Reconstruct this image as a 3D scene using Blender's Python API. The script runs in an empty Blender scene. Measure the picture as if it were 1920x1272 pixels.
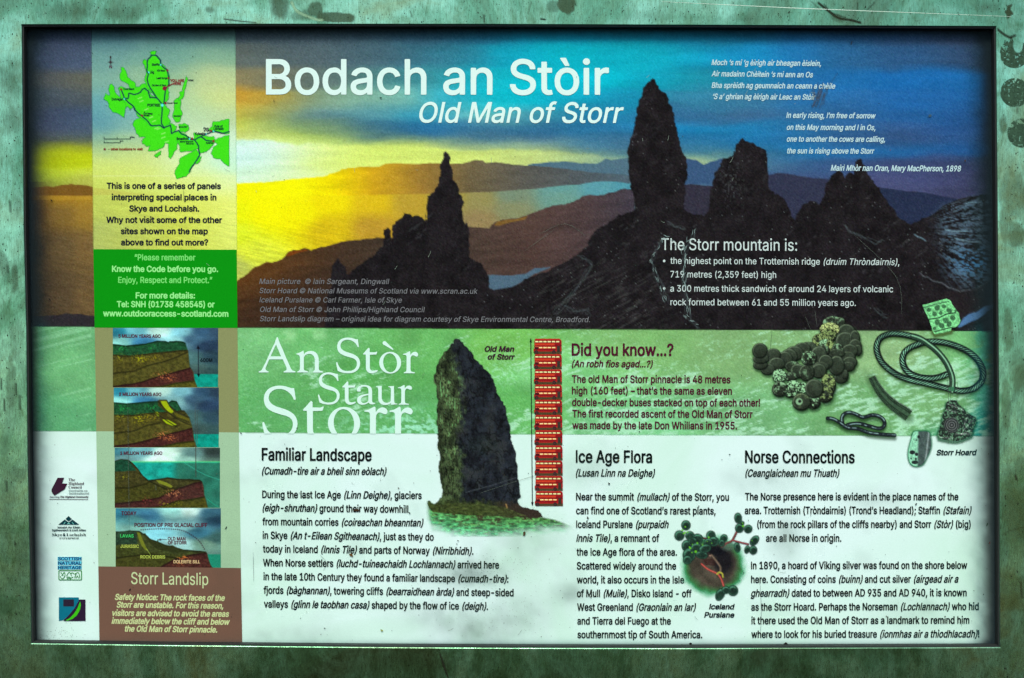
import bpy, math, random
import numpy as np
from mathutils import Vector, Matrix
from mathutils.geometry import delaunay_2d_cdt

scene = bpy.context.scene
COL = scene.collection
RNG = np.random.RandomState(7)
random.seed(7)

# ------------------------------------------------------------------ camera, sky, sun
S = 0.00066            # metres per photograph pixel on the front face of the frame
D = 1.80               # camera distance from the front face
RECESS = 0.015         # how far the printed panel sits behind the front face
TILT = math.radians(6.8)   # the board leans back like most lectern-style boards
HEIGHT = 1.25
cam = bpy.data.cameras.new("camera")
cam.sensor_width = 36.0
cam.lens = 36.0 * D / (1920 * S)
cam.clip_end = 4000
cam_ob = bpy.data.objects.new("camera", cam)
COL.objects.link(cam_ob)
# board local frame: x right, y into the board, z up; the lens looks square on to the leaning face
ROT = Matrix.Rotation(-TILT, 4, 'X')
BOARD = Matrix.Translation((0, 0, HEIGHT)) @ ROT
cam_ob.matrix_world = BOARD @ Matrix.Translation((0, -D, 0)) @ Matrix.Rotation(math.pi / 2, 4, 'X')
scene.camera = cam_ob

world = bpy.data.worlds.new("World")
scene.world = world
world.use_nodes = True
wn = world.node_tree
sky = wn.nodes.new("ShaderNodeTexSky")
sky.sky_type = 'NISHITA'
sky.sun_disc = False
SUN_EL, SUN_AZ = math.radians(58), math.radians(188)
sky.sun_elevation = SUN_EL
sky.sun_rotation = SUN_AZ
sky.air_density = 1.0
sky.dust_density = 3.0
wn.links.new(sky.outputs[0], wn.nodes["Background"].inputs[0])
wn.nodes["Background"].inputs[1].default_value = 0.10
sun = bpy.data.lights.new("sun", 'SUN')
sun.energy = 1.2
sun.angle = math.radians(14)
sun.color = (1.0, 0.95, 0.87)
sun_ob = bpy.data.objects.new("sun", sun)
COL.objects.link(sun_ob)
sd = Vector((math.sin(SUN_AZ) * math.cos(SUN_EL), math.cos(SUN_AZ) * math.cos(SUN_EL), math.sin(SUN_EL)))
sun_ob.rotation_euler = sd.to_track_quat('Z', 'Y').to_euler()
scene.view_settings.view_transform = 'Standard'
scene.view_settings.look = 'None'
scene.view_settings.exposure = 0.8
scene.view_settings.gamma = 1.0
GAIN = np.array([1.07, 1.02, 1.04])     # light arriving on the panel, per channel

# ------------------------------------------------------------------ helpers
def srgb(c):
    c = np.asarray(c, float)
    return np.where(c <= 0.04045, c / 12.92, ((c + 0.055) / 1.055) ** 2.4)

def ink(c):
    """display colour 0..255 -> base colour"""
    return np.clip(srgb(np.asarray(c, float) / 255.0) / GAIN, 0, 0.93)

def local(px, py, depth=RECESS):
    """a place on the board given in photograph pixels -> board coordinates"""
    k = S * (D + depth) / D
    return (px - 960.0) * k, depth, (636.0 - py) * k

def link(name, me, mat=None, parent=None, label=None, kind=None):
    if mat is not None and len(me.materials) == 0:
        me.materials.append(mat)
    o = bpy.data.objects.new(name, me)
    COL.objects.link(o)
    if parent is not None:
        o.parent = parent
    if label: o["label"] = label
    if kind: o["kind"] = kind
    return o

def mesh_np(name, V, F, colors=None):
    """V (n,3); F (m,3|4)"""
    V = np.asarray(V, np.float32); F = np.asarray(F, np.int32)
    me = bpy.data.meshes.new(name)
    n, m, k = len(V), len(F), F.shape[1]
    me.vertices.add(n); me.vertices.foreach_set("co", V.ravel())
    me.loops.add(m * k); me.loops.foreach_set("vertex_index", F.ravel())
    me.polygons.add(m); me.polygons.foreach_set("loop_start", np.arange(m, dtype=np.int32) * k)
    me.update(calc_edges=True)
    if colors is not None:
        at = me.color_attributes.new("Col", 'FLOAT_COLOR', 'POINT')
        at.data.foreach_set("color", np.asarray(colors, np.float32).ravel())
    return me

# ------------------------------------------------------------------ materials
def new_mat(name):
    m = bpy.data.materials.new(name); m.use_nodes = True
    return m, m.node_tree, m.node_tree.nodes["Principled BSDF"]

def print_mat(name, alpha=False, rough=0.55, spec=0.04, grain=0.10, gscale=900.0):
    """printed ink: colour comes with the artwork, fine dot grain from noise"""
    m, t, b = new_mat(name)
    at = t.nodes.new("ShaderNodeAttribute"); at.attribute_name = "Col"
    tc = t.nodes.new("ShaderNodeTexCoord")
    nz = t.nodes.new("ShaderNodeTexNoise"); nz.inputs["Scale"].default_value = gscale; nz.inputs["Detail"].default_value = 1
    t.links.new(tc.outputs["Object"], nz.inputs["Vector"])
    mr = t.nodes.new("ShaderNodeMapRange")
    mr.inputs[3].default_value = 1 - grain * 2; mr.inputs[4].default_value = 1 + grain * 2
    t.links.new(nz.outputs["Fac"], mr.inputs[0])
    mx = t.nodes.new("ShaderNodeVectorMath"); mx.operation = 'SCALE'
    t.links.new(at.outputs["Color"], mx.inputs[0]); t.links.new(mr.outputs[0], mx.inputs["Scale"])
    t.links.new(mx.outputs[0], b.inputs["Base Color"])
    b.inputs["Roughness"].default_value = rough
    b.inputs["Specular IOR Level"].default_value = spec
    if alpha:
        t.links.new(at.outputs["Alpha"], b.inputs["Alpha"])
    return m

M_PRINT = print_mat("printed_picture")
M_PRINT_A = print_mat("printed_picture_soft_edge", alpha=True)
M_INK = print_mat("lettering_ink", grain=0.05)
M_DIRT_SHADE = print_mat("dirt_and_shade_film", alpha=True, rough=0.9, spec=0.03, grain=0.2)  # dirt marks, and the shade painted round the panel edge

# ------------------------------------------------------------------ noise and canvas
def vnoise(x, y, seed):
    xi = np.floor(x).astype(np.int64); yi = np.floor(y).astype(np.int64)
    fx = x - xi; fy = y - yi
    fx = fx * fx * (3 - 2 * fx); fy = fy * fy * (3 - 2 * fy)
    def h(a, b):
        v = (a * 374761393 + b * 668265263 + seed * 974634777) & 0xFFFFFFFF
        v = ((v ^ (v >> 13)) * 1274126177) & 0xFFFFFFFF
        return ((v ^ (v >> 16)) & 0xFFFF) / 65535.0
    a = h(xi, yi); b = h(xi + 1, yi); c = h(xi, yi + 1); d = h(xi + 1, yi + 1)
    return (a * (1 - fx) + b * fx) * (1 - fy) + (c * (1 - fx) + d * fx) * fy

def fbm(x, y, seed=1, octv=4, lac=2.03, gain=0.5):
    s = 0; a = 1; t = 0
    for i in range(octv):
        s = s + a * vnoise(x, y, seed + 17 * i); t += a; a *= gain; x = x * lac + 3.1; y = y * lac + 7.7
    return s / t

def rotc(X, Y, deg, sx, sy):
    c, s = math.cos(math.radians(deg)), math.sin(math.radians(deg))
    return (X * c + Y * s) / sx, (-X * s + Y * c) / sy

def smooth(a, b, v):
    t = np.clip((v - a) / (b - a), 0, 1)
    return t * t * (3 - 2 * t)

def rugged(pts, amp, levels=3, closed=False, seed=3):
    r = np.random.RandomState(seed)
    P = [np.array(p, float) for p in pts]
    if closed: P = P + [P[0]]
    for l in range(levels):
        Q = []
        for a, b in zip(P[:-1], P[1:]):
            L = np.hypot(*(b - a))
            n = np.array([-(b - a)[1], (b - a)[0]]) / (L + 1e-9)
            Q += [a, (a + b) / 2 + n * r.uniform(-1, 1) * min(amp, L * 0.22)]
        Q.append(P[-1]); P = Q; amp *= 0.6
    return np.array(P[:-1] if closed else P)

def curve(pts, n=6, closed=False):
    """Catmull-Rom through pts"""
    P = np.array(pts, float); out = []
    m = len(P)
    for i in range(m if closed else m - 1):
        p0 = P[(i - 1) % m] if closed or i > 0 else P[0]
        p1 = P[i]; p2 = P[(i + 1) % m]
        p3 = P[(i + 2) % m] if closed or i + 2 < m else P[-1]
        for j in range(n):
            t = j / n
            out.append(0.5 * (2 * p1 + (p2 - p0) * t + (2 * p0 - 5 * p1 + 4 * p2 - p3) * t * t + (3 * p1 - p0 - 3 * p2 + p3) * t ** 3))
    if not closed: out.append(P[-1])
    return np.array(out)

class Canvas:
    def __init__(s, x0, y0, x1, y1, step, color=None):
        s.nx = int(round((x1 - x0) / step)) + 1; s.ny = int(round((y1 - y0) / step)) + 1
        s.xs = np.linspace(x0, x1, s.nx); s.ys = np.linspace(y0, y1, s.ny); s.st = step
        s.X, s.Y = np.meshgrid(s.xs, s.ys)
        s.rgb = np.zeros((s.ny, s.nx, 3)); s.a = np.zeros((s.ny, s.nx))
        if color is not None:
            s.rgb[:] = color; s.a[:] = 1
    def mask(s, pts, soft=None):
        P = np.asarray(pts, float)
        m = np.zeros((s.ny, s.nx))
        i0 = max(0, np.searchsorted(s.xs, P[:, 0].min() - s.st) - 1); i1 = min(s.nx, np.searchsorted(s.xs, P[:, 0].max() + s.st) + 1)
        j0 = max(0, np.searchsorted(s.ys, P[:, 1].min() - s.st) - 1); j1 = min(s.ny, np.searchsorted(s.ys, P[:, 1].max() + s.st) + 1)
        if i1 <= i0 or j1 <= j0: return m
        Q = np.roll(P, -1, 0)
        q = s.st / 4
        for dy in (-1.5 * q, -.5 * q, .5 * q, 1.5 * q):
            for j in range(j0, j1):
                y = s.ys[j] + dy
                c = (P[:, 1] <= y) != (Q[:, 1] <= y)
                if not c.any(): continue
                xs = np.sort(P[c, 0] + (y - P[c, 1]) / (Q[c, 1] - P[c, 1]) * (Q[c, 0] - P[c, 0]))
                xc = s.xs[i0:i1]; h = s.st / 2
                for a, b in zip(xs[::2], xs[1::2]):
                    m[j, i0:i1] += 0.25 * np.clip((np.minimum(b, xc + h) - np.maximum(a, xc - h)) / s.st, 0, 1)
        return np.clip(m, 0, 1)
    def dist(s, pts):
        """distance, path length and signed side to a polyline"""
        P = np.asarray(pts, float)
        best = np.full(s.X.shape, 1e9); arc = np.zeros_like(best); side = np.zeros_like(best); L0 = 0
        for a, b in zip(P[:-1], P[1:]):
            d = b - a; L = np.hypot(*d)
            if L < 1e-6: continue
            t = ((s.X - a[0]) * d[0] + (s.Y - a[1]) * d[1]) / (L * L); t = np.clip(t, 0, 1)
            ex = s.X - a[0] - t * d[0]; ey = s.Y - a[1] - t * d[1]
            dd = ex * ex + ey * ey
            k = dd < best
            best[k] = dd[k]; arc[k] = L0 + (t * L)[k]; side[k] = ((d[0] * ey - d[1] * ex) / L)[k]
            L0 += L
        return np.sqrt(best), arc, side
    def put(s, m, color, opacity=1.0):
        m = np.clip(m * opacity, 0, 1)
        color = np.asarray(color, float)
        if color.ndim == 1: color = color[None, None, :]
        na = m + s.a * (1 - m)
        w = np.where(m > 0, m / np.maximum(na, 1e-6), 0.0)
        s.rgb[:] = s.rgb * (1 - w[..., None]) + color * w[..., None]
        s.a[:] = na
    def fill(s, pts, color, opacity=1.0): s.put(s.mask(pts), color, opacity)
    def stroke(s, pts, w, color, opacity=1.0):
        P = np.asarray(pts, float)
        i0 = max(0, np.searchsorted(s.xs, P[:, 0].min() - w - 3)); i1 = np.searchsorted(s.xs, P[:, 0].max() + w + 3)
        j0 = max(0, np.searchsorted(s.ys, P[:, 1].min() - w - 3)); j1 = np.searchsorted(s.ys, P[:, 1].max() + w + 3)
        if i1 - i0 < 1 or j1 - j0 < 1: return
        sub = object.__new__(Canvas); sub.X = s.X[j0:j1, i0:i1]; sub.Y = s.Y[j0:j1, i0:i1]
        d, _, _ = sub.dist(P)
        m = np.zeros((s.ny, s.nx)); m[j0:j1, i0:i1] = np.clip((w / 2 - d) / s.st + .5, 0, 1) * min(1, w / s.st)
        s.put(m, color, opacity)
    def ell(s, cx, cy, rx, ry, rot=0, soft=None):
        c, n = math.cos(math.radians(rot)), math.sin(math.radians(rot))
        u = ((s.X - cx) * c + (s.Y - cy) * n) / rx; v = (-(s.X - cx) * n + (s.Y - cy) * c) / ry
        r = np.sqrt(u * u + v * v)
        e = (s.st / min(rx, ry)) if soft is None else soft
        return np.clip((1 - r) / e + .5, 0, 1), u, v
    def grain(s, amt, seed=0):
        r = np.random.RandomState(seed)
        s.rgb += r.normal(0, 1, s.a.shape)[..., None] * amt + r.normal(0, 1, s.rgb.shape) * amt * 0.35
    def object(s, name, parent, layer, mat=None, label=None, fn=None):
        x, _, z = local(s.X, s.Y)
        V = np.stack([x, np.full_like(x, RECESS - LAYER * layer), z], -1).reshape(-1, 3)
        idx = np.arange(s.nx * s.ny).reshape(s.ny, s.nx)
        F = np.stack([idx[:-1, :-1], idx[1:, :-1], idx[1:, 1:], idx[:-1, 1:]], -1).reshape(-1, 4)
        al = s.a.ravel(); F = F[al[F].max(1) > 0.01]
        used = np.zeros(len(V), bool); used[F.ravel()] = True
        re = np.cumsum(used) - 1
        lin = ink(np.clip(s.rgb, 0, 255))
        C = np.concatenate([lin.reshape(-1, 3), al[:, None]], 1)
        me = mesh_np(name, V[used], re[F], C[used])
        full = s.a[idx.reshape(s.ny, s.nx) >= 0].min() > 0.999
        return link(name, me, mat or (M_PRINT if full else M_PRINT_A), parent, label)

LAYER = 0.00012

# ------------------------------------------------------------------ lettering
# letter outlines: character number -> [advance, outline, ...]; an outline is a list of x, y steps
GLY = {}
GLY['C'] = {
33:[39,[16,-5,4,-1,6,2,4,4,2,5,1,7,-1,6,-4,5,-5,3,-5,0,-5,-2,-4,-4,-3,-5,0,-6,2,-7,4,-4],[11,36,2,0,13,0,4,3,1,89,-1,2,-4,2,-14,0,-2,-2,-2,-2,1,-88]],
38:[90,[32,-6,8,0,8,1,9,3,7,5,2,-1,4,-5,2,-1,16,0,2,0,2,4,0,2,-14,20,4,9,2,9,2,11,0,7,-4,2,-12,0,-3,0,-1,-3,-2,-12,-1,1,-13,20,10,9,6,9,2,10,1,10,-3,12,-6,8,-7,6,-10,2,-10,0,-9,-4,-6,-5,-4,-9,-3,-10,0,-12,4,-11,6,-11,-8,-9,-5,-7,-4,-8,-2,-9,0,-7,2,-8,2,-6,3,-6,5,-6,6,-4,4,-4],[34,16,-4,2,-3,4,-3,5,0,5,2,9,7,9,1,0,18,-28,-9,-6,-5,0],[37,86,-5,8,0,10,2,3,4,3,4,0,2,0,3,-4,1,-8,-4,-7,-6,-6]],
40:[54,[33,-28,3,0,12,0,2,1,2,3,-8,24,-5,18,-3,14,-1,16,1,20,2,20,6,24,8,22,-1,4,-3,1,-14,0,-3,-3,-5,-14,-6,-17,-6,-35,0,-28,2,-24,8,-24,5,-16]],
41:[54,[5,-28,3,0,12,0,3,2,7,14,4,16,4,18,2,16,2,13,-2,15,-4,30,-4,16,-4,16,-5,10,-3,1,-14,0,-2,-1,-1,-3,7,-21,5,-19,3,-21,2,-19,0,-14,-2,-16,-6,-23,-9,-24,0,-3]],
44:[38,[5,-34,3,0,10,0,2,1,1,2,11,49,-1,2,-2,2,-17,0,-2,-2,-1,-1,-6,-49]],
45:[90,[20,43,3,-1,46,1,2,1,1,3,0,16,-4,3,-46,0,-3,-2,-1,-4,0,-13]],
46:[38,[15,-5,5,-1,5,2,5,4,2,5,0,7,-1,6,-3,5,-6,3,-4,0,-6,-2,-4,-4,-2,-5,0,-6,1,-7,4,-4]],
47:[50,[0,-23,3,-1,13,0,2,4,34,152,-2,4,-2,2,-12,0,-3,-2,-1,-2,-34,-152,0,-2]],
48:[90,[38,-6,10,0,9,2,7,4,6,6,6,8,4,10,3,12,2,14,1,18,-2,16,-2,13,-4,13,-6,10,-6,6,-9,6,-9,2,-8,-1,-9,-3,-7,-4,-5,-6,-5,-9,-4,-7,-2,-12,-2,-14,-1,-14,1,-20,2,-13,4,-11,5,-10,7,-8,7,-5],[44,17,-3,1,-5,3,-2,5,-3,5,-3,15,-2,21,2,17,4,16,3,4,3,4,4,2,4,0,4,0,4,-3,2,-3,4,-7,4,-16,0,-21,-2,-19,-4,-14,-3,-5,-3,-3,-4,-1]],
49:[90,[13,-4,3,0,62,0,2,0,2,2,0,16,0,2,-3,2,-19,0,0,1,0,109,-2,2,-2,2,-18,0,-24,-22,-1,-2,0,-19,1,-3,2,-1,4,1,18,16,0,-83,-2,-1,-20,0,-3,0,-2,-4,0,-14]],
50:[90,[10,-4,3,0,65,0,2,0,2,2,0,17,-2,3,-2,0,-39,1,22,29,9,13,7,13,3,11,0,7,0,9,-4,13,-4,6,-4,4,-6,5,-6,3,-6,1,-7,1,-7,-2,-7,-2,-5,-4,-5,-4,-5,-7,-3,-7,-2,-9,-1,-9,2,-2,2,-2,14,0,2,0,2,3,0,9,3,6,5,4,5,2,6,0,6,-4,3,-6,2,-8,-2,-8,-5,-10,-45,-60,0,-14]],
51:[90,[36,-6,8,0,7,0,7,2,6,3,6,5,4,4,4,6,3,8,2,9,0,9,-1,8,-4,9,-4,7,-6,6,-7,4,-8,3,25,37,1,14,-3,4,-62,0,-3,-1,-1,-3,0,-16,2,-4,37,0,-21,-31,-1,-16,3,-3,12,0,6,-2,4,-2,5,-3,3,-6,1,-7,0,-7,-3,-7,-2,-3,-5,-3,-5,-1,-6,1,-6,2,-4,3,-2,5,-2,6,-2,3,-16,1,-2,-2,-2,-2,2,-14,7,-12,5,-4,4,-4,6,-4]],
52:[90,[54,-4,2,0,12,0,4,1,1,3,0,21,11,1,2,2,1,2,-1,16,-2,3,-10,0,-1,1,0,34,-3,4,-14,0,-4,-3,0,-35,-22,-1,-1,1,37,79,0,4,-3,3,-14,0,-3,-2,-42,-90,0,-15,2,-3,46,0,0,-22]],
53:[90,[36,-6,8,0,6,0,7,2,7,4,10,10,4,7,2,7,2,13,0,15,-4,12,-6,10,-8,8,-10,4,-10,2,-6,-1,-5,-2,-1,1,2,22,39,0,3,2,2,2,0,15,-1,3,-3,2,-54,0,-4,-1,-1,-3,-6,-64,1,-3,2,-2,14,-2,11,7,6,0,5,0,5,-3,3,-4,3,-5,1,-6,1,-10,-3,-9,-5,-7,-6,-3,-7,1,-6,3,-4,6,-2,7,-2,3,-14,0,-2,-1,-2,-2,0,-4,1,-8,3,-8,4,-6,4,-4,6,-5]],
54:[90,[38,-6,7,0,7,0,8,3,5,3,5,5,5,7,4,8,2,7,1,10,0,11,-2,10,-5,9,-6,7,-7,5,-7,3,-9,2,22,42,0,4,-3,2,-15,0,-4,-2,-28,-53,-5,-13,-3,-10,-2,-10,0,-10,2,-10,4,-10,4,-7,6,-5,6,-4],[42,17,-5,3,-5,6,-2,8,0,10,2,7,3,6,5,4,6,1,6,-2,6,-6,2,-8,1,-10,-3,-9,-4,-6,-5,-4]],
55:[90,[17,-4,3,0,14,0,4,2,44,113,0,17,0,2,-2,2,-68,0,-2,-1,-2,-2,0,-17,1,-2,2,-1,45,-1,2,0,-43,-107,0,-3]],
56:[90,[37,-6,9,0,10,1,7,3,7,4,6,5,4,7,4,10,0,7,0,10,-2,10,-6,9,-6,7,6,7,4,12,0,12,-2,12,-4,8,-8,8,-8,5,-10,3,-8,-1,-7,-1,-7,-4,-4,-4,-6,-6,-3,-6,-2,-6,-1,-8,0,-8,2,-9,4,-7,5,-7,-8,-9,-5,-11,-2,-13,2,-12,4,-10,6,-8,8,-6],[43,17,-7,2,-5,5,-3,6,0,8,2,8,4,5,6,3,8,0,8,-3,4,-5,2,-6,0,-9,-2,-7,-4,-4,-6,-2],[44,77,-5,1,-5,4,-2,6,-1,8,1,6,4,5,4,3,6,0,7,-2,3,-4,2,-4,2,-8,-2,-6,-4,-5,-4,-3]],
57:[90,[24,-4,2,0,14,0,4,2,28,52,6,13,3,11,1,10,0,10,-2,10,-4,8,-4,8,-6,6,-6,4,-8,2,-7,2,-7,-2,-8,-2,-5,-4,-5,-4,-5,-6,-3,-7,-2,-9,-2,-10,1,-11,2,-10,5,-9,6,-8,6,-4,7,-3,10,-1,-23,-42,0,-4],[42,66,-6,3,-4,6,-2,7,0,10,2,8,4,6,4,4,6,0,6,-2,6,-6,2,-8,1,-10,-3,-9,-4,-6,-6,-3]],
58:[38,[15,-5,5,-1,5,2,5,4,2,5,0,7,-1,6,-3,5,-6,3,-4,0,-6,-2,-4,-4,-2,-5,0,-6,1,-7,4,-4],[15,64,5,-1,6,2,4,5,2,5,0,7,-2,6,-2,4,-6,2,-4,1,-6,-2,-4,-4,-2,-5,0,-6,1,-6,4,-6]],
59:[38,[5,-34,3,0,10,0,2,1,1,2,11,49,-1,2,-2,2,-17,0,-2,-2,-1,-1,-6,-49],[16,64,6,0,6,1,4,5,2,5,0,7,-2,6,-3,4,-5,2,-5,1,-5,-2,-4,-4,-2,-5,-1,-6,1,-6,4,-6]],
63:[72,[28,-5,6,-1,5,2,4,4,3,6,0,6,-2,7,-4,5,-4,2,-6,0,-4,-2,-4,-4,-2,-6,0,-6,1,-6,3,-4],[24,34,15,0,3,1,2,13,2,5,2,3,10,9,4,5,4,8,2,7,1,17,-2,8,-3,6,-4,6,-4,5,-7,3,-6,2,-7,2,-7,-1,-6,-2,-7,-3,-4,-4,-5,-6,-3,-6,-2,-8,-1,-10,1,-2,4,-2,13,0,3,2,1,2,2,10,3,4,4,2,4,1,4,-1,4,-3,3,-5,1,-8,-2,-8,-4,-6,-13,-11,-5,-9,-2,-8,0,-16]],
65:[96,[1,-4,3,0,13,0,3,2,10,32,2,1,32,0,2,-1,10,-33,2,-1,16,0,2,1,1,1,0,3,-37,127,-3,4,-17,0,-3,-2,-1,-1,-37,-128,0,-3],[37,55,10,37,1,0,10,-37,-1,-1,-19,0]],
66:[91,[10,-4,2,0,38,0,14,2,7,2,6,5,5,5,2,6,3,8,1,7,-2,15,-4,12,-4,4,-4,4,0,2,5,6,3,7,2,11,0,10,-4,9,-4,8,-6,6,-6,4,-13,3,-39,0,-2,-1,-2,-2,0,-129],[30,19,0,33,24,1,4,-2,4,-3,4,-7,0,-7,0,-6,-4,-6,-4,-2,-4,-1],[30,76,0,32,1,0,20,0,5,-1,2,-2,4,-5,0,-8,-1,-7,-3,-5,-4,-2,-4,-2]],
67:[102,[46,-6,10,0,8,1,9,3,7,6,8,7,5,9,4,10,2,10,-1,3,-2,1,-14,0,-2,0,-2,-2,-4,-11,-4,-7,-7,-4,-9,-2,-7,0,-7,4,-6,6,-4,8,-2,8,-2,10,0,23,2,10,4,7,4,6,4,6,10,3,6,1,4,-2,7,-3,5,-5,4,-6,2,-8,2,-3,2,-1,14,0,2,2,1,2,-1,8,-3,10,-3,7,-6,7,-6,6,-7,4,-7,4,-8,1,-8,0,-10,-2,-10,-4,-8,-7,-7,-9,-5,-11,-4,-13,-2,-13,0,-16,1,-14,3,-13,5,-11,7,-10,7,-7,9,-5]],
68:[100,[10,-4,2,0,35,0,9,0,8,3,8,5,6,5,8,9,4,10,4,13,2,18,0,16,-2,17,-5,12,-6,10,-9,8,-10,6,-8,2,-12,2,-32,0,-2,-1,-2,-2,0,-129],[30,19,0,89,1,0,13,0,10,-1,6,-3,5,-4,5,-6,2,-8,2,-8,2,-13,-1,-11,-2,-10,-3,-8,-3,-6,-3,-4,-5,-4,-11,-3]],
69:[84,[10,-4,2,0,62,0,3,0,2,2,1,2,0,15,-3,3,-47,1,0,33,42,1,2,1,2,4,0,14,-2,4,-44,0,0,32,1,0,45,1,2,1,1,4,0,14,-1,2,-2,1,-64,1,-2,-1,-2,-2,0,-129]],
70:[82,[10,-4,2,0,14,0,2,1,1,1,1,52,1,1,39,0,2,1,2,2,0,16,-2,2,-1,2,-40,0,-1,0,0,34,1,0,45,1,2,2,0,3,0,14,0,2,-2,1,-64,1,-2,-1,-2,-2,0,-129]],
71:[104,[46,-6,11,0,9,2,8,3,8,5,7,8,5,9,4,10,2,11,0,22,-2,4,-2,0,-40,0,-2,-1,-2,-3,0,-14,1,-3,3,-1,21,0,1,-2,-2,-10,-4,-7,-5,-5,-5,-3,-6,-1,-6,0,-6,2,-5,4,-5,4,-4,6,-2,10,-2,8,-1,12,3,20,2,8,4,7,6,5,4,4,6,1,6,1,4,-2,6,-2,4,-6,4,-6,4,-10,2,0,16,-2,2,2,1,2,-1,8,-3,10,-5,8,-4,6,-7,6,-7,5,-8,3,-7,1,-10,0,-9,-2,-8,-5,-8,-6,-7,-9,-5,-11,-4,-13,-2,-13,0,-16,1,-14,3,-13,5,-11,7,-10,7,-7,9,-5]],
72:[104,[10,-4,2,0,14,0,2,1,1,1,1,54,1,2,43,0,0,-2,0,-54,2,-2,2,0,14,0,3,2,1,2,0,128,-1,2,-1,1,-16,1,-2,-1,-2,-2,0,-51,-2,-2,-41,0,-1,2,-1,51,-2,2,-3,1,-12,0,-4,-2,0,-4,0,-126]],
74:[80,[30,-6,6,0,8,0,10,4,5,4,5,6,6,12,1,7,1,9,0,91,-2,3,-2,2,-14,0,-2,-2,-2,-2,0,-94,-2,-7,-2,-5,-3,-4,-4,-1,-5,1,-5,2,-3,4,-1,3,-1,17,-2,3,-16,1,-2,-1,-2,-3,0,-17,5,-15,5,-6,4,-6,7,-4]],
75:[94,[10,-4,2,0,14,0,2,2,2,2,0,40,8,12,2,0,31,-54,3,-2,16,0,2,0,2,2,0,2,0,2,-40,70,40,53,0,4,-2,2,-2,1,-16,0,-4,-2,-40,-54,-1,53,-2,2,-3,1,-12,0,-4,-2,0,-4,0,-126]],
76:[78,[10,-4,2,0,60,0,4,1,0,3,0,15,0,3,-2,0,-44,1,0,109,-2,2,-2,2,-15,0,-3,-2,0,-2,0,-128]],
77:[126,[10,-4,2,0,12,0,3,0,1,2,1,72,1,2,24,-74,0,-2,3,0,11,0,3,0,1,2,24,74,0,-2,0,-72,2,-2,3,0,13,0,3,1,1,3,0,129,-2,2,-22,1,-2,-2,-1,-1,-27,-91,-30,92,-2,2,-20,0,-4,-2,0,-4,0,-126]],
78:[104,[10,-4,2,0,14,0,2,1,2,1,0,86,44,-86,2,-2,2,0,16,0,2,2,1,2,0,128,-1,2,-2,1,-14,1,-3,-2,-1,-1,0,-83,-2,-2,-44,86,-3,2,-15,0,-4,-2,0,-4,0,-126]],
79:[106,[46,-6,11,0,10,2,10,5,7,6,7,9,6,11,3,13,2,14,1,14,-1,16,-4,12,-6,14,-7,10,-8,6,-10,6,-10,2,-10,-1,-10,-3,-7,-4,-8,-6,-7,-9,-5,-11,-4,-13,-2,-13,0,-16,1,-14,3,-13,6,-11,6,-10,7,-7,9,-5],[50,18,-6,2,-5,4,-5,4,-4,6,-2,7,-2,9,0,21,2,16,4,7,2,6,6,4,4,4,6,1,6,1,6,-2,5,-4,5,-4,4,-6,2,-8,2,-9,2,-10,0,-11,-2,-10,-2,-8,-4,-7,-4,-5,-4,-4,-6,-3,-4,-1]],
80:[89,[10,-4,2,0,14,0,2,1,1,1,1,44,24,0,10,4,7,4,5,4,4,6,2,5,3,10,1,9,0,11,-2,10,-4,9,-4,6,-6,5,-8,4,-12,3,-38,0,-2,-1,-2,-2,0,-129],[30,66,0,42,1,0,17,0,6,0,3,-2,5,-6,2,-8,0,-12,-4,-8,-4,-4,-5,-2]],
81:[106,[78,-16,2,0,14,0,3,1,1,2,0,3,-12,20,6,7,8,17,3,20,0,14,-3,20,-3,12,-5,10,-5,8,-7,6,-10,6,-7,2,-10,2,-10,-2,-10,-4,-9,-6,-8,-10,-6,-12,-4,-13,-2,-14,0,-19,2,-14,4,-12,4,-8,6,-10,7,-7,10,-6,10,-3,11,0,12,3],[50,18,-6,2,-4,3,-4,4,-4,6,-4,7,-2,10,0,18,2,16,2,8,4,6,4,6,5,3,5,2,6,1,6,-2,6,-2,6,-6,4,-6,2,-7,2,-9,2,-18,-3,-17,-5,-12,-1,0,-7,11,-2,2,-14,0,-4,-2,-2,-2,1,-2,12,-20]],
82:[90,[10,-4,2,0,14,0,2,1,1,1,1,46,1,1,15,0,1,-1,19,-46,2,-2,3,0,15,0,2,0,2,2,0,4,-22,48,10,9,6,11,2,15,0,15,-4,10,-4,8,-6,6,-8,4,-8,3,-9,1,-35,0,-2,-1,-2,-2,0,-129],[30,68,0,40,1,0,19,0,4,0,4,-2,4,-6,2,-8,0,-11,-3,-7,-4,-4,-5,-2]],
83:[90,[36,-6,9,0,9,0,8,2,8,4,5,6,5,6,4,8,2,9,0,10,-2,9,-3,8,-5,5,-6,5,-6,4,-29,12,-5,4,-2,3,0,7,0,4,3,4,5,4,8,2,8,-1,6,-3,4,-6,2,-7,2,-3,14,0,2,0,2,3,0,7,-2,8,-2,6,-5,6,-5,6,-6,3,-6,3,-8,1,-8,1,-7,-2,-7,-2,-8,-4,-4,-6,-5,-6,-3,-8,-2,-7,0,-10,2,-9,2,-6,6,-6,5,-5,8,-5,21,-8,8,-3,4,-4,2,-4,0,-9,-3,-6,-6,-5,-9,-2,-8,1,-7,4,-4,4,-2,10,-3,2,-14,0,-4,-2,-1,-3,2,-10,3,-7,4,-7,4,-5,6,-4,6,-4]],
84:[90,[36,-4,3,0,13,0,2,0,2,2,0,110,2,0,26,0,2,2,2,2,0,16,-1,2,-2,2,-79,0,-2,-1,-2,-2,0,-17,2,-3,2,-1,26,0,2,0,0,-108]],
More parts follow.
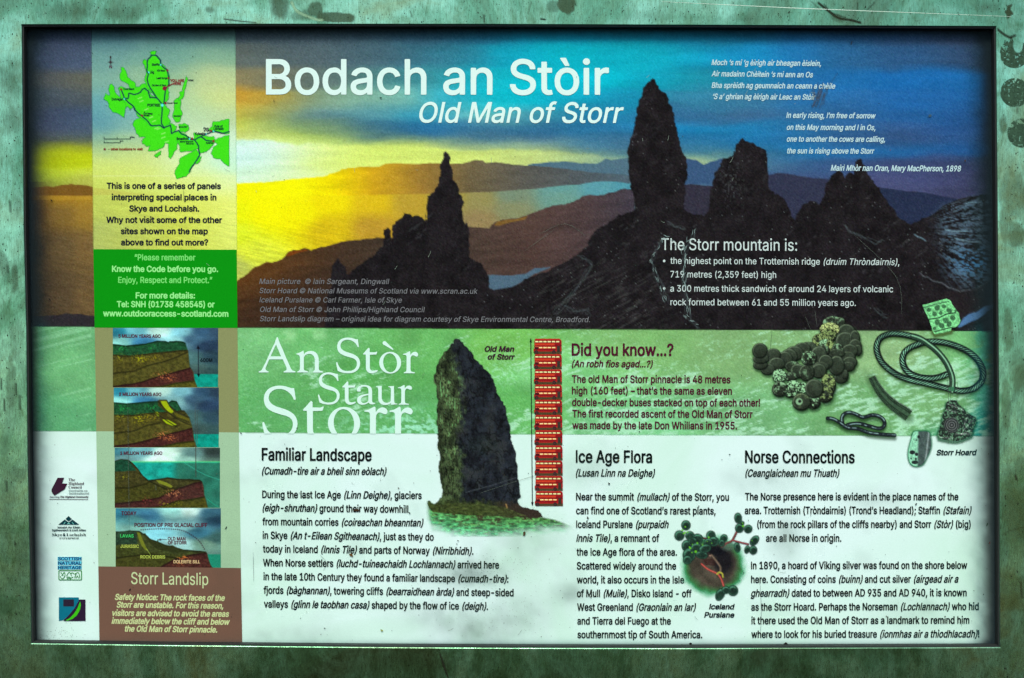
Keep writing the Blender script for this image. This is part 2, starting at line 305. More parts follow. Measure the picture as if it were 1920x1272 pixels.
85:[104,[44,-6,7,0,7,0,9,2,7,3,6,5,4,4,5,8,3,7,3,10,1,10,0,83,0,3,-2,3,-16,0,-2,-2,-2,-1,0,-85,0,-8,-4,-8,-4,-6,-6,-4,-8,0,-8,0,-6,4,-4,6,-4,8,0,8,-1,85,-2,2,-3,1,-13,0,-3,-3,0,-86,2,-17,4,-10,8,-10,9,-8]],
86:[96,[38,-4,3,0,15,0,2,0,2,2,37,128,0,3,-3,2,-16,1,-2,-2,-2,-1,-26,-97,-27,97,-3,2,-2,1,-14,0,-3,-3,0,-4,37,-127]],
87:[137,[28,-4,3,0,16,0,3,1,0,1,18,84,19,-84,1,-2,3,0,16,0,3,1,28,129,0,3,-1,1,-3,2,-13,0,-3,-1,-2,-2,-18,-87,-18,88,-4,2,-15,0,-3,-2,-1,-1,-17,-83,-2,-2,-18,85,0,1,-3,2,-13,0,-4,-2,-1,-4,27,-128]],
88:[95,[1,-4,3,0,14,0,3,0,27,48,26,-48,2,0,15,0,4,2,1,2,-1,2,-35,63,0,1,33,59,1,4,-3,2,-16,1,-4,-2,-23,-43,-24,43,-3,2,-15,0,-4,-2,0,-2,0,-3,33,-60,-35,-63,0,-4]],
89:[94,[38,-4,3,0,13,0,3,1,1,1,0,54,37,73,0,4,-2,2,-17,1,-4,-2,-25,-52,-25,52,-4,2,-14,0,-3,-1,-2,-2,1,-4,36,-73,0,-52]],
90:[88,[6,-4,2,0,72,0,2,0,2,2,0,2,0,15,-2,3,-50,1,52,95,0,14,-2,3,-2,1,-72,0,-4,-2,0,-2,0,-16,0,-2,2,-1,48,-1,2,0,-52,-94,0,-14]],
97:[78,[25,-6,7,0,6,0,7,2,5,4,2,-4,3,0,13,0,2,0,2,3,0,67,-2,10,-3,10,-5,6,-7,5,-9,3,-6,0,-8,0,-7,-2,-5,-2,-6,-4,-4,-6,-4,-6,-2,-6,0,-2,2,-3,14,-5,4,2,4,8,7,4,5,0,5,-1,3,-3,2,-4,0,-6,0,-2,-22,-4,-10,-4,-10,-6,-4,-9,-2,-7,0,-8,0,-8,3,-6,4,-6,5,-4,4,-4],[30,16,-5,3,-2,4,0,6,2,4,3,2,4,2,18,3,0,-1,0,-9,-2,-4,-2,-5,-4,-3,-2,-2,-5,0]],
98:[85,[39,-6,11,0,10,2,8,7,6,8,6,12,2,13,0,14,-1,16,-3,10,-5,9,-5,7,-8,5,-8,3,-9,0,-7,-1,-8,-5,-1,35,-1,1,-3,2,-13,0,-3,-2,-1,-4,0,-127,2,-3,2,0,13,0,3,1,2,3,5,-4],[40,16,-6,4,-4,9,-2,11,0,14,1,10,4,8,5,4,8,2,4,-1,3,-3,5,-8,2,-10,1,-14,-2,-12,-5,-8,-2,-3,-4,-2]],
99:[79,[34,-6,8,0,8,0,6,2,6,4,6,6,4,6,3,6,2,8,-1,2,-2,2,-12,4,-2,0,-3,-2,-3,-8,-4,-4,-4,-4,-6,0,-7,3,-5,7,-4,13,0,15,3,12,3,6,3,3,7,3,8,-2,5,-4,4,-9,3,-2,2,0,12,4,2,3,0,4,-2,7,-7,11,-5,4,-5,3,-11,3,-8,0,-8,-1,-7,-3,-6,-6,-5,-6,-4,-8,-3,-8,-2,-10,-1,-12,1,-10,2,-10,3,-10,5,-8,6,-6,7,-4]],
100:[85,[32,-6,8,0,7,0,5,2,5,4,1,0,2,-4,2,0,14,0,2,0,1,3,0,127,-1,4,-2,2,-14,0,-2,-2,-2,-1,-1,-35,-7,4,-7,2,-9,0,-7,-2,-7,-4,-6,-6,-4,-8,-4,-8,-3,-13,-1,-13,2,-13,2,-13,4,-8,7,-9,7,-6],[38,16,-6,4,-5,8,-3,11,0,13,2,11,4,9,5,4,7,2,6,-2,4,-4,2,-4,4,-12,0,-13,-2,-13,-4,-8,-6,-5]],
101:[81,[34,-6,8,0,8,0,12,5,5,4,5,6,4,7,2,6,-1,2,-2,2,-15,5,-2,-2,-4,-7,-4,-4,-4,-2,-6,0,-4,2,-7,5,-3,5,-2,8,2,2,48,0,4,1,0,3,0,14,0,10,-3,8,-4,9,-5,7,-6,5,-8,4,-8,1,-8,0,-6,-2,-8,-4,-6,-5,-5,-6,-4,-9,-3,-10,-2,-10,0,-11,2,-11,2,-9,4,-9,4,-8,6,-6,8,-4],[26,60,-2,0,2,4,4,9,5,3,5,2,6,0,4,-4,4,-6,2,-8]],
102:[50,[14,-4,2,0,13,0,3,0,0,2,1,78,1,2,12,0,3,0,1,3,0,14,-1,3,-3,2,-12,0,-1,0,0,9,2,4,4,1,7,-2,3,2,1,2,3,15,-1,3,-7,2,-6,1,-7,-1,-6,-2,-4,-3,-6,-5,-3,-7,-1,-19,-12,-1,-3,-3,0,-15,1,-1,2,-2,10,0,2,-2,0,-76]],
103:[85,[33,-42,7,0,8,0,8,2,6,3,5,3,7,10,3,6,2,16,0,97,-1,3,-2,1,-14,1,-3,-2,-1,-4,-8,4,-6,2,-7,0,-9,-2,-6,-3,-8,-7,-4,-8,-4,-9,-4,-16,1,-19,4,-15,6,-11,9,-8,5,-3,6,-2,7,-1,6,2,6,2,5,3,1,-1,0,-8,-2,-6,-3,-4,-5,-2,-8,-2,-7,2,-4,3,-6,9,-3,0,-2,0,-12,-9,0,-3,1,-4,7,-10,9,-6],[37,20,-6,4,-5,7,-2,10,0,14,2,10,4,8,6,4,7,1,4,-2,3,-2,5,-8,3,-11,0,-14,-2,-10,-5,-7,-5,-4,-4,0]],
104:[82,[8,-4,2,0,13,0,3,0,1,2,1,66,2,6,3,4,4,2,5,2,4,0,4,-3,2,-3,2,-7,1,-67,3,-2,14,0,2,0,2,4,0,64,-1,8,-3,9,-2,7,-4,4,-6,4,-6,4,-6,0,-8,0,-6,-2,-6,-4,0,1,-1,33,-1,2,-3,2,-13,0,-3,-2,-1,-2,0,-128]],
105:[34,[8,-4,3,0,13,0,2,0,1,2,0,94,-1,4,-2,1,-14,-1,-3,-1,-1,-3,0,-92],[16,111,5,1,5,2,2,6,2,4,-1,6,-3,6,-4,2,-5,2,-5,-1,-4,-3,-4,-6,0,-4,0,-6,3,-4,4,-4]],
106:[34,[-4,-40,2,0,9,0,9,4,4,4,2,4,4,10,1,10,0,100,-1,4,-3,1,-13,-1,-2,0,-2,-3,0,-103,-2,-6,-2,-1,-6,-1,-2,-2,0,-16],[13,112,5,-1,5,1,4,4,2,6,1,6,-2,4,-4,5,-4,3,-6,0,-4,-2,-4,-4,-2,-5,0,-7,2,-4,2,-4]],
107:[76,[8,-4,2,0,13,0,3,2,1,2,0,32,3,4,26,-40,4,0,16,0,2,2,1,2,-1,2,-32,52,30,38,0,2,0,2,-3,3,-16,1,-3,-2,-26,-33,-1,3,0,60,-1,2,-3,2,-13,0,-3,-2,-1,-2,0,-128]],
108:[34,[6,-4,21,0,0,136,-21,0]],
109:[122,[8,-4,2,0,13,0,3,0,1,2,1,67,1,5,3,4,4,3,4,1,3,0,3,-2,2,-4,2,-3,0,-69,2,-4,2,0,14,0,2,1,2,1,0,68,2,6,2,3,4,3,3,0,5,0,4,-3,1,-3,1,-4,1,-70,1,-2,4,0,12,0,2,0,2,4,0,70,-2,8,-2,6,-2,6,-4,4,-8,5,-8,2,-8,-1,-6,-2,-6,-4,-6,-5,-8,9,-4,2,-5,1,-10,-1,-9,-5,-2,3,-3,2,-13,0,-3,-2,-1,-3,0,-95]],
110:[82,[8,-4,2,0,13,0,3,0,1,2,1,66,2,6,3,4,4,2,5,2,4,0,4,-3,2,-3,2,-7,1,-67,1,-2,4,0,12,0,2,0,2,2,0,62,-1,12,-3,9,-4,8,-4,5,-6,4,-6,2,-6,0,-10,-1,-8,-5,-1,1,-1,3,-3,2,-13,-1,-4,-3,0,-96]],
111:[83,[34,-6,8,0,8,0,8,4,7,5,7,7,4,9,3,10,1,10,0,13,-1,12,-3,10,-4,9,-5,7,-7,6,-7,2,-9,2,-8,0,-8,-2,-6,-4,-6,-5,-4,-6,-5,-9,-3,-8,-2,-10,0,-13,2,-10,2,-10,4,-9,4,-8,6,-6,7,-4],[38,16,-4,2,-2,2,-5,8,-3,11,0,13,2,11,4,9,6,4,7,2,4,-1,3,-3,6,-8,3,-10,0,-14,-3,-13,-4,-9,-2,-2,-4,-2]],
112:[85,[8,-40,2,0,13,0,3,1,1,1,0,38,1,0,6,-4,6,-2,10,0,7,2,6,2,7,6,4,7,4,9,3,10,1,13,0,15,-2,12,-4,10,-5,8,-7,6,-7,4,-7,2,-10,0,-6,-2,-6,-4,-2,4,-3,2,-13,-1,-4,-2,0,-133],[40,16,-2,2,-4,2,-4,10,-2,10,0,14,2,10,3,8,5,4,8,2,4,-1,3,-3,5,-7,3,-13,0,-14,-3,-10,-4,-8,-2,-3,-4,-2]],
113:[85,[60,-40,2,0,14,0,2,2,1,2,0,132,-1,2,-2,1,-14,1,-2,-2,-2,-4,-1,0,-5,4,-5,2,-7,0,-7,0,-7,-2,-8,-6,-6,-6,-4,-9,-4,-11,-2,-12,0,-14,2,-10,3,-10,5,-10,6,-8,6,-5,9,-3,10,0,7,2,7,4,1,-2,0,-34],[37,17,-4,2,-3,3,-4,8,-2,10,0,13,2,11,4,8,6,5,6,1,8,-3,4,-7,4,-12,0,-16,-3,-12,-5,-8,-2,-2,-4,-2]],
114:[52,[8,-4,2,0,13,0,3,0,1,2,1,67,2,7,6,4,4,1,10,-1,3,3,0,17,-1,3,-2,1,-12,0,-11,-4,-1,2,-3,2,-13,0,-2,-2,-2,-2,0,-96]],
115:[73,[28,-6,8,0,8,0,7,2,5,3,6,5,4,5,3,7,1,6,0,7,0,7,-4,7,-4,5,-4,4,-6,3,-21,7,-3,2,-2,2,0,4,2,4,3,3,5,1,5,0,3,-2,4,-3,2,-7,2,-1,2,0,12,3,3,2,1,3,-3,7,-6,10,-7,7,-10,3,-8,0,-6,0,-6,-2,-7,-4,-4,-4,-3,-4,-4,-7,-1,-6,0,-7,1,-8,3,-6,4,-6,5,-4,6,-2,20,-7,3,-1,2,-4,-1,-5,-2,-4,-4,-3,-5,0,-6,0,-4,3,-3,4,-2,6,-2,2,-14,-3,-2,-2,-2,-3,2,-7,2,-6,4,-4,8,-8]],
116:[46,[27,-5,7,-1,11,2,2,4,-3,16,-2,2,-8,-1,-2,1,-2,2,0,4,0,52,2,2,10,0,2,1,2,3,-1,13,-1,3,-2,1,-12,1,0,18,-2,4,-3,0,-13,0,-2,-1,-2,-2,0,-19,-8,-1,-3,-3,0,-14,1,-3,2,-1,8,0,0,-2,0,-54,2,-10,2,-6,4,-5,6,-3]],
117:[82,[30,-5,7,-1,6,1,7,3,4,3,3,-5,3,0,12,0,2,0,2,2,0,97,-1,3,-2,1,-15,0,-3,-3,-1,-65,-2,-6,-2,-4,-4,-3,-6,-1,-4,1,-4,2,-2,4,-2,6,-1,66,-2,2,-3,2,-12,-1,-4,-3,0,-62,2,-14,2,-9,6,-7,6,-6]],
118:[78,[30,-4,2,0,14,0,2,1,2,1,28,96,0,2,-2,3,-15,1,-4,-2,-17,-60,-2,-2,-18,62,-3,2,-13,0,-3,-2,-2,-2,0,-2,29,-96]],
119:[114,[25,-4,2,0,13,0,2,0,2,2,13,55,13,-55,2,-2,2,0,13,0,3,2,24,96,-2,4,-2,2,-14,0,-2,-2,-2,-1,-12,-56,-12,54,-2,3,-2,2,-13,0,-3,-1,-1,-1,-13,-55,0,1,-13,54,-1,1,-3,1,-13,0,-3,-2,-1,-4,23,-96]],
120:[76,[2,-4,2,0,14,0,4,1,16,31,16,-31,2,-1,16,0,4,2,0,2,0,2,-26,46,24,44,0,4,-1,2,-3,2,-16,-1,-16,-29,-15,28,-3,2,-14,0,-4,-2,-1,-3,25,-46,-26,-47,0,-4]],
121:[78,[12,-40,9,0,9,2,6,6,6,8,36,118,0,2,-2,3,-15,1,-4,-3,-17,-59,-2,-2,-18,62,-3,2,-13,0,-3,-2,-2,-2,0,-2,29,-94,-4,-12,-2,-4,-4,-2,-7,1,-3,-3,-3,-15,2,-3]],
122:[76,[6,-4,2,0,59,0,3,0,2,2,0,2,0,15,-2,3,-37,1,38,62,0,14,-1,3,-2,1,-58,1,-4,-2,-1,-3,0,-15,2,-3,3,-1,32,0,0,-1,-38,-61,0,-14]],
169:[128,[55,-6,11,0,12,2,10,4,10,7,8,10,6,11,6,12,2,14,0,16,-2,13,-4,14,-6,11,-8,10,-10,8,-10,5,-12,3,-10,-1,-10,-2,-10,-5,-10,-7,-7,-9,-7,-10,-4,-13,-3,-14,0,-13,1,-13,4,-13,6,-12,8,-10,8,-8,10,-6],[58,18,-7,2,-7,4,-6,6,-7,14,-3,8,0,8,0,10,2,10,2,7,4,7,6,6,6,5,6,3,6,2,8,0,7,-2,6,-4,7,-6,4,-6,4,-8,2,-8,2,-9,0,-10,-2,-9,-4,-8,-4,-8,-5,-6,-7,-4,-6,-4,-7,0],[57,23,7,-1,6,0,12,6,4,5,8,13,2,11,-4,3,-14,0,-3,-2,-2,-6,-2,-3,-3,-3,-4,0,-6,2,-6,6,-2,8,2,8,3,7,6,4,5,1,4,-2,4,-4,2,-7,2,-2,14,0,3,1,1,2,-2,13,-6,10,-8,7,-6,4,-12,1,-6,-1,-6,-3,-5,-3,-5,-6,-4,-5,-4,-7,-2,-17,2,-15,4,-8,4,-6,5,-4,6,-5]],
224:[78,[25,-6,7,0,6,0,7,2,5,4,2,-4,3,0,13,0,2,0,2,3,0,67,-2,10,-3,10,-5,6,-7,5,-9,3,-6,0,-8,0,-7,-2,-5,-2,-6,-4,-4,-6,-4,-6,-2,-6,0,-2,2,-3,14,-5,4,2,4,8,7,4,5,0,5,-1,3,-3,2,-4,0,-6,0,-2,-22,-4,-10,-4,-10,-6,-4,-9,-2,-7,0,-8,0,-8,3,-6,4,-6,5,-4,4,-4],[30,16,-5,3,-2,4,0,6,2,4,3,2,4,2,18,3,0,-1,0,-9,-2,-4,-2,-5,-4,-3,-2,-2,-5,0],[32,108,12,-1,2,1,2,3,-10,27,-2,2,-2,2,-16,-1,-2,-3,0,-3,13,-25]],
232:[81,[34,-6,8,0,8,0,12,5,6,5,4,5,4,7,2,7,-2,3,-1,0,-15,5,-2,-2,-4,-7,-4,-4,-4,-2,-6,0,-8,3,-5,7,-3,10,2,2,48,0,4,1,0,3,0,14,0,10,-3,8,-4,9,-5,7,-7,6,-7,3,-9,1,-7,0,-8,-2,-6,-4,-6,-5,-6,-7,-3,-8,-3,-10,-2,-10,0,-11,2,-11,2,-9,4,-9,4,-8,6,-6,8,-4],[26,60,-2,0,2,4,4,9,5,3,5,2,6,0,4,-4,4,-6,2,-8],[34,108,13,0,3,0,0,3,-10,27,0,2,-3,2,-17,-2,-2,-2,0,-3,14,-25]],
233:[81,[34,-6,8,0,8,0,12,5,6,5,4,5,4,7,2,7,-2,3,-1,0,-15,5,-2,-2,-4,-7,-4,-4,-4,-2,-6,0,-8,3,-5,7,-3,10,2,2,48,0,4,1,0,3,0,14,0,10,-3,8,-4,9,-5,7,-7,6,-7,3,-9,1,-7,0,-8,-2,-6,-4,-6,-5,-6,-7,-3,-8,-3,-10,-2,-10,0,-11,2,-11,2,-9,4,-9,4,-8,6,-6,8,-4],[26,60,-2,0,2,4,4,9,5,3,5,2,6,0,4,-4,4,-6,2,-8],[34,108,12,-1,2,1,14,27,1,3,-1,2,-4,2,-14,0,-2,-2,-11,-28,1,-3]],
236:[34,[8,-4,2,0,14,0,2,1,1,1,0,94,-1,3,-2,1,-14,1,-2,-1,-2,-4,0,-92],[9,108,2,0,13,0,2,2,0,4,-10,26,-4,2,-14,-1,-3,-2,-1,-3]],
242:[83,[34,-6,8,0,8,0,8,4,7,5,7,7,4,9,3,10,1,10,0,13,-1,12,-3,10,-4,9,-5,7,-7,6,-7,2,-9,2,-8,0,-8,-2,-6,-4,-6,-5,-4,-6,-5,-9,-3,-8,-2,-10,0,-13,2,-10,2,-10,4,-9,4,-8,6,-6,7,-4],[38,16,-4,2,-2,2,-5,8,-3,11,0,13,2,11,4,9,6,4,7,2,4,-1,3,-3,6,-8,3,-10,0,-14,-3,-13,-4,-9,-2,-2,-4,-2],[36,108,12,0,2,0,1,3,-10,27,-3,3,-16,0,-2,-3,0,-3,12,-25]],
8211:[70,[-2,43,2,-1,72,0,2,4,0,16,-1,2,-3,2,-72,0,-2,-2,0,-4,0,-13]],
8216:[36,[8,76,2,-1,16,0,2,3,6,49,0,3,-2,2,-12,0,-2,-2,-2,-2,-10,-47,0,-3]],
8217:[36,[8,76,2,-1,10,0,3,1,1,2,10,49,0,3,-2,2,-16,0,-3,-2,-1,-2,-6,-48]],
8220:[60,[8,76,2,-1,16,0,2,3,6,49,0,3,-2,2,-12,0,-2,-2,-2,-2,-10,-47,0,-3],[32,76,4,-1,13,0,3,1,1,2,7,49,-2,3,-2,2,-10,0,-3,-1,-1,-2,-12,-48,0,-3]],
8221:[60,[8,76,2,-1,10,0,3,1,1,2,10,49,0,3,-2,2,-16,0,-3,-2,-1,-2,-6,-48],[32,76,4,-1,10,0,2,1,12,51,-2,3,-2,2,-16,0,-2,-2,-2,-2,-6,-48]],
8226:[78,[33,20,5,-2,6,2,10,4,7,9,3,11,1,6,-1,8,-4,12,-4,4,-9,7,-5,1,-5,0,-5,-1,-8,-5,-7,-8,-4,-11,0,-13,3,-11,8,-9]],
73:[36,[8,-4,20,0,0,136,-20,0]],
32:[38],
}
GLY['L'] = {
33:[39,[16,-1,4,-1,4,1,4,3,1,4,1,6,-2,4,-2,4,-4,2,-4,0,-4,-2,-2,-2,-2,-4,0,-5,0,-4,2,-3],[12,40,2,-1,12,0,0,1,2,86,-2,2,-13,0,-1,-1]],
38:[90,[30,-2,10,0,10,1,8,3,8,7,6,-9,1,-1,15,1,-14,22,4,8,3,10,1,11,0,5,0,1,-12,0,-2,-13,-2,-8,-20,30,10,11,6,7,3,10,1,8,-2,10,-5,9,-7,5,-9,3,-9,0,-7,-3,-6,-5,-5,-7,-2,-12,1,-11,3,-10,8,-11,-15,-18,-3,-8,-2,-7,1,-13,5,-12,4,-5,10,-7],[34,13,-6,3,-4,4,-2,6,-2,8,2,6,2,4,4,6,6,6,23,-34,-4,-4,-6,-4,-7,-2],[37,79,-7,13,-2,5,0,7,2,4,3,4,4,2,5,0,4,-1,4,-4,1,-5,0,-6,-1,-4,-2,-4]],
40:[54,[34,-24,2,-1,10,0,2,1,-8,22,-4,19,-4,18,0,15,0,18,2,18,6,25,8,24,-2,1,-10,0,-4,-6,-4,-12,-6,-18,-3,-19,-1,-15,-1,-24,3,-20,6,-24]],
41:[54,[6,-24,2,-1,10,0,2,1,12,32,3,14,2,16,1,24,-4,30,-8,29,-6,14,-2,1,-10,0,-2,-1,8,-21,5,-22,3,-21,2,-20,-2,-16,-2,-17,-6,-20]],
44:[38,[6,-30,3,-1,7,0,2,1,10,48,-14,1,-2,-1]],
45:[90,[22,47,1,-1,45,0,0,1,0,13,0,2,-45,0,-1,-2]],
46:[38,[15,-1,5,-1,4,1,3,3,1,4,1,6,-1,4,-3,4,-4,2,-3,0,-4,-1,-3,-3,-1,-4,-1,-5,1,-4,2,-3]],
47:[50,[2,-19,2,-1,10,0,1,1,33,153,-2,0,-10,0,-2,0]],
48:[90,[38,-2,8,0,8,0,7,4,6,5,5,7,4,10,4,12,2,14,0,18,-1,14,-2,12,-3,12,-6,10,-6,8,-8,4,-8,2,-8,0,-8,-3,-5,-3,-5,-7,-5,-7,-4,-10,-4,-22,-1,-14,1,-16,2,-12,3,-12,4,-10,6,-7,6,-5],[40,14,-4,2,-4,5,-3,5,-3,8,-3,18,0,22,3,17,2,7,3,6,3,6,4,2,4,2,5,0,5,-2,5,-4,3,-4,4,-8,2,-9,2,-11,0,-24,-4,-18,-2,-8,-4,-5,-4,-5,-4,-2,-6,0]],
49:[90,[14,0,2,-1,62,0,1,1,0,14,-1,0,-22,1,0,111,0,2,-17,0,-23,-20,0,-18,0,-2,2,0,22,22,2,-1,0,-94,-2,-1,-24,0,-2,0]],
50:[90,[12,0,2,-1,64,0,1,1,0,14,-1,1,-44,0,-2,1,34,45,7,13,3,10,1,15,-3,12,-4,7,-4,4,-6,4,-6,2,-6,2,-12,-2,-6,-2,-8,-7,-5,-7,-3,-6,-2,-10,1,-6,13,0,2,10,4,8,4,4,8,2,8,-2,6,-4,4,-7,1,-9,-1,-10,-6,-10,-44,-60]],
51:[90,[34,-2,7,0,7,0,8,2,6,2,6,4,7,10,3,8,2,10,-1,8,-1,9,-4,7,-5,6,-7,6,-4,2,-11,2,29,40,-1,14,-60,0,-2,-1,0,-13,1,-2,41,0,1,-1,-25,-35,-1,-14,1,-1,11,0,8,-1,5,-3,5,-3,3,-7,1,-7,0,-9,-2,-7,-4,-6,-6,-3,-6,-1,-8,0,-6,2,-4,4,-4,6,-2,8,-14,0,2,-13,6,-10,8,-8]],
52:[90,[56,0,0,-1,13,1,1,25,13,1,1,0,0,15,-14,1,0,38,-14,0,0,-38,-2,0,-30,0,39,84,0,2,-1,0,-13,0,-42,-89,0,-13,1,0,47,-1]],
53:[90,[36,-2,8,0,9,0,7,4,7,5,5,7,4,10,2,8,1,12,-1,10,-4,10,-6,10,-6,6,-8,4,-10,0,-8,-2,-8,-4,3,33,1,1,41,0,1,2,0,13,-1,1,-53,0,-2,-1,-6,-63,1,-2,13,-2,5,4,6,4,6,0,7,0,4,-4,5,-4,3,-6,2,-8,0,-12,-3,-10,-5,-6,-8,-4,-8,0,-7,4,-5,6,-4,10,-12,0,-1,-4,1,-8,6,-11,8,-8]],
54:[90,[38,-2,4,0,8,0,6,2,6,3,6,5,4,6,4,7,2,7,1,12,-1,11,-4,10,-4,7,-6,6,-8,4,-8,2,-10,-2,28,49,-2,1,-14,0,-1,-1,-28,-53,-5,-12,-3,-10,-1,-8,0,-10,2,-8,2,-8,4,-6,4,-6,6,-4],[44,13,-8,3,-6,6,-3,9,-1,11,2,10,4,8,7,4,7,2,8,-3,6,-6,4,-9,0,-11,-2,-10,-4,-8,-6,-5]],
55:[90,[18,0,2,-1,12,0,2,1,45,111,-1,17,-66,0,0,-14,0,-2,50,0,2,-1]],
56:[90,[36,-2,10,0,7,0,6,2,7,4,6,4,4,6,4,8,1,8,-1,12,-3,10,-5,8,-8,7,6,7,6,10,2,10,-2,13,-4,9,-6,6,-8,6,-10,2,-13,-2,-6,-2,-5,-4,-4,-5,-3,-5,-3,-6,0,-6,0,-10,2,-10,5,-8,6,-5,-9,-8,-6,-9,-2,-13,0,-13,4,-8,5,-8,7,-6],[46,14,-10,0,-6,4,-4,8,-2,8,2,10,4,8,6,4,10,2,8,-2,6,-5,5,-7,1,-10,-1,-8,-5,-7,-6,-4],[39,74,-6,4,-4,6,-1,8,0,9,4,6,4,5,7,2,7,0,6,-4,4,-6,2,-7,0,-10,-4,-7,-5,-5,-7,-1]],
57:[90,[25,0,1,-1,14,0,1,1,29,52,5,13,3,10,0,9,0,10,-2,10,-2,7,-4,7,-6,6,-12,6,-7,0,-11,-2,-6,-4,-6,-4,-4,-6,-3,-6,-2,-8,-1,-11,0,-13,4,-8,4,-9,6,-6,8,-4,8,-1,10,2,0,-1],[42,62,-7,4,-5,6,-4,9,0,11,3,10,5,8,6,4,8,0,4,-1,3,-3,6,-6,3,-10,0,-12,-2,-9,-6,-7,-6,-4]],
58:[38,[15,-1,5,-1,4,1,3,3,1,4,1,6,-1,4,-3,4,-4,2,-3,0,-4,-1,-3,-3,-1,-4,-1,-5,1,-4,2,-3],[15,68,5,-2,4,2,3,4,1,3,1,5,-1,5,-3,4,-4,2,-3,1,-4,-2,-3,-4,-1,-4,-1,-4,3,-8]],
59:[38,[6,-30,3,-1,7,0,2,1,10,48,-14,1,-2,-1],[17,68,5,-2,3,2,3,4,2,3,1,5,-1,5,-4,5,-4,2,-3,0,-4,-2,-3,-4,-1,-4,-1,-4,4,-8]],
63:[72,[28,-1,5,-1,3,1,4,3,2,4,1,6,-1,4,-3,4,-3,2,-4,0,-4,-1,-4,-3,-1,-4,-1,-5,2,-4,2,-3],[26,38,0,-1,12,0,2,1,0,11,2,6,4,4,9,9,4,4,4,7,2,7,1,9,0,7,-2,7,-3,6,-3,5,-5,4,-5,4,-6,2,-6,0,-7,0,-11,-6,-4,-4,-4,-5,-3,-6,-1,-7,-1,-8,14,0,1,8,4,7,5,4,7,1,4,0,4,-2,4,-4,2,-6,1,-8,-2,-9,-5,-7,-12,-10,-4,-8,-2,-10]],
65:[96,[2,0,2,-1,13,0,1,1,10,34,39,0,1,0,10,-34,14,-1,2,1,-38,128,-15,0,-1,0],[34,50,-2,2,15,55,1,1,16,-56,-2,-2]],
66:[91,[11,0,1,-1,38,0,11,1,6,2,7,4,4,5,4,7,2,7,0,7,0,9,-2,8,-2,6,-4,5,-5,4,-6,2,9,6,4,8,2,10,0,12,-2,8,-4,6,-6,6,-6,4,-11,2,-39,0,-1,0],[27,16,-1,0,0,40,28,0,4,-1,6,-3,4,-8,2,-9,-2,-9,-4,-6,-3,-2,-7,-2],[27,72,-1,2,0,37,1,1,24,0,5,-2,5,-2,4,-7,1,-9,-2,-8,-3,-6,-5,-4,-5,-2]],
67:[102,[44,-2,10,0,9,0,7,3,8,5,6,6,6,9,4,9,2,10,-2,1,-13,0,-4,-11,-5,-8,-8,-6,-8,-2,-9,1,-9,5,-6,6,-6,10,-2,10,-2,10,0,11,2,20,4,9,4,6,6,6,5,3,7,1,7,0,6,-1,7,-3,4,-6,4,-5,2,-10,2,-1,12,0,2,1,-2,9,-6,15,-5,5,-11,10,-6,2,-8,2,-8,0,-10,-2,-8,-4,-8,-7,-6,-8,-5,-10,-3,-12,-2,-10,-1,-13,1,-16,2,-12,4,-12,6,-8,7,-8,9,-6]],
68:[100,[11,0,1,-1,35,0,7,1,8,2,9,5,6,5,6,8,5,9,3,12,2,18,0,15,-3,16,-4,11,-6,10,-8,9,-10,5,-6,2,-8,1,-36,0,-1,0],[27,16,-1,0,0,95,1,1,17,0,10,-2,8,-2,6,-6,4,-7,4,-7,2,-10,1,-14,-1,-12,-2,-11,-2,-7,-4,-6,-5,-6,-5,-3,-12,-3]],
69:[84,[11,0,3,-1,60,0,2,1,0,15,-49,1,-1,0,0,39,1,1,44,0,1,2,0,14,-1,0,-45,0,0,2,0,37,1,1,47,0,2,2,0,12,-2,2,-62,0,-1,0]],
70:[82,[11,0,3,-1,10,0,2,1,0,54,42,0,2,1,0,14,0,1,-43,0,-1,2,0,39,1,1,47,0,0,16,-62,0,-1,0]],
71:[104,[44,-2,10,0,9,0,7,3,8,5,8,8,5,8,3,10,2,10,0,22,0,1,-39,0,-1,-1,0,-14,1,-1,25,-1,-1,-7,-2,-7,-3,-7,-4,-5,-5,-4,-7,-3,-6,-1,-7,1,-7,3,-4,4,-5,5,-3,7,-4,8,-2,22,0,12,2,8,3,10,4,7,6,6,6,4,5,1,8,1,6,-1,6,-4,5,-5,5,-7,2,-9,2,-1,12,0,2,1,-2,9,-2,8,-5,7,-5,6,-5,5,-7,4,-6,2,-7,2,-10,0,-7,-2,-8,-4,-8,-7,-6,-9,-5,-10,-3,-11,-2,-13,-1,-16,1,-14,4,-12,4,-10,6,-9,7,-7,8,-5]],
72:[104,[11,0,3,-1,10,0,2,1,0,56,1,1,49,0,2,-1,0,-56,2,-1,12,1,0,128,-12,0,-2,0,0,-54,-2,-1,-50,1,0,54,-2,0,-12,0,-1,0]],
74:[80,[29,-2,11,0,6,0,6,3,8,7,4,6,2,6,2,7,0,10,0,90,-2,1,-12,0,0,-1,0,-93,-2,-8,-3,-6,-3,-4,-6,-2,-6,0,-5,2,-4,4,-3,6,-2,8,0,10,-1,0,-13,0,0,-17,2,-7,2,-6,4,-6,5,-4,5,-4]],
75:[94,[11,0,3,-1,10,0,2,1,0,41,14,19,34,-61,16,0,0,1,-40,72,40,54,0,2,-18,0,-45,-62,-1,2,0,60,-2,0,-12,0,-1,0]],
76:[78,[11,0,3,-1,58,0,1,1,0,14,-1,2,-45,0,-1,0,0,112,-2,0,-12,0,-1,0]],
77:[126,[11,0,3,-1,10,0,2,1,-1,95,1,3,7,-26,23,-72,1,-1,11,0,2,1,30,98,0,-2,0,-96,2,-1,12,0,0,1,0,128,-18,0,-2,0,-24,-80,-6,-24,-33,104,-1,0,-18,0,-1,0]],
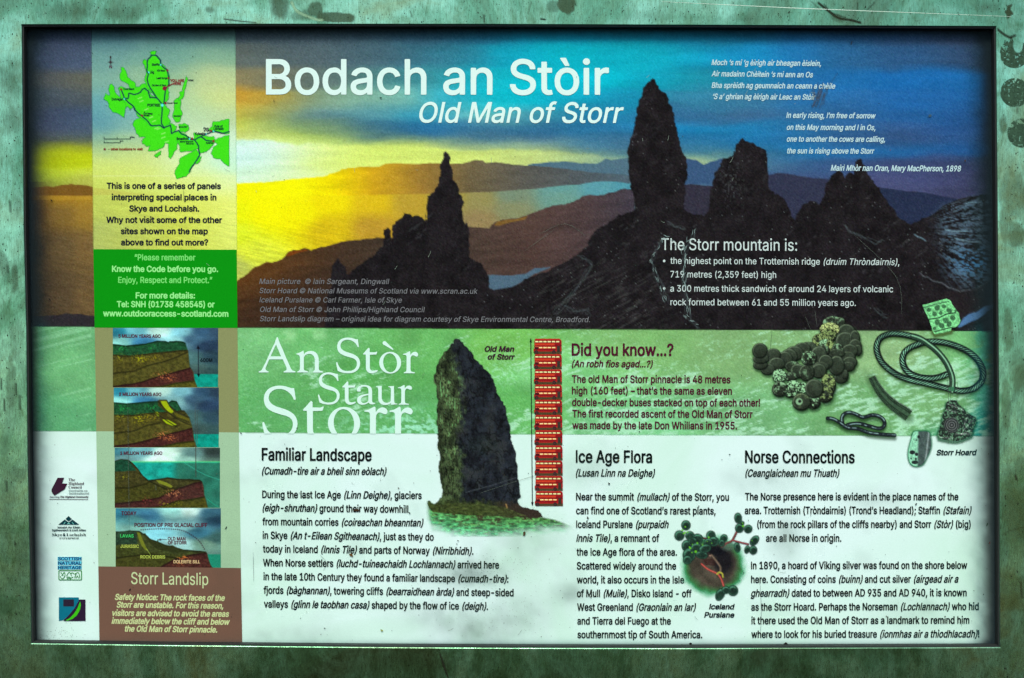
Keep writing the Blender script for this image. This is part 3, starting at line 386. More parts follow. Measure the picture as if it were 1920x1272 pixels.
78:[104,[11,0,3,-1,10,0,2,1,0,101,14,-29,36,-72,2,-1,16,1,0,128,-13,0,-2,0,0,-98,-1,-2,-50,100,-1,0,-15,0,-1,0]],
79:[106,[44,-2,12,0,10,1,8,5,8,6,6,8,6,10,4,13,1,13,1,14,-2,14,-3,12,-5,12,-6,9,-8,8,-9,5,-10,2,-10,0,-9,-3,-8,-5,-7,-6,-5,-8,-5,-10,-3,-11,-2,-13,-1,-16,1,-14,6,-20,6,-8,7,-8,9,-6],[50,14,-6,2,-6,4,-6,4,-4,7,-3,9,-2,8,-1,20,2,19,4,9,4,6,5,5,6,4,7,1,6,1,6,-1,6,-4,6,-4,4,-8,4,-8,2,-7,1,-10,0,-11,-1,-12,-2,-8,-8,-15,-4,-5,-7,-4,-6,-2]],
80:[89,[11,0,3,-1,10,0,2,1,0,45,25,1,10,2,6,3,5,4,4,5,3,6,3,9,0,9,0,11,-2,9,-3,8,-4,6,-6,4,-6,4,-11,2,-38,0,-1,0],[27,62,-1,2,0,47,1,1,21,0,6,-1,5,-2,5,-7,4,-10,0,-12,-4,-10,-4,-4,-6,-4,-6,0]],
81:[106,[79,-12,1,-1,13,0,1,1,-12,22,6,8,4,8,4,10,4,18,-1,24,-3,12,-2,10,-6,10,-6,7,-5,5,-7,4,-8,3,-9,1,-9,-1,-8,-3,-10,-6,-8,-10,-5,-12,-4,-12,-2,-16,1,-17,2,-13,3,-12,5,-8,5,-8,7,-6,8,-6,12,-2,10,0,10,3],[52,14,-6,2,-6,2,-6,5,-4,7,-4,7,-2,9,-2,10,0,11,0,11,5,15,4,7,5,6,6,4,6,2,6,1,7,-1,6,-3,5,-5,6,-6,3,-8,3,-8,1,-22,-1,-12,-2,-8,-8,-15,-1,-1,-10,16,-15,0,14,-23,0,-1]],
82:[90,[11,0,3,-1,10,0,2,1,0,48,1,0,21,0,22,-48,1,-1,13,0,2,1,-22,52,10,8,6,10,2,12,0,17,-2,9,-4,7,-6,7,-8,4,-12,2,-38,0,-1,0],[27,65,-1,1,0,45,1,1,23,0,6,-2,5,-2,5,-7,2,-9,-1,-12,-1,-5,-2,-3,-6,-5,-6,-2]],
83:[90,[35,-2,9,-1,8,1,8,2,6,3,7,5,5,6,2,8,2,7,0,10,-1,7,-3,8,-4,5,-12,8,-22,8,-8,4,-4,4,-3,5,-1,8,2,6,2,4,6,5,8,3,10,-1,7,-3,5,-6,2,-10,2,0,13,0,0,5,-2,7,-3,7,-4,5,-4,4,-6,4,-6,2,-14,2,-7,-2,-6,-2,-6,-3,-5,-5,-4,-5,-2,-7,-2,-7,0,-9,0,-7,3,-7,5,-6,4,-4,8,-4,29,-12,5,-4,4,-6,0,-10,-4,-8,-4,-4,-4,-2,-8,-2,-10,0,-8,4,-6,6,-2,11,-14,0,-2,-1,3,-12,5,-12,10,-8]],
84:[90,[38,0,1,-1,13,0,0,1,0,111,2,1,30,0,0,16,-78,0,0,-14,0,-2,30,0,2,-1]],
85:[104,[42,-2,8,-1,14,1,7,4,6,4,5,4,4,6,3,7,2,7,1,10,0,88,-14,0,0,-2,0,-82,-2,-12,-4,-8,-5,-5,-6,-3,-9,-2,-8,1,-6,3,-6,5,-4,7,-2,13,0,83,-2,2,-12,0,-1,-2,0,-83,2,-15,5,-12,6,-8,8,-6]],
86:[96,[40,0,1,-1,15,0,38,129,-14,0,-2,0,-21,-76,-9,-34,-30,110,-2,0,-12,0,-2,0]],
87:[137,[30,0,2,-1,14,0,1,1,21,100,22,-100,2,-1,14,0,1,1,27,128,-13,0,-1,0,-22,-105,-21,105,-1,0,-14,0,-2,0,-20,-102,-2,-2,-20,104,-2,0,-12,0,-2,0]],
88:[95,[2,0,3,-1,13,0,2,1,28,52,27,-52,3,-1,13,0,1,1,-36,66,34,60,0,2,-15,0,-1,0,-26,-50,-6,14,-20,36,-2,0,-14,0,-1,0,34,-63]],
89:[94,[40,0,1,-1,13,0,0,1,1,52,37,76,-1,0,-14,0,-1,0,-29,-58,-28,58,-2,0,-13,0,-2,0,38,-76]],
90:[88,[8,0,2,-1,70,0,1,1,-1,15,-54,0,54,100,0,11,0,2,-72,0,-1,0,0,-14,1,-2,52,0,2,-1,-54,-99]],
97:[78,[24,-2,10,-1,7,1,7,5,6,6,1,-10,13,0,0,1,0,66,-1,10,-3,7,-4,6,-6,5,-8,2,-6,1,-6,-1,-8,-2,-5,-2,-5,-4,-4,-4,-5,-11,1,-1,12,-4,5,7,3,3,6,3,6,1,5,-1,3,-2,4,-3,2,-6,0,-7,-2,-3,-4,-2,-20,-4,-8,-2,-8,-6,-5,-7,-1,-6,-1,-7,1,-7,2,-6,2,-5,5,-5,5,-3],[30,13,-6,3,-4,4,0,8,2,6,3,4,5,2,24,5,0,-15,-2,-4,-2,-6,-4,-4,-5,-2,-5,-2]],
98:[85,[38,-2,10,-1,9,2,7,5,8,9,4,11,2,12,1,14,-1,14,-4,12,-4,8,-7,7,-7,5,-10,1,-9,-1,-7,-6,-6,-7,0,43,-1,2,-13,0,0,-2,0,-126,0,-1,13,0,1,10,0,3,6,-9,4,-3],[42,13,-4,1,-4,2,-3,3,-3,5,-4,12,0,16,2,14,4,8,7,6,3,1,6,1,4,-2,4,-2,6,-8,4,-12,0,-15,-2,-14,-5,-10,-7,-5,-3,-1]],
99:[79,[34,-2,6,-1,7,1,6,1,7,3,4,4,8,12,2,8,-2,0,-12,4,-3,-8,-4,-6,-6,-2,-7,-2,-4,2,-6,2,-3,4,-3,6,-4,14,1,16,3,12,3,6,3,4,4,2,4,1,5,1,5,-2,4,-2,4,-4,4,-10,12,4,2,1,-4,10,-6,9,-8,6,-10,3,-8,0,-6,-1,-6,-4,-6,-4,-4,-5,-4,-7,-4,-10,-2,-8,0,-12,0,-10,2,-10,4,-8,4,-7,4,-6,7,-5]],
100:[85,[32,-2,8,-1,8,1,8,6,4,7,2,-2,0,-10,12,0,2,1,0,126,-2,2,-12,0,-1,-2,-1,-42,-4,6,-6,5,-10,2,-8,-1,-8,-3,-6,-5,-6,-9,-3,-9,-3,-12,0,-12,0,-10,3,-12,3,-8,6,-10,6,-4],[38,13,-4,1,-4,2,-6,9,-3,13,-1,14,2,12,5,10,6,6,4,1,5,1,5,-2,3,-2,4,-4,3,-4,3,-11,1,-16,-2,-14,-5,-10,-7,-5]],
101:[81,[34,-2,6,-1,8,1,6,1,6,3,4,4,4,4,4,6,2,7,-14,4,-2,-7,-5,-4,-6,-3,-7,-1,-4,2,-6,2,-4,4,-3,6,-2,8,-1,7,55,1,0,10,-1,11,-2,10,-4,7,-4,6,-6,6,-6,3,-8,2,-6,0,-8,-1,-6,-4,-4,-4,-4,-5,-5,-7,-3,-10,-2,-10,0,-10,0,-10,2,-10,4,-8,4,-7,4,-6,7,-5],[20,56,2,10,5,8,6,6,7,2,8,-2,6,-4,4,-8,2,-12]],
102:[50,[15,0,1,-1,12,0,2,1,0,80,16,1,0,14,-1,1,-15,0,0,2,0,10,0,4,4,4,5,2,6,-2,1,0,4,14,-1,1,-5,2,-6,1,-6,-1,-8,-5,-4,-4,-4,-7,-1,-7,0,-14,-13,0,-2,-1,0,-14,14,0,1,-1]],
103:[85,[32,-38,8,0,7,0,6,1,7,3,4,2,4,5,3,5,3,6,2,14,0,97,-2,1,-12,-1,0,-10,-2,-1,-5,7,-7,5,-8,1,-10,-1,-7,-4,-6,-6,-5,-8,-3,-7,-3,-16,0,-17,4,-16,7,-12,5,-4,6,-4,6,-2,6,0,6,1,4,2,6,5,4,6,2,-2,-1,-16,-1,-6,-3,-6,-5,-5,-9,-3,-10,2,-7,4,-6,8,-10,-6,-1,-2,3,-4,6,-8,6,-5],[38,16,-8,3,-3,3,-3,6,-3,10,-1,14,2,13,5,9,6,6,4,1,5,1,5,-2,3,-2,4,-3,3,-4,3,-11,2,-16,-3,-13,-5,-9,-4,-4,-3,-2]],
104:[82,[10,0,2,-1,11,0,1,1,0,56,0,9,2,7,4,4,6,4,6,2,5,-2,5,-2,4,-6,2,-6,0,-7,0,-59,2,-1,10,0,2,1,0,64,0,8,-2,8,-4,7,-6,5,-6,4,-6,1,-8,-1,-6,-2,-6,-4,-4,-6,0,42,-1,2,-13,0]],
105:[34,[10,0,1,-1,11,0,2,1,0,94,-2,0,-11,0,-1,0],[14,112,4,0,4,2,3,4,1,4,0,4,-2,4,-2,2,-4,2,-4,0,-2,-1,-3,-3,-1,-4,0,-4,0,-4,3,-4]],
106:[34,[-3,-36,1,0,8,0,4,1,4,3,6,6,3,9,1,10,0,100,-1,1,-13,0,0,-1,0,-103,-2,-6,-2,-3,-3,-1,-5,0,-1,-2],[13,113,4,-1,3,1,4,3,2,4,0,4,0,4,-3,4,-3,2,-4,0,-4,-1,-2,-3,-2,-3,-1,-4,1,-5,2,-2]],
107:[76,[10,0,2,-1,11,0,1,1,0,34,6,8,28,-42,16,-1,2,1,-34,54,31,41,-1,1,-15,0,-33,-42,0,72,-1,2,-13,0]],
108:[34,[10,-1,14,0,0,129,-14,0]],
109:[122,[10,0,2,-1,11,0,1,1,0,66,2,6,4,6,4,2,6,2,4,-1,4,-2,4,-5,2,-5,0,-69,2,-1,11,0,1,1,0,68,3,6,3,4,6,3,4,1,6,-2,4,-2,2,-4,2,-5,0,-69,2,-1,12,0,0,1,0,70,-3,12,-6,10,-5,3,-5,2,-5,1,-6,-1,-10,-5,-4,-4,-4,-6,-1,0,-3,6,-3,4,-4,3,-5,2,-8,0,-6,-2,-5,-3,-5,-8,0,2,-1,10,-13,0,0,-1]],
110:[82,[10,0,2,-1,11,0,1,1,0,56,0,9,2,7,4,4,6,4,6,2,5,-2,5,-2,4,-6,2,-6,0,-7,0,-59,2,-1,10,0,2,1,0,60,0,12,-2,7,-4,7,-4,5,-5,3,-9,3,-10,-1,-8,-4,-6,-8,0,2,-1,10,-13,0,0,-1]],
111:[83,[34,-2,8,-1,8,1,6,2,6,4,5,6,5,8,2,8,2,10,1,10,-1,12,-2,10,-3,8,-5,8,-6,6,-6,4,-7,2,-7,1,-8,-1,-6,-3,-6,-4,-4,-6,-4,-7,-4,-10,-2,-8,0,-12,0,-10,2,-10,4,-8,4,-7,4,-6,7,-5],[34,14,-4,2,-3,4,-3,6,-3,12,-1,14,2,12,6,10,2,4,4,2,4,1,5,1,5,-2,4,-2,6,-8,4,-12,0,-16,-2,-14,-5,-9,-3,-3,-4,-2,-5,-2]],
112:[85,[10,-36,2,0,11,0,1,0,0,48,6,-8,6,-5,6,-2,8,1,8,2,6,4,6,8,5,8,3,10,1,13,-1,14,-2,11,-3,10,-5,8,-5,5,-7,5,-10,1,-9,-1,-7,-6,-6,-7,0,1,-1,12,-13,0,0,-2],[40,13,-7,4,-5,9,-4,12,0,15,2,13,4,8,7,6,3,1,6,1,4,-2,4,-2,6,-8,2,-6,2,-7,0,-15,-2,-14,-5,-9,-3,-3,-4,-2]],
113:[85,[61,-36,2,0,11,0,2,0,0,130,-2,2,-12,0,0,-10,-2,-2,-4,6,-6,5,-7,2,-9,-1,-7,-2,-7,-4,-5,-7,-5,-9,-2,-10,-2,-10,0,-14,2,-10,3,-12,5,-8,7,-8,7,-4,10,-1,8,1,8,6,4,7],[38,13,-4,1,-4,2,-3,4,-3,5,-3,13,-1,14,2,12,5,10,6,6,4,1,5,1,5,-2,3,-2,4,-4,3,-4,3,-10,1,-17,-2,-13,-5,-10,-4,-4,-3,-2]],
114:[52,[10,0,2,-1,11,0,1,1,0,59,0,7,4,8,5,4,7,2,10,0,0,16,-10,1,-6,-1,-6,-4,-4,-6,0,2,-1,8,-13,0,0,-1]],
115:[73,[28,-2,6,-1,7,0,6,1,7,4,4,3,4,4,3,5,1,6,1,6,-1,8,-2,6,-4,6,-9,6,-21,6,-4,4,-3,4,0,4,1,6,4,4,6,2,7,0,5,-2,4,-4,4,-8,12,4,-2,7,-6,9,-6,6,-8,2,-13,0,-10,-4,-5,-3,-4,-5,-3,-10,-1,-8,2,-7,2,-5,4,-5,8,-5,22,-8,4,-2,2,-5,0,-6,-2,-5,-5,-4,-5,-2,-8,1,-6,3,-4,3,-2,7,-2,2,-12,-4,2,-8,5,-10,7,-4]],
116:[46,[26,-1,10,-1,6,1,2,1,-3,14,-9,0,-3,1,-3,4,0,5,0,56,16,1,0,14,-16,1,0,22,-1,1,-11,0,-2,-1,0,-22,-10,0,-2,-1,0,-13,12,-2,0,-58,0,-7,2,-5,4,-5,4,-3]],
117:[82,[29,-2,9,0,8,2,7,4,5,7,0,-11,2,-1,10,0,2,1,0,94,0,2,-12,0,-2,-1,0,-57,0,-8,-2,-6,-4,-6,-5,-3,-7,-1,-6,0,-4,4,-4,4,-2,6,0,67,-2,1,-12,0,0,-1,0,-61,1,-13,3,-9,4,-6,5,-4]],
118:[78,[32,0,2,-1,10,0,2,1,29,94,-1,2,-13,0,-1,-1,-20,-73,-2,0,-20,73,-2,1,-12,0,-2,-1]],
119:[114,[26,0,2,-1,12,0,1,1,16,70,15,-70,2,-1,12,0,1,1,23,96,-13,0,-2,-1,-15,-73,-16,74,-13,0,-1,-1,-16,-71,0,2,-16,69,-1,1,-13,0,0,-1]],
120:[76,[3,0,1,-1,14,0,1,1,19,36,18,-36,16,-1,0,1,-26,48,26,47,-2,1,-14,0,0,-1,-18,-33,-18,34,-14,0,-1,-1,25,-46]],
121:[78,[11,-36,9,-1,7,1,7,6,5,8,36,116,-1,2,-13,0,-1,-1,-20,-72,-2,-2,-20,74,-2,1,-12,0,-2,-1,30,-95,-4,-12,-4,-7,-4,-3,-8,2,-4,-15]],
122:[76,[8,0,2,-1,57,0,1,1,0,15,-40,0,-1,1,41,66,-1,14,-57,0,-2,-1,0,-14,2,-1,37,0,2,-1,-41,-67]],
169:[128,[54,-2,12,-1,10,2,10,4,9,7,9,10,6,10,4,10,2,14,1,13,-1,13,-4,13,-7,13,-7,9,-10,7,-10,6,-10,2,-10,0,-10,-2,-8,-4,-9,-8,-7,-8,-6,-10,-5,-12,-3,-13,0,-13,2,-13,3,-11,5,-12,8,-10,8,-7,9,-6],[58,14,-7,2,-6,4,-7,5,-5,7,-5,8,-2,10,-2,18,2,10,2,9,6,9,4,6,7,6,6,3,7,2,8,1,8,-2,7,-4,7,-5,6,-7,4,-9,4,-9,1,-10,0,-10,-1,-10,-4,-8,-4,-9,-6,-7,-7,-5,-7,-3,-8,-2],[62,26,6,0,6,2,4,2,6,5,4,5,2,6,2,10,-1,0,-13,0,-2,-6,-2,-4,-4,-2,-5,-2,-9,2,-4,4,-2,4,-2,8,0,10,4,9,6,5,7,1,7,-2,4,-5,4,-8,12,0,1,2,-3,11,-6,9,-8,6,-8,3,-6,1,-6,-2,-5,-2,-5,-4,-8,-10,-2,-6,-2,-8,0,-7,0,-7,4,-13,4,-6,4,-4,5,-4]],
224:[78,[24,-2,10,-1,7,1,7,5,6,6,1,-10,13,0,0,1,0,66,-1,10,-3,7,-4,6,-6,5,-8,2,-6,1,-6,-1,-8,-2,-5,-2,-5,-4,-4,-4,-5,-11,1,-1,12,-4,5,7,3,3,6,3,6,1,5,-1,3,-2,4,-3,2,-6,0,-7,-2,-3,-4,-2,-20,-4,-8,-2,-8,-6,-5,-7,-1,-6,-1,-7,1,-7,2,-6,2,-5,5,-5,5,-3],[30,13,-6,3,-4,4,0,8,2,6,3,4,5,2,24,5,0,-15,-2,-4,-2,-6,-4,-4,-5,-2,-5,-2],[32,109,12,0,-9,25,-1,2,-14,0,-1,-2]],
232:[81,[34,-2,6,-1,8,1,6,1,6,3,4,4,4,4,4,6,2,7,-14,4,-2,-7,-5,-4,-6,-3,-7,-1,-4,2,-6,2,-4,4,-3,6,-2,8,-1,7,55,1,0,10,-1,11,-2,10,-4,7,-4,6,-6,6,-6,3,-8,2,-6,0,-8,-1,-6,-4,-4,-4,-4,-5,-5,-7,-3,-10,-2,-10,0,-10,0,-10,2,-10,4,-8,4,-7,4,-6,7,-5],[20,56,2,10,5,8,6,6,7,2,8,-2,6,-4,4,-8,2,-12],[35,109,12,0,-10,27,-15,0,0,-2]],
233:[81,[34,-2,6,-1,8,1,6,1,6,3,4,4,4,4,4,6,2,7,-14,4,-2,-7,-5,-4,-6,-3,-7,-1,-4,2,-6,2,-4,4,-3,6,-2,8,-1,7,55,1,0,10,-1,11,-2,10,-4,7,-4,6,-6,6,-6,3,-8,2,-6,0,-8,-1,-6,-4,-4,-4,-4,-5,-5,-7,-3,-10,-2,-10,0,-10,0,-10,2,-10,4,-8,4,-7,4,-6,7,-5],[20,56,2,10,5,8,6,6,7,2,8,-2,6,-4,4,-8,2,-12],[34,109,12,0,14,25,0,2,-16,0]],
236:[34,[10,0,1,-1,11,0,2,1,0,94,-2,0,-11,0,-1,0],[12,109,10,0,1,1,-9,25,-2,1,-14,0,0,-2,12,-24]],
242:[83,[34,-2,8,-1,8,1,6,2,6,4,5,6,5,8,2,8,2,10,1,10,-1,12,-2,10,-3,8,-5,8,-6,6,-6,4,-7,2,-7,1,-8,-1,-6,-3,-6,-4,-4,-6,-4,-7,-4,-10,-2,-8,0,-12,0,-10,2,-10,4,-8,4,-7,4,-6,7,-5],[34,14,-4,2,-3,4,-3,6,-3,12,-1,14,2,12,6,10,2,4,4,2,4,1,5,1,5,-2,4,-2,6,-8,4,-12,0,-16,-2,-14,-5,-9,-3,-3,-4,-2,-5,-2],[36,109,12,0,-10,26,-1,1,-14,0,-1,-2]],
8211:[70,[-1,47,1,-1,70,0,1,1,0,13,-1,2,-70,0,-1,-2]],
8216:[36,[10,80,2,-2,12,0,1,2,6,47,-1,1,-8,0,-2,-1]],
8217:[36,[10,80,2,-2,7,0,1,2,11,47,-1,1,-14,0,0,-1]],
8220:[60,[10,80,2,-2,12,0,1,2,6,47,-1,1,-8,0,-2,-1],[34,80,2,-2,13,0,1,2,6,47,0,1,-10,0,-2,-1]],
8221:[60,[10,80,2,-2,7,0,1,2,11,47,-1,1,-14,0,0,-1],[34,80,2,-2,8,0,2,2,10,47,0,1,-14,0,-2,-1]],
8226:[78,[33,23,4,-1,5,0,5,2,4,2,7,8,3,10,0,13,-3,10,-7,7,-4,3,-5,1,-8,0,-8,-4,-6,-8,-4,-9,0,-11,4,-10,5,-8]],
73:[36,[11,-1,14,0,0,129,-14,0]],
32:[38],
}
GLY['B'] = {
33:[44,[18,-8,8,0,6,3,4,5,2,6,0,8,-2,6,-4,5,-6,3,-6,0,-7,-2,-5,-6,-2,-6,0,-8,2,-6,5,-5],[13,34,17,0,3,1,2,4,1,89,-2,4,-4,2,-17,0,-3,-2,-2,-3,0,-89,2,-4]],
38:[100,[38,-8,8,0,10,1,9,3,7,4,6,-5,2,-1,19,0,5,2,1,4,-1,4,-14,18,4,9,3,10,1,15,0,4,-6,2,-16,0,-2,-1,-2,-3,0,-9,-2,1,-11,14,0,2,13,12,5,10,3,13,-2,7,-1,6,-5,10,-7,5,-9,5,-8,1,-10,-1,-10,-3,-8,-7,-6,-8,-4,-12,1,-10,3,-10,7,-14,-9,-9,-6,-7,-4,-10,-1,-8,1,-9,1,-7,3,-8,5,-6,5,-6,8,-4],[42,18,-4,1,-4,2,-4,3,-2,6,0,4,2,6,8,8,18,-24,0,-2,-4,-2],[42,88,-4,6,0,8,1,4,3,2,6,0,2,-1,2,-3,0,-6,-3,-4]],
40:[62,[38,-30,17,0,3,2,2,4,-14,40,-4,16,-2,16,2,20,3,20,7,24,8,22,-2,4,-4,4,-15,0,-3,-2,-2,-2,-7,-16,-6,-17,-4,-19,-3,-18,0,-26,4,-26,4,-14,5,-14,7,-16]],
41:[62,[6,-30,16,0,2,0,3,2,7,16,7,18,4,15,3,17,0,13,0,15,-6,32,-5,18,-5,14,-5,8,-3,2,-2,2,-16,-1,-3,-3,-1,-3,8,-23,6,-18,3,-20,2,-19,-1,-17,-3,-18,-6,-20,-9,-22,1,-6]],
44:[42,[6,-36,14,0,4,1,1,3,13,48,-1,4,-3,4,-20,0,-3,-1,-2,-3,-7,-50,1,-4]],
45:[102,[24,40,54,0,2,2,2,4,0,17,-2,3,-4,2,-53,-1,-3,-1,-1,-4,0,-15,1,-4]],
46:[42,[18,-8,7,0,5,3,6,5,2,6,0,8,-2,6,-5,5,-6,3,-7,0,-6,-2,-4,-6,-3,-6,0,-8,3,-6,4,-5]],
47:[56,[1,-26,16,0,3,2,2,2,38,154,-2,5,-4,3,-16,0,-2,-2,-2,-4,-38,-152,2,-5]],
48:[102,[46,-8,8,0,12,2,8,5,8,7,6,10,4,10,4,12,2,16,0,16,-2,17,-4,14,-4,11,-6,9,-8,7,-10,6,-10,2,-10,-1,-10,-3,-7,-4,-7,-7,-6,-9,-4,-11,-4,-13,-2,-14,0,-20,2,-14,3,-13,5,-11,6,-10,7,-6,9,-6],[48,20,-4,1,-3,3,-6,10,-3,16,0,21,2,16,4,13,6,6,8,2,4,-1,4,-3,4,-4,2,-6,4,-16,0,-21,-2,-17,-4,-13,-3,-3,-4,-4,-3,-1]],
49:[102,[15,-6,73,0,4,1,2,3,0,16,-2,4,-4,2,-18,0,-2,1,0,107,0,3,-4,2,-22,1,-26,-22,-3,-3,0,-20,1,-4,3,-2,5,1,18,14,1,0,0,-77,-1,-1,-24,0,-4,-2,-2,-4,0,-16,2,-2]],
50:[102,[12,-6,76,0,4,1,2,3,0,17,-1,3,-3,2,-2,1,-40,0,22,25,12,15,6,13,4,11,0,15,-2,8,-2,6,-10,11,-11,7,-7,2,-10,2,-8,-2,-9,-2,-7,-4,-6,-6,-5,-6,-3,-7,-3,-9,-1,-10,2,-4,3,-2,17,0,2,1,3,4,1,7,2,6,4,4,5,2,7,0,6,-3,4,-5,2,-8,-2,-7,-6,-10,-50,-60,0,-3,0,-14,2,-2]],
51:[102,[42,-8,10,0,9,1,14,5,11,10,4,8,3,6,2,10,-1,10,-1,9,-3,7,-6,8,-5,5,-7,4,-9,3,27,34,0,16,-2,4,-2,2,-71,0,-4,-2,-1,-2,-1,-18,1,-2,2,-2,4,-2,36,0,-22,-28,-2,-4,0,-13,2,-4,4,-1,18,-2,6,-1,4,-3,4,-6,2,-6,-1,-6,-2,-6,-4,-4,-3,-2,-6,0,-6,0,-6,1,-5,3,-3,4,-2,8,-4,4,-18,0,-3,-2,-2,-4,1,-8,2,-8,4,-6,4,-6,6,-6,8,-4,7,-2]],
52:[102,[61,-6,17,0,4,1,2,3,0,21,11,1,3,2,2,4,0,15,-2,4,-4,2,-10,1,0,32,-2,4,-3,2,-17,0,-2,-1,-2,-3,-1,-2,-1,-33,-21,1,41,77,0,4,-1,2,-5,3,-15,0,-5,-3,-48,-91,0,-15,2,-3,2,-2,50,0,1,-22,1,-2]],
53:[102,[44,-8,8,0,8,0,7,3,7,3,6,6,5,6,4,6,3,8,2,14,0,16,-5,12,-7,10,-8,8,-12,4,-11,2,-13,-2,2,16,1,2,41,0,5,2,2,4,0,16,-2,4,-3,2,-63,0,-4,-2,-1,-2,-8,-66,2,-4,4,-3,16,-2,12,7,6,0,6,0,3,-2,5,-3,2,-5,2,-5,1,-10,-2,-7,-5,-6,-6,-4,-8,0,-6,2,-4,6,-2,8,-4,3,-18,0,-2,-1,-3,-3,0,-5,2,-9,3,-7,4,-7,6,-6,6,-4,8,-3]],
54:[102,[45,-8,9,0,8,1,6,2,8,5,6,5,5,7,6,15,1,10,0,11,-3,10,-4,9,-7,7,-6,6,-7,3,-13,3,24,38,0,6,-1,2,-3,2,-17,0,-5,-2,-34,-55,-6,-13,-3,-12,-1,-11,0,-10,3,-10,4,-9,5,-8,8,-6,9,-4],[47,20,-5,2,-5,6,-2,8,0,8,3,8,4,4,6,4,6,0,6,-4,5,-6,2,-8,-1,-8,-2,-7,-4,-5,-7,-3]],
55:[102,[20,-6,18,0,4,1,52,115,0,18,0,2,-2,2,-4,2,-74,0,-4,-2,-2,-2,0,-18,1,-3,3,-2,51,-1,-47,-104,0,-4]],
56:[102,[44,-8,10,0,10,1,8,3,8,5,7,6,5,7,3,8,1,9,0,10,-2,10,-6,9,-7,7,7,9,4,11,0,13,-2,11,-6,10,-8,7,-10,5,-12,3,-8,-1,-10,-1,-7,-4,-6,-4,-5,-6,-4,-6,-4,-8,0,-8,0,-8,2,-9,4,-7,4,-7,-8,-9,-6,-12,-1,-12,3,-14,4,-10,10,-9,11,-7],[46,20,-7,2,-5,5,-2,7,2,8,4,6,6,3,8,1,7,-2,5,-3,4,-5,1,-8,-1,-6,-4,-4,-5,-4,-6,-1],[46,80,-4,2,-4,4,-2,8,2,6,2,4,4,3,6,1,6,0,6,-4,2,-3,1,-7,-1,-6,-2,-4,-4,-4,-5,-1]],
57:[102,[27,-6,19,0,2,0,2,2,33,54,6,12,3,12,2,10,0,10,-2,10,-4,8,-4,8,-7,6,-7,6,-10,2,-8,2,-9,-1,-7,-3,-8,-3,-6,-5,-6,-6,-4,-8,-3,-9,-1,-9,0,-13,3,-10,4,-9,5,-6,8,-6,8,-4,11,-3,-24,-39,0,-4],[50,68,-6,1,-4,4,-4,7,-1,8,1,8,3,6,5,5,6,1,7,0,5,-6,4,-6,1,-8,-1,-9,-4,-7,-5,-4]],
58:[42,[18,-8,7,0,5,3,6,5,2,6,0,8,-2,6,-5,5,-6,3,-7,0,-6,-2,-4,-6,-3,-6,0,-8,3,-6,4,-5],[18,62,7,0,5,2,6,5,2,6,0,7,-2,7,-5,5,-6,2,-7,1,-6,-3,-5,-5,-2,-7,0,-7,3,-6,4,-5]],
59:[42,[6,-36,14,0,4,1,1,3,13,48,-1,4,-3,4,-20,0,-3,-1,-2,-3,-7,-50,1,-4],[20,62,7,0,7,2,4,6,2,6,0,8,-3,6,-5,4,-6,3,-6,-1,-6,-2,-5,-5,-3,-7,1,-7,3,-6,4,-5]],
63:[80,[34,-8,6,0,6,3,5,5,3,6,0,8,-3,6,-5,6,-6,2,-6,0,-6,-3,-6,-5,-2,-6,0,-8,3,-6,5,-4],[28,32,17,0,3,2,2,2,0,10,2,6,19,17,5,9,2,8,2,9,-1,9,-3,8,-2,6,-5,6,-6,5,-7,3,-8,2,-8,2,-8,-1,-7,-2,-7,-4,-7,-5,-4,-5,-4,-7,-3,-8,0,-12,2,-3,4,-1,15,0,3,1,3,3,1,7,2,5,2,2,4,2,5,0,5,0,3,-3,3,-3,0,-8,-2,-7,-4,-5,-14,-12,-4,-5,-2,-6,-2,-9,-1,-12,2,-4]],
65:[108,[2,-6,18,0,4,1,2,3,9,30,1,1,36,0,10,-31,2,-3,4,-1,17,0,3,1,2,3,0,4,-42,129,-3,2,-20,1,-3,-2,-2,-2,-43,-129,1,-5],[45,56,-1,2,10,31,10,-31,-2,-2]],
66:[102,[12,-6,46,0,14,2,9,2,7,5,5,6,3,6,4,14,0,16,-5,11,-9,12,5,6,3,7,2,11,0,9,-4,10,-4,7,-6,7,-7,5,-10,3,-11,1,-40,0,-4,-2,-2,-2,-1,-130,1,-4],[35,21,0,29,25,1,6,-3,4,-4,3,-5,1,-7,-2,-4,-4,-4,-3,-2,-7,-1],[35,78,0,28,23,0,6,-2,2,-3,2,-5,0,-6,-1,-5,-3,-4,-4,-2,-5,-1]],
67:[115,[54,-8,10,0,10,2,10,3,9,6,7,7,6,10,4,8,3,12,-1,4,-4,2,-19,0,-3,-2,-4,-10,-4,-8,-8,-4,-8,-2,-8,0,-8,4,-6,5,-4,7,-4,8,-2,10,0,13,1,10,2,9,3,8,6,6,4,4,7,2,7,2,6,-2,7,-2,7,-6,4,-6,2,-8,4,-4,18,0,2,2,3,4,-1,8,-4,10,-4,8,-6,8,-7,6,-8,4,-9,4,-8,2,-10,0,-12,-3,-11,-5,-9,-7,-8,-9,-6,-11,-4,-13,-3,-14,-1,-16,2,-14,4,-14,6,-12,8,-10,8,-8,10,-4]],
68:[113,[12,-6,42,0,17,2,9,4,8,6,8,9,6,9,6,15,2,15,0,20,-2,14,-4,12,-6,11,-8,9,-11,8,-11,4,-13,2,-41,0,-4,-2,-2,-2,-1,-130,1,-4],[35,21,-1,85,18,0,10,-2,6,-2,6,-6,4,-6,3,-8,1,-8,1,-13,-1,-9,-2,-10,-6,-11,-4,-4,-5,-3,-11,-3]],
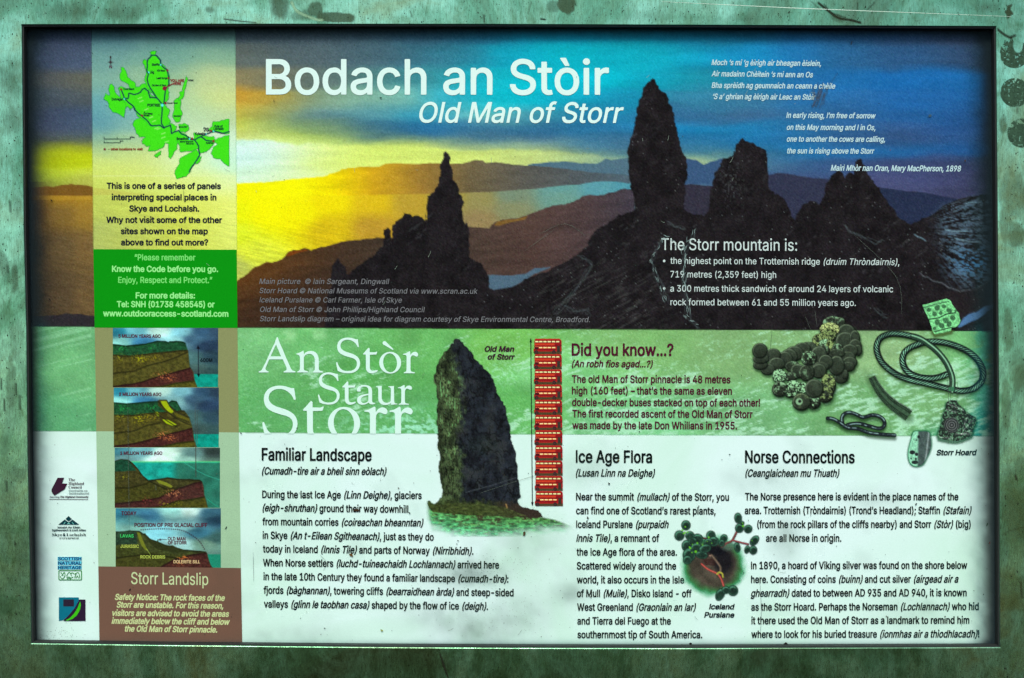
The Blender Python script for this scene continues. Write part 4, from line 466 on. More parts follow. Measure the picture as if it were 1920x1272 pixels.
69:[94,[12,-6,73,0,3,0,2,2,1,4,0,15,-1,3,-2,2,-54,1,1,29,46,0,4,2,1,6,0,14,-1,4,-3,2,-47,0,-1,28,50,0,4,2,2,2,0,4,0,15,-2,4,-4,1,-70,0,-4,-2,-2,-2,-1,-130,1,-4]],
70:[92,[12,-6,16,0,4,1,2,3,1,50,43,0,4,2,2,2,0,18,0,3,-3,3,-3,0,-44,0,0,29,1,1,47,0,4,1,3,3,1,4,0,15,-4,4,-4,1,-68,0,-4,-2,-2,-2,-1,-130,1,-4]],
71:[117,[54,-8,14,0,10,2,10,5,8,7,8,8,5,10,3,10,2,12,0,18,-1,4,-3,2,-47,0,-4,-2,-1,-2,0,-19,2,-3,3,-1,23,0,0,-1,-2,-5,-4,-7,-4,-6,-6,-2,-6,-2,-8,0,-6,2,-4,2,-6,5,-4,5,-4,10,-2,8,0,12,0,10,2,10,4,7,4,7,6,5,6,3,6,1,8,0,6,-3,7,-6,4,-6,3,-8,4,-4,18,0,4,2,1,4,-1,8,-3,10,-5,8,-6,8,-8,6,-7,4,-9,4,-10,2,-12,-1,-12,-3,-10,-6,-7,-6,-7,-8,-6,-11,-5,-13,-2,-14,-1,-16,2,-14,4,-14,6,-12,7,-10,9,-8,10,-4]],
72:[116,[12,-6,16,0,4,1,2,3,1,54,46,0,1,-55,3,-3,3,0,16,0,4,2,2,4,0,128,-1,2,-3,2,-2,2,-16,0,-4,-2,-2,-2,0,-50,-2,-1,-45,1,-1,50,-2,2,-4,2,-16,0,-4,-3,-1,-3,0,-128,1,-4]],
74:[89,[36,-8,14,0,12,5,6,4,6,6,6,11,2,9,0,9,0,91,-1,4,-3,3,-18,0,-4,-2,-2,-4,0,-94,0,-6,-3,-4,-3,-4,-6,-1,-4,1,-5,2,-3,4,0,4,-2,14,0,3,-3,2,-19,1,-4,-2,-1,-4,1,-18,2,-8,4,-8,4,-6,6,-6,8,-4]],
75:[105,[12,-6,16,0,3,0,3,2,0,4,0,39,10,11,36,-55,4,-1,17,0,3,0,2,2,2,4,-2,4,-43,68,43,52,2,5,-3,3,-4,2,-19,0,-4,-2,-43,-51,-1,49,-2,2,-4,2,-16,0,-4,-3,-1,-3,0,-128,1,-4]],
76:[88,[12,-6,70,0,4,2,2,2,0,17,-2,4,-2,1,-50,1,0,107,-2,4,-4,2,-16,0,-4,-2,-1,-4,0,-128,1,-4]],
77:[142,[12,-6,16,0,4,1,2,3,0,62,1,3,23,-65,3,-4,3,0,14,0,2,0,2,2,24,66,1,-2,1,-62,1,-3,3,-1,16,0,4,1,2,5,0,128,-2,4,-4,2,-20,0,-3,0,-3,-3,-31,-89,-31,89,-2,2,-4,1,-20,0,-6,-2,-1,-4,0,-128,1,-4]],
78:[118,[12,-6,18,0,2,1,2,3,1,80,47,-82,4,-2,19,0,3,0,2,2,1,4,0,128,-1,2,-2,2,-3,2,-17,0,-3,-2,-1,-3,-1,-77,-1,-2,-46,81,-2,2,-4,1,-18,0,-4,-3,-1,-3,0,-128,1,-4]],
79:[120,[54,-8,10,0,12,2,10,4,10,8,8,9,6,11,5,14,2,14,1,16,-2,14,-4,13,-7,14,-9,10,-10,7,-10,6,-12,2,-12,-1,-12,-3,-10,-6,-8,-7,-8,-11,-6,-11,-4,-13,-1,-10,-1,-16,2,-14,4,-14,6,-12,8,-10,8,-8,10,-4],[54,20,-6,3,-5,3,-4,5,-4,6,-5,15,0,19,3,15,3,7,4,5,6,4,4,4,6,1,7,0,6,-1,7,-4,5,-5,3,-6,4,-7,2,-10,0,-18,-2,-9,-2,-7,-4,-8,-4,-5,-5,-4,-6,-2,-7,-1]],
80:[100,[12,-6,16,0,4,1,2,3,1,41,25,1,12,3,6,3,7,6,5,5,4,7,3,10,1,10,0,10,-2,8,-2,8,-6,8,-6,6,-7,6,-11,3,-12,1,-38,0,-4,-2,-2,-2,-1,-130,1,-4],[35,68,-1,38,22,0,5,-1,5,-3,3,-4,2,-9,-1,-9,-4,-8,-4,-3,-4,-1]],
81:[120,[88,-18,18,0,4,2,2,3,-1,5,-11,18,6,8,4,8,4,8,2,10,2,14,0,12,-2,10,-2,12,-5,12,-5,9,-8,9,-10,6,-10,5,-8,2,-12,1,-12,-3,-11,-5,-10,-8,-9,-10,-6,-13,-4,-14,-2,-15,2,-18,2,-16,5,-11,5,-9,7,-7,7,-7,10,-4,13,-4,11,0,14,2,6,-10],[54,20,-6,3,-5,3,-5,6,-4,6,-4,15,0,19,2,8,2,8,8,12,8,6,6,1,7,0,6,-1,7,-4,4,-4,4,-6,3,-6,2,-9,1,-10,0,-11,-2,-13,-5,-9,-7,10,-3,2,-17,0,-6,-2,-2,-4,1,-3,11,-17,-1,0]],
82:[101,[12,-6,16,0,4,1,2,3,0,44,2,1,16,-1,22,-44,2,-4,4,0,18,0,2,1,2,3,0,4,-22,47,10,9,6,12,2,15,0,15,-3,9,-5,9,-6,6,-8,5,-10,3,-12,2,-40,0,-4,-2,-2,-2,-1,-130,1,-4],[35,71,0,35,23,0,6,-2,3,-3,3,-6,1,-9,-1,-7,-4,-5,-4,-2,-6,-2]],
83:[100,[43,-8,11,-1,10,1,8,4,9,4,7,6,5,7,3,7,2,9,0,10,-2,9,-3,8,-6,7,-7,5,-8,4,-32,12,-4,2,-3,4,0,6,3,7,6,3,8,2,8,-1,7,-3,3,-5,2,-7,4,-4,17,0,3,1,2,3,0,6,-1,8,-3,8,-5,6,-6,6,-7,4,-8,4,-8,1,-10,1,-10,-2,-8,-3,-8,-4,-6,-5,-5,-7,-3,-7,-2,-9,-1,-10,3,-10,4,-7,5,-6,8,-6,7,-4,32,-10,4,-3,2,-4,1,-7,-3,-7,-8,-5,-9,-1,-9,1,-7,4,-3,5,-3,9,-3,2,-18,0,-5,-2,-1,-4,2,-12,4,-8,4,-8,6,-5,8,-5,9,-3]],
84:[101,[41,-6,17,0,4,1,2,3,0,108,30,0,4,2,2,4,0,16,-1,3,-3,3,-89,0,-3,-2,-3,-2,-1,-18,1,-2,3,-2,3,-2,29,0,0,-1,0,-105,2,-4]],
85:[116,[52,-8,16,0,8,2,9,4,6,4,7,6,4,6,4,9,2,9,2,8,0,86,-2,4,-3,4,-17,0,-4,-2,-2,-3,-1,-91,-3,-8,-4,-6,-6,-3,-8,-1,-9,0,-6,3,-6,6,-3,7,-2,8,0,82,0,4,-3,3,-3,1,-14,0,-4,-2,-3,-3,0,-86,1,-10,2,-7,6,-14,10,-10,12,-7]],
86:[108,[44,-6,20,0,3,1,1,3,42,127,0,5,-2,3,-3,1,-17,0,-3,-2,-2,-2,-28,-90,-1,0,-29,90,-2,2,-3,2,-16,0,-4,-2,-2,-2,0,-5,42,-127,1,-2]],
87:[154,[32,-6,20,0,3,0,3,2,20,78,19,-78,3,-2,2,0,18,0,4,1,2,3,31,127,0,4,-2,3,-4,2,-16,0,-3,-2,-2,-2,-19,-80,-1,2,-19,78,-3,3,-2,1,-18,0,-3,-2,-3,-3,-18,-79,-20,80,-2,2,-4,2,-16,0,-4,-2,0,-3,0,-4,30,-127,2,-2]],
88:[106,[2,-6,18,0,5,1,28,45,1,-1,28,-44,4,-1,17,0,3,0,2,2,1,4,-1,4,-38,62,36,58,1,5,-3,3,-4,2,-16,0,-4,-2,-26,-41,-1,1,-25,40,-4,2,-18,0,-2,0,-2,-3,-2,-3,1,-4,36,-59,-39,-63,0,-4]],
89:[106,[44,-6,17,0,3,1,2,3,1,52,41,75,0,5,-3,4,-20,0,-4,-2,-27,-50,-2,1,-27,49,-4,2,-17,0,-4,-2,-2,-2,-1,-4,42,-76,0,-50,1,-4]],
90:[98,[7,-6,83,0,3,0,3,2,0,4,0,15,0,3,-3,2,-3,1,-52,0,57,91,1,16,0,2,-3,3,-4,1,-80,0,-3,-2,-3,-2,-1,-18,2,-3,2,-2,54,-1,-57,-92,0,-16,1,-2]],
97:[88,[30,-8,14,0,12,4,6,-2,15,0,3,2,2,3,0,67,-1,10,-4,10,-5,7,-9,5,-9,4,-8,0,-8,0,-8,-2,-8,-2,-7,-5,-5,-5,-4,-6,-4,-8,1,-4,3,-2,16,-6,5,2,5,8,8,4,10,0,3,-3,1,-3,2,-4,-2,-2,-27,-5,-13,-5,-7,-6,-5,-10,-2,-8,0,-8,2,-8,3,-6,5,-6,6,-5,7,-3],[33,18,-3,2,-2,4,0,5,2,3,8,3,16,3,2,-2,-2,-8,-4,-6,-8,-4]],
98:[96,[46,-8,12,0,11,4,9,6,7,8,5,12,4,14,0,16,-2,14,-4,12,-5,8,-6,8,-7,4,-10,4,-10,0,-8,0,-9,-4,-1,0,0,28,0,4,-5,4,-17,0,-3,-2,-1,-4,0,-130,2,-4,4,0,15,0,5,4,6,-4],[44,19,-6,5,-4,8,-2,11,0,13,3,10,4,6,5,3,8,1,4,-2,4,-2,4,-8,3,-11,-1,-14,-2,-10,-5,-7,-6,-4]],
99:[89,[40,-8,9,0,9,0,7,4,7,3,6,5,4,6,4,8,2,8,-1,3,-2,2,-16,5,-5,-2,-4,-8,-3,-4,-7,-4,-6,0,-5,2,-4,4,-3,4,-3,11,-1,14,4,13,6,7,7,3,9,-2,6,-5,2,-7,3,-2,3,-1,16,4,2,2,2,3,-1,5,-3,7,-8,12,-12,8,-14,2,-10,0,-8,-2,-7,-3,-7,-5,-6,-8,-6,-8,-3,-10,-1,-12,-1,-11,1,-11,4,-10,4,-10,6,-8,6,-6,10,-4]],
100:[96,[38,-8,14,0,6,2,6,4,2,-4,3,0,15,0,4,1,2,3,0,128,-1,5,-4,3,-16,0,-3,-1,-2,-3,0,-2,-2,-30,-7,3,-9,1,-8,0,-9,-2,-7,-4,-8,-7,-5,-7,-5,-10,-2,-14,-1,-15,2,-14,3,-11,6,-10,7,-8,10,-6],[42,19,-6,4,-5,7,-3,12,0,12,3,10,4,7,5,4,8,1,4,-1,3,-2,5,-7,3,-12,0,-14,-2,-10,-5,-8,-6,-3]],
101:[91,[42,-8,8,0,14,2,8,4,6,4,4,6,4,6,2,8,0,4,-3,2,-16,5,-5,-2,-4,-7,-2,-3,-8,-3,-6,0,-5,2,-4,3,-3,5,-3,8,55,0,4,1,2,3,0,12,-1,12,-3,12,-5,8,-6,7,-7,6,-8,3,-10,2,-10,0,-8,-2,-8,-4,-8,-6,-4,-6,-6,-9,-3,-9,-1,-12,-1,-11,1,-11,3,-10,5,-10,6,-8,8,-6,8,-4],[30,62,2,4,4,6,4,3,5,1,5,0,5,-3,3,-4,4,-6,-2,-1]],
102:[57,[16,-6,16,0,4,1,2,3,1,77,15,1,2,2,2,3,0,14,-2,4,-4,3,-12,0,-2,0,1,7,1,2,4,1,8,-2,4,2,2,3,3,14,0,3,-3,4,-6,2,-8,1,-8,-1,-7,-2,-7,-4,-6,-6,-2,-6,-2,-8,0,-10,-2,0,-11,-1,-3,-2,-1,-3,0,-15,1,-3,4,-2,12,-1,0,-75,0,-4]],
103:[96,[40,-44,15,0,7,2,8,3,6,4,6,5,4,6,2,6,2,16,0,97,-1,3,-3,3,-17,1,-3,-2,-2,-4,-8,5,-7,1,-10,0,-9,-2,-8,-4,-8,-8,-6,-8,-4,-10,-2,-15,0,-19,4,-16,8,-12,10,-8,11,-4,14,-1,7,1,6,4,2,-2,-2,-6,-2,-4,-4,-4,-4,-2,-8,0,-6,2,-5,4,-6,7,-5,1,-3,-1,-13,-9,-1,-2,1,-4,4,-8,5,-6,11,-6],[40,22,-6,4,-4,8,-2,10,1,12,3,10,4,6,6,3,7,1,7,-4,5,-7,3,-11,-1,-14,-3,-10,-5,-6,-6,-2]],
104:[92,[10,-6,17,0,3,1,2,3,0,64,2,6,3,4,3,2,6,2,4,0,4,-2,4,-4,2,-5,0,-67,2,-3,4,-1,14,0,4,1,3,3,0,66,-1,11,-3,7,-3,7,-5,5,-5,4,-7,3,-7,1,-8,0,-8,-1,-7,-3,-1,1,0,30,-2,3,-3,2,-17,0,-3,-2,-2,-4,0,-128,1,-4]],
105:[38,[10,-6,17,0,3,2,2,2,0,92,-2,4,-3,3,-17,0,-3,-3,-1,-2,-1,-92,1,-4],[14,112,6,0,6,1,4,3,4,6,1,7,-1,6,-4,6,-6,3,-6,1,-6,-1,-5,-4,-3,-6,-2,-6,2,-6,4,-6]],
106:[38,[-4,-42,12,0,6,2,5,2,7,8,5,12,1,10,0,99,-2,4,-4,2,-16,0,-3,-2,-1,-3,-1,-102,-2,-4,-7,-2,-4,-4,0,-17,1,-3],[16,112,7,0,5,2,4,6,3,6,-1,6,-2,6,-4,4,-6,3,-6,-1,-6,-2,-4,-4,-3,-6,0,-6,2,-6,5,-6]],
107:[86,[10,-6,17,0,4,2,1,4,0,31,0,1,2,2,26,-38,3,-2,3,0,18,0,4,1,2,3,-1,6,-35,50,32,38,2,2,-1,4,-2,2,-3,2,-18,0,-4,-2,-27,-30,-1,2,0,56,-2,4,-3,2,-17,0,-3,-2,-2,-4,0,-128,1,-4]],
108:[38,[5,-6,27,0,0,140,-27,0]],
109:[137,[10,-6,17,0,3,1,2,3,0,66,2,5,2,3,4,3,4,1,4,0,4,-2,2,-2,1,-4,0,-68,3,-5,2,-1,16,0,4,0,2,4,0,67,2,5,3,4,3,2,4,0,4,0,4,-2,2,-6,2,-70,1,-3,3,-1,16,0,4,1,2,5,0,69,-4,13,-6,10,-9,8,-6,2,-7,1,-7,0,-7,-2,-7,-3,-7,-6,-9,8,-10,3,-11,-1,-10,-4,-4,3,-2,1,-14,0,-4,-2,-3,-5,0,-95,1,-4]],
110:[92,[10,-6,17,0,3,1,2,3,0,64,2,6,4,4,4,2,5,2,5,-1,4,-3,4,-7,0,-67,3,-4,4,0,15,0,4,2,1,4,0,60,-1,12,-2,8,-4,8,-4,5,-6,5,-10,4,-10,0,-10,-1,-8,-4,-3,3,-3,2,-16,0,-2,-2,-2,-2,-1,-98,1,-4]],
111:[94,[40,-8,10,0,10,2,9,4,7,5,6,7,5,9,3,9,2,11,0,15,-2,12,-3,10,-5,8,-6,8,-8,6,-9,3,-9,1,-10,0,-8,-2,-7,-3,-7,-5,-6,-8,-6,-8,-3,-10,-1,-12,-1,-11,1,-11,4,-10,4,-10,6,-8,6,-6,10,-4],[42,19,-7,5,-5,8,-2,11,1,11,3,10,4,8,6,3,7,1,7,-3,6,-7,3,-13,0,-13,-3,-11,-6,-7,-6,-4]],
112:[96,[10,-42,17,0,4,2,1,4,0,32,1,1,7,-4,10,-1,8,0,9,2,7,4,6,6,5,6,5,10,3,12,1,11,0,15,-2,12,-4,10,-6,8,-8,8,-7,4,-9,2,-11,0,-9,-2,-6,-4,-2,4,-3,1,-15,1,-4,-2,-2,-3,-1,-133,1,-4],[44,19,-6,5,-4,8,-2,11,0,13,3,10,5,6,4,3,8,1,4,-2,4,-2,4,-8,3,-12,-1,-12,-2,-10,-5,-8,-6,-4]],
113:[96,[68,-42,17,0,3,2,2,3,0,134,-2,3,-4,2,-15,0,-3,-2,-2,-4,-6,4,-6,2,-8,0,-9,0,-9,-4,-8,-5,-6,-7,-6,-10,-3,-10,-1,-12,0,-14,1,-12,3,-10,6,-10,7,-8,7,-4,9,-4,11,0,9,1,8,4,1,-34,1,-3],[42,19,-6,4,-5,7,-3,12,0,12,3,10,4,7,5,4,8,1,4,-1,3,-2,5,-7,3,-12,0,-14,-2,-10,-5,-8,-6,-3]],
114:[58,[10,-6,17,0,3,1,2,3,0,66,4,6,4,4,6,1,10,-1,2,1,2,3,2,2,-1,18,-1,2,-3,2,-14,0,-6,-2,-5,-2,-6,4,-14,0,-4,-2,-2,-2,-1,-98,1,-4]],
115:[82,[34,-8,9,0,9,0,7,2,7,4,6,5,4,5,3,6,2,8,0,7,-1,9,-4,6,-4,6,-10,6,-26,8,-4,2,-1,4,1,3,4,2,4,1,6,0,3,-1,3,-3,4,-7,3,-2,17,3,2,3,2,4,-2,5,-4,8,-4,6,-8,6,-13,4,-7,0,-9,0,-7,-2,-7,-4,-10,-10,-3,-6,-2,-7,0,-7,2,-10,3,-6,5,-4,9,-7,25,-7,4,-2,2,-2,0,-4,-2,-2,-4,-3,-6,-1,-6,0,-4,2,-3,4,-3,6,-3,3,-3,0,-14,-3,-2,-1,-2,-3,0,-3,2,-7,2,-7,4,-5,10,-8]],
116:[51,[32,-8,10,0,7,2,3,2,2,3,-2,15,-2,4,-4,2,-10,0,-1,4,0,50,1,1,12,1,3,2,1,4,0,13,-1,4,-3,2,-13,1,0,17,-3,4,-3,1,-15,0,-4,-2,-2,-3,0,-17,-9,-1,-3,-3,-1,-16,1,-3,2,-3,2,0,8,-1,0,-1,0,-54,2,-11,4,-7,5,-4,6,-4]],
117:[92,[36,-8,14,1,10,5,3,-3,3,-1,14,0,4,0,2,4,1,97,-1,3,-3,3,-17,1,-4,-2,-2,-2,0,-66,-2,-6,-4,-4,-4,-2,-4,-1,-6,1,-3,2,-3,3,-1,5,-1,68,-2,2,-4,2,-16,0,-2,-2,-2,-2,-1,-66,3,-14,4,-10,6,-8,8,-5]],
118:[88,[34,-6,18,0,3,1,2,3,33,94,0,6,-4,3,-18,1,-4,-3,-20,-59,-20,59,-4,3,-16,0,-4,-2,-2,-2,0,-6,32,-94,2,-2]],
119:[128,[29,-6,16,0,3,0,2,2,14,52,14,-52,2,-2,2,0,16,0,4,2,1,2,26,96,-1,4,-2,2,-4,2,-14,0,-6,-3,-12,-49,-1,0,-13,49,-2,2,-2,1,-18,-1,-2,-2,-2,-3,-11,-46,-1,0,-13,49,-5,3,-16,0,-4,-3,-2,-3,1,-4,25,-94,2,-2]],
120:[85,[2,-6,19,0,3,1,18,29,2,-1,14,-25,3,-4,3,0,17,0,3,0,2,2,1,4,-1,4,-28,44,28,44,0,4,-3,4,-5,2,-14,0,-4,-2,-16,-26,-2,0,-14,24,-2,2,-4,2,-16,0,-5,-3,-1,-4,1,-3,26,-43,-29,-47,0,-4]],
121:[88,[15,-42,11,0,9,2,7,6,7,10,41,116,0,6,-4,3,-18,1,-4,-4,-20,-58,-20,58,-4,4,-16,0,-4,-2,-2,-2,0,-6,32,-92,-4,-10,-2,-5,-4,-1,-8,1,-2,-1,-2,-3,-4,-15,0,-2,4,-4]],
122:[86,[7,-6,70,0,5,2,1,4,0,15,-1,3,-2,2,-3,0,-37,1,41,59,1,16,-4,4,-4,2,-64,0,-2,-1,-2,-2,-2,-4,0,-15,3,-4,3,-2,35,0,-42,-60,0,-16,1,-2]],
169:[144,[65,-8,14,0,13,2,10,6,12,8,8,10,8,12,4,13,3,14,0,13,-3,14,-4,14,-8,12,-8,10,-12,7,-10,5,-14,4,-13,0,-13,-4,-12,-5,-10,-7,-9,-10,-7,-12,-6,-14,-2,-14,0,-13,2,-14,6,-13,6,-12,10,-10,10,-8,12,-6],[64,20,2,0],[79,20,1,0],[54,24,-2,2],[50,26,-2,4],[108,46,0,2],[70,48,-4,2,-4,2,-3,8,-1,6,2,4,2,4,4,4,6,2,6,-2,4,-4,3,-7,4,-2,16,0,5,3,0,2,0,-14,-3,4,-3,2,-16,0,-4,-2,-3,-7,-2,-3,-4,-2],[109,50,0,4],[42,93,7,7],[60,105,0,1,2,0],[82,106,2,0],[64,106,4,1],[76,107,4,0]],
224:[88,[30,-8,14,0,12,4,6,-2,15,0,5,2,0,4,0,66,-2,14,-6,10,-10,8,-10,4,1,4,0,3,-13,27,-4,3,-16,0,-2,-1,-3,-2,-1,-3,0,-3,17,-28,-11,-4,-10,-8,-8,-11,-2,-5,1,-4,4,-4,16,-4,5,2,2,6,4,4,6,2,6,0,4,0,3,-3,3,-7,-2,-2,-24,-4,-13,-4,-9,-7,-6,-10,-2,-7,0,-10,2,-8,3,-6,5,-6,6,-5,7,-3],[33,18,-3,2,-2,4,0,5,2,3,8,3,16,3,2,-2,-2,-8,-4,-6,-8,-4]],
232:[91,[42,-8,8,0,8,0,7,2,7,4,7,6,5,6,4,9,0,5,-3,4,-17,5,-4,-2,-4,-7,-4,-4,-4,-2,-8,0,-6,2,-4,4,-3,5,-2,7,56,0,3,2,2,2,0,18,-4,15,-7,13,-10,10,-7,4,-6,2,2,4,0,3,-12,27,-4,3,-17,0,-3,-1,-2,-2,-1,-3,0,-3,17,-28,-8,-4,-6,-3,-7,-6,-6,-9,-4,-8,-3,-10,-1,-12,1,-12,3,-16,9,-16,6,-6,6,-4,8,-3],[30,62,2,4,4,6,4,3,5,1,5,0,5,-3,3,-4,4,-6,-2,-1]],
233:[91,[42,-8,8,0,14,2,8,4,6,4,4,6,4,6,2,8,0,4,-3,2,-16,5,-5,-2,-4,-7,-4,-4,-6,-2,-8,0,-4,3,-4,3,-5,12,55,0,4,1,2,3,0,12,-1,12,-3,9,-4,9,-4,6,-6,6,-8,5,-8,3,16,28,0,6,-3,2,-3,1,-16,0,-4,-3,-12,-27,0,-3,2,-4,-12,-6,-10,-8,-8,-12,-4,-14,-1,-12,1,-14,2,-12,5,-10,6,-9,7,-7,10,-4],[30,62,2,4,4,6,4,3,5,1,5,0,5,-3,3,-4,4,-6,-2,-1]],
236:[38,[10,-6,18,0,2,1,2,3,0,97,-1,4,-3,2,2,3,2,4,-14,24,-3,2,-17,0,-2,0,-3,-2,-1,-2,16,-26,2,-3,-4,-2,-1,-4,0,-95,1,-4]],
242:[94,[40,-8,12,0,10,2,10,5,8,9,6,8,4,12,2,14,0,14,-4,17,-8,13,-5,6,-6,4,-13,6,3,4,0,3,-13,27,-4,3,-17,0,-3,-1,-2,-2,0,-6,17,-28,-9,-4,-13,-9,-6,-9,-4,-8,-3,-10,-1,-12,1,-11,4,-17,4,-9,4,-7,5,-4,6,-5,7,-3],[42,19,-7,5,-5,8,-2,11,1,11,3,10,4,8,6,3,7,1,7,-3,6,-7,3,-13,0,-13,-3,-11,-6,-7,-6,-4]],
8211:[78,[-2,40,82,0,3,2,2,4,0,17,-3,3,-3,2,-81,0,-3,-2,-1,-6,0,-14,1,-4]],
8216:[40,[10,74,18,-1,4,1,2,3,6,50,0,4,-4,2,-13,1,-4,-2,-1,-2,-13,-49,1,-5]],
8217:[40,[10,74,13,-1,3,1,2,3,12,49,0,4,-4,3,-18,1,-4,-2,-2,-2,-7,-50,1,-4]],
8220:[68,[10,74,18,-1,2,1,3,2,6,-3,17,0,4,1,2,4,6,48,0,4,-2,2,-3,2,-11,0,-6,-2,-2,-4,-6,-27,0,3,2,23,0,4,-6,3,-11,0,-4,-2,-2,-4,-12,-47,1,-5],[36,96,0,2]],
8221:[68,[10,74,13,-1,5,3,8,30,0,-4,-4,-22,2,-4,2,-2,3,-1,11,0,4,1,2,4,12,48,0,4,-2,2,-4,2,-16,0,-3,-1,-3,-3,-6,4,-16,0,-4,-2,-2,-4,-7,-48,1,-4],[36,108,0,2]],
8226:[88,[39,17,7,-1,6,2,10,5,6,5,6,12,0,6,0,14,-5,10,-5,6,-5,4,-5,2,-6,2,-6,0,-6,-1,-10,-5,-6,-5,-3,-5,-3,-6,-1,-6,1,-14,4,-12,5,-5,5,-4]],
73:[40,[6,-6,28,0,0,140,-28,0]],
32:[42],
}
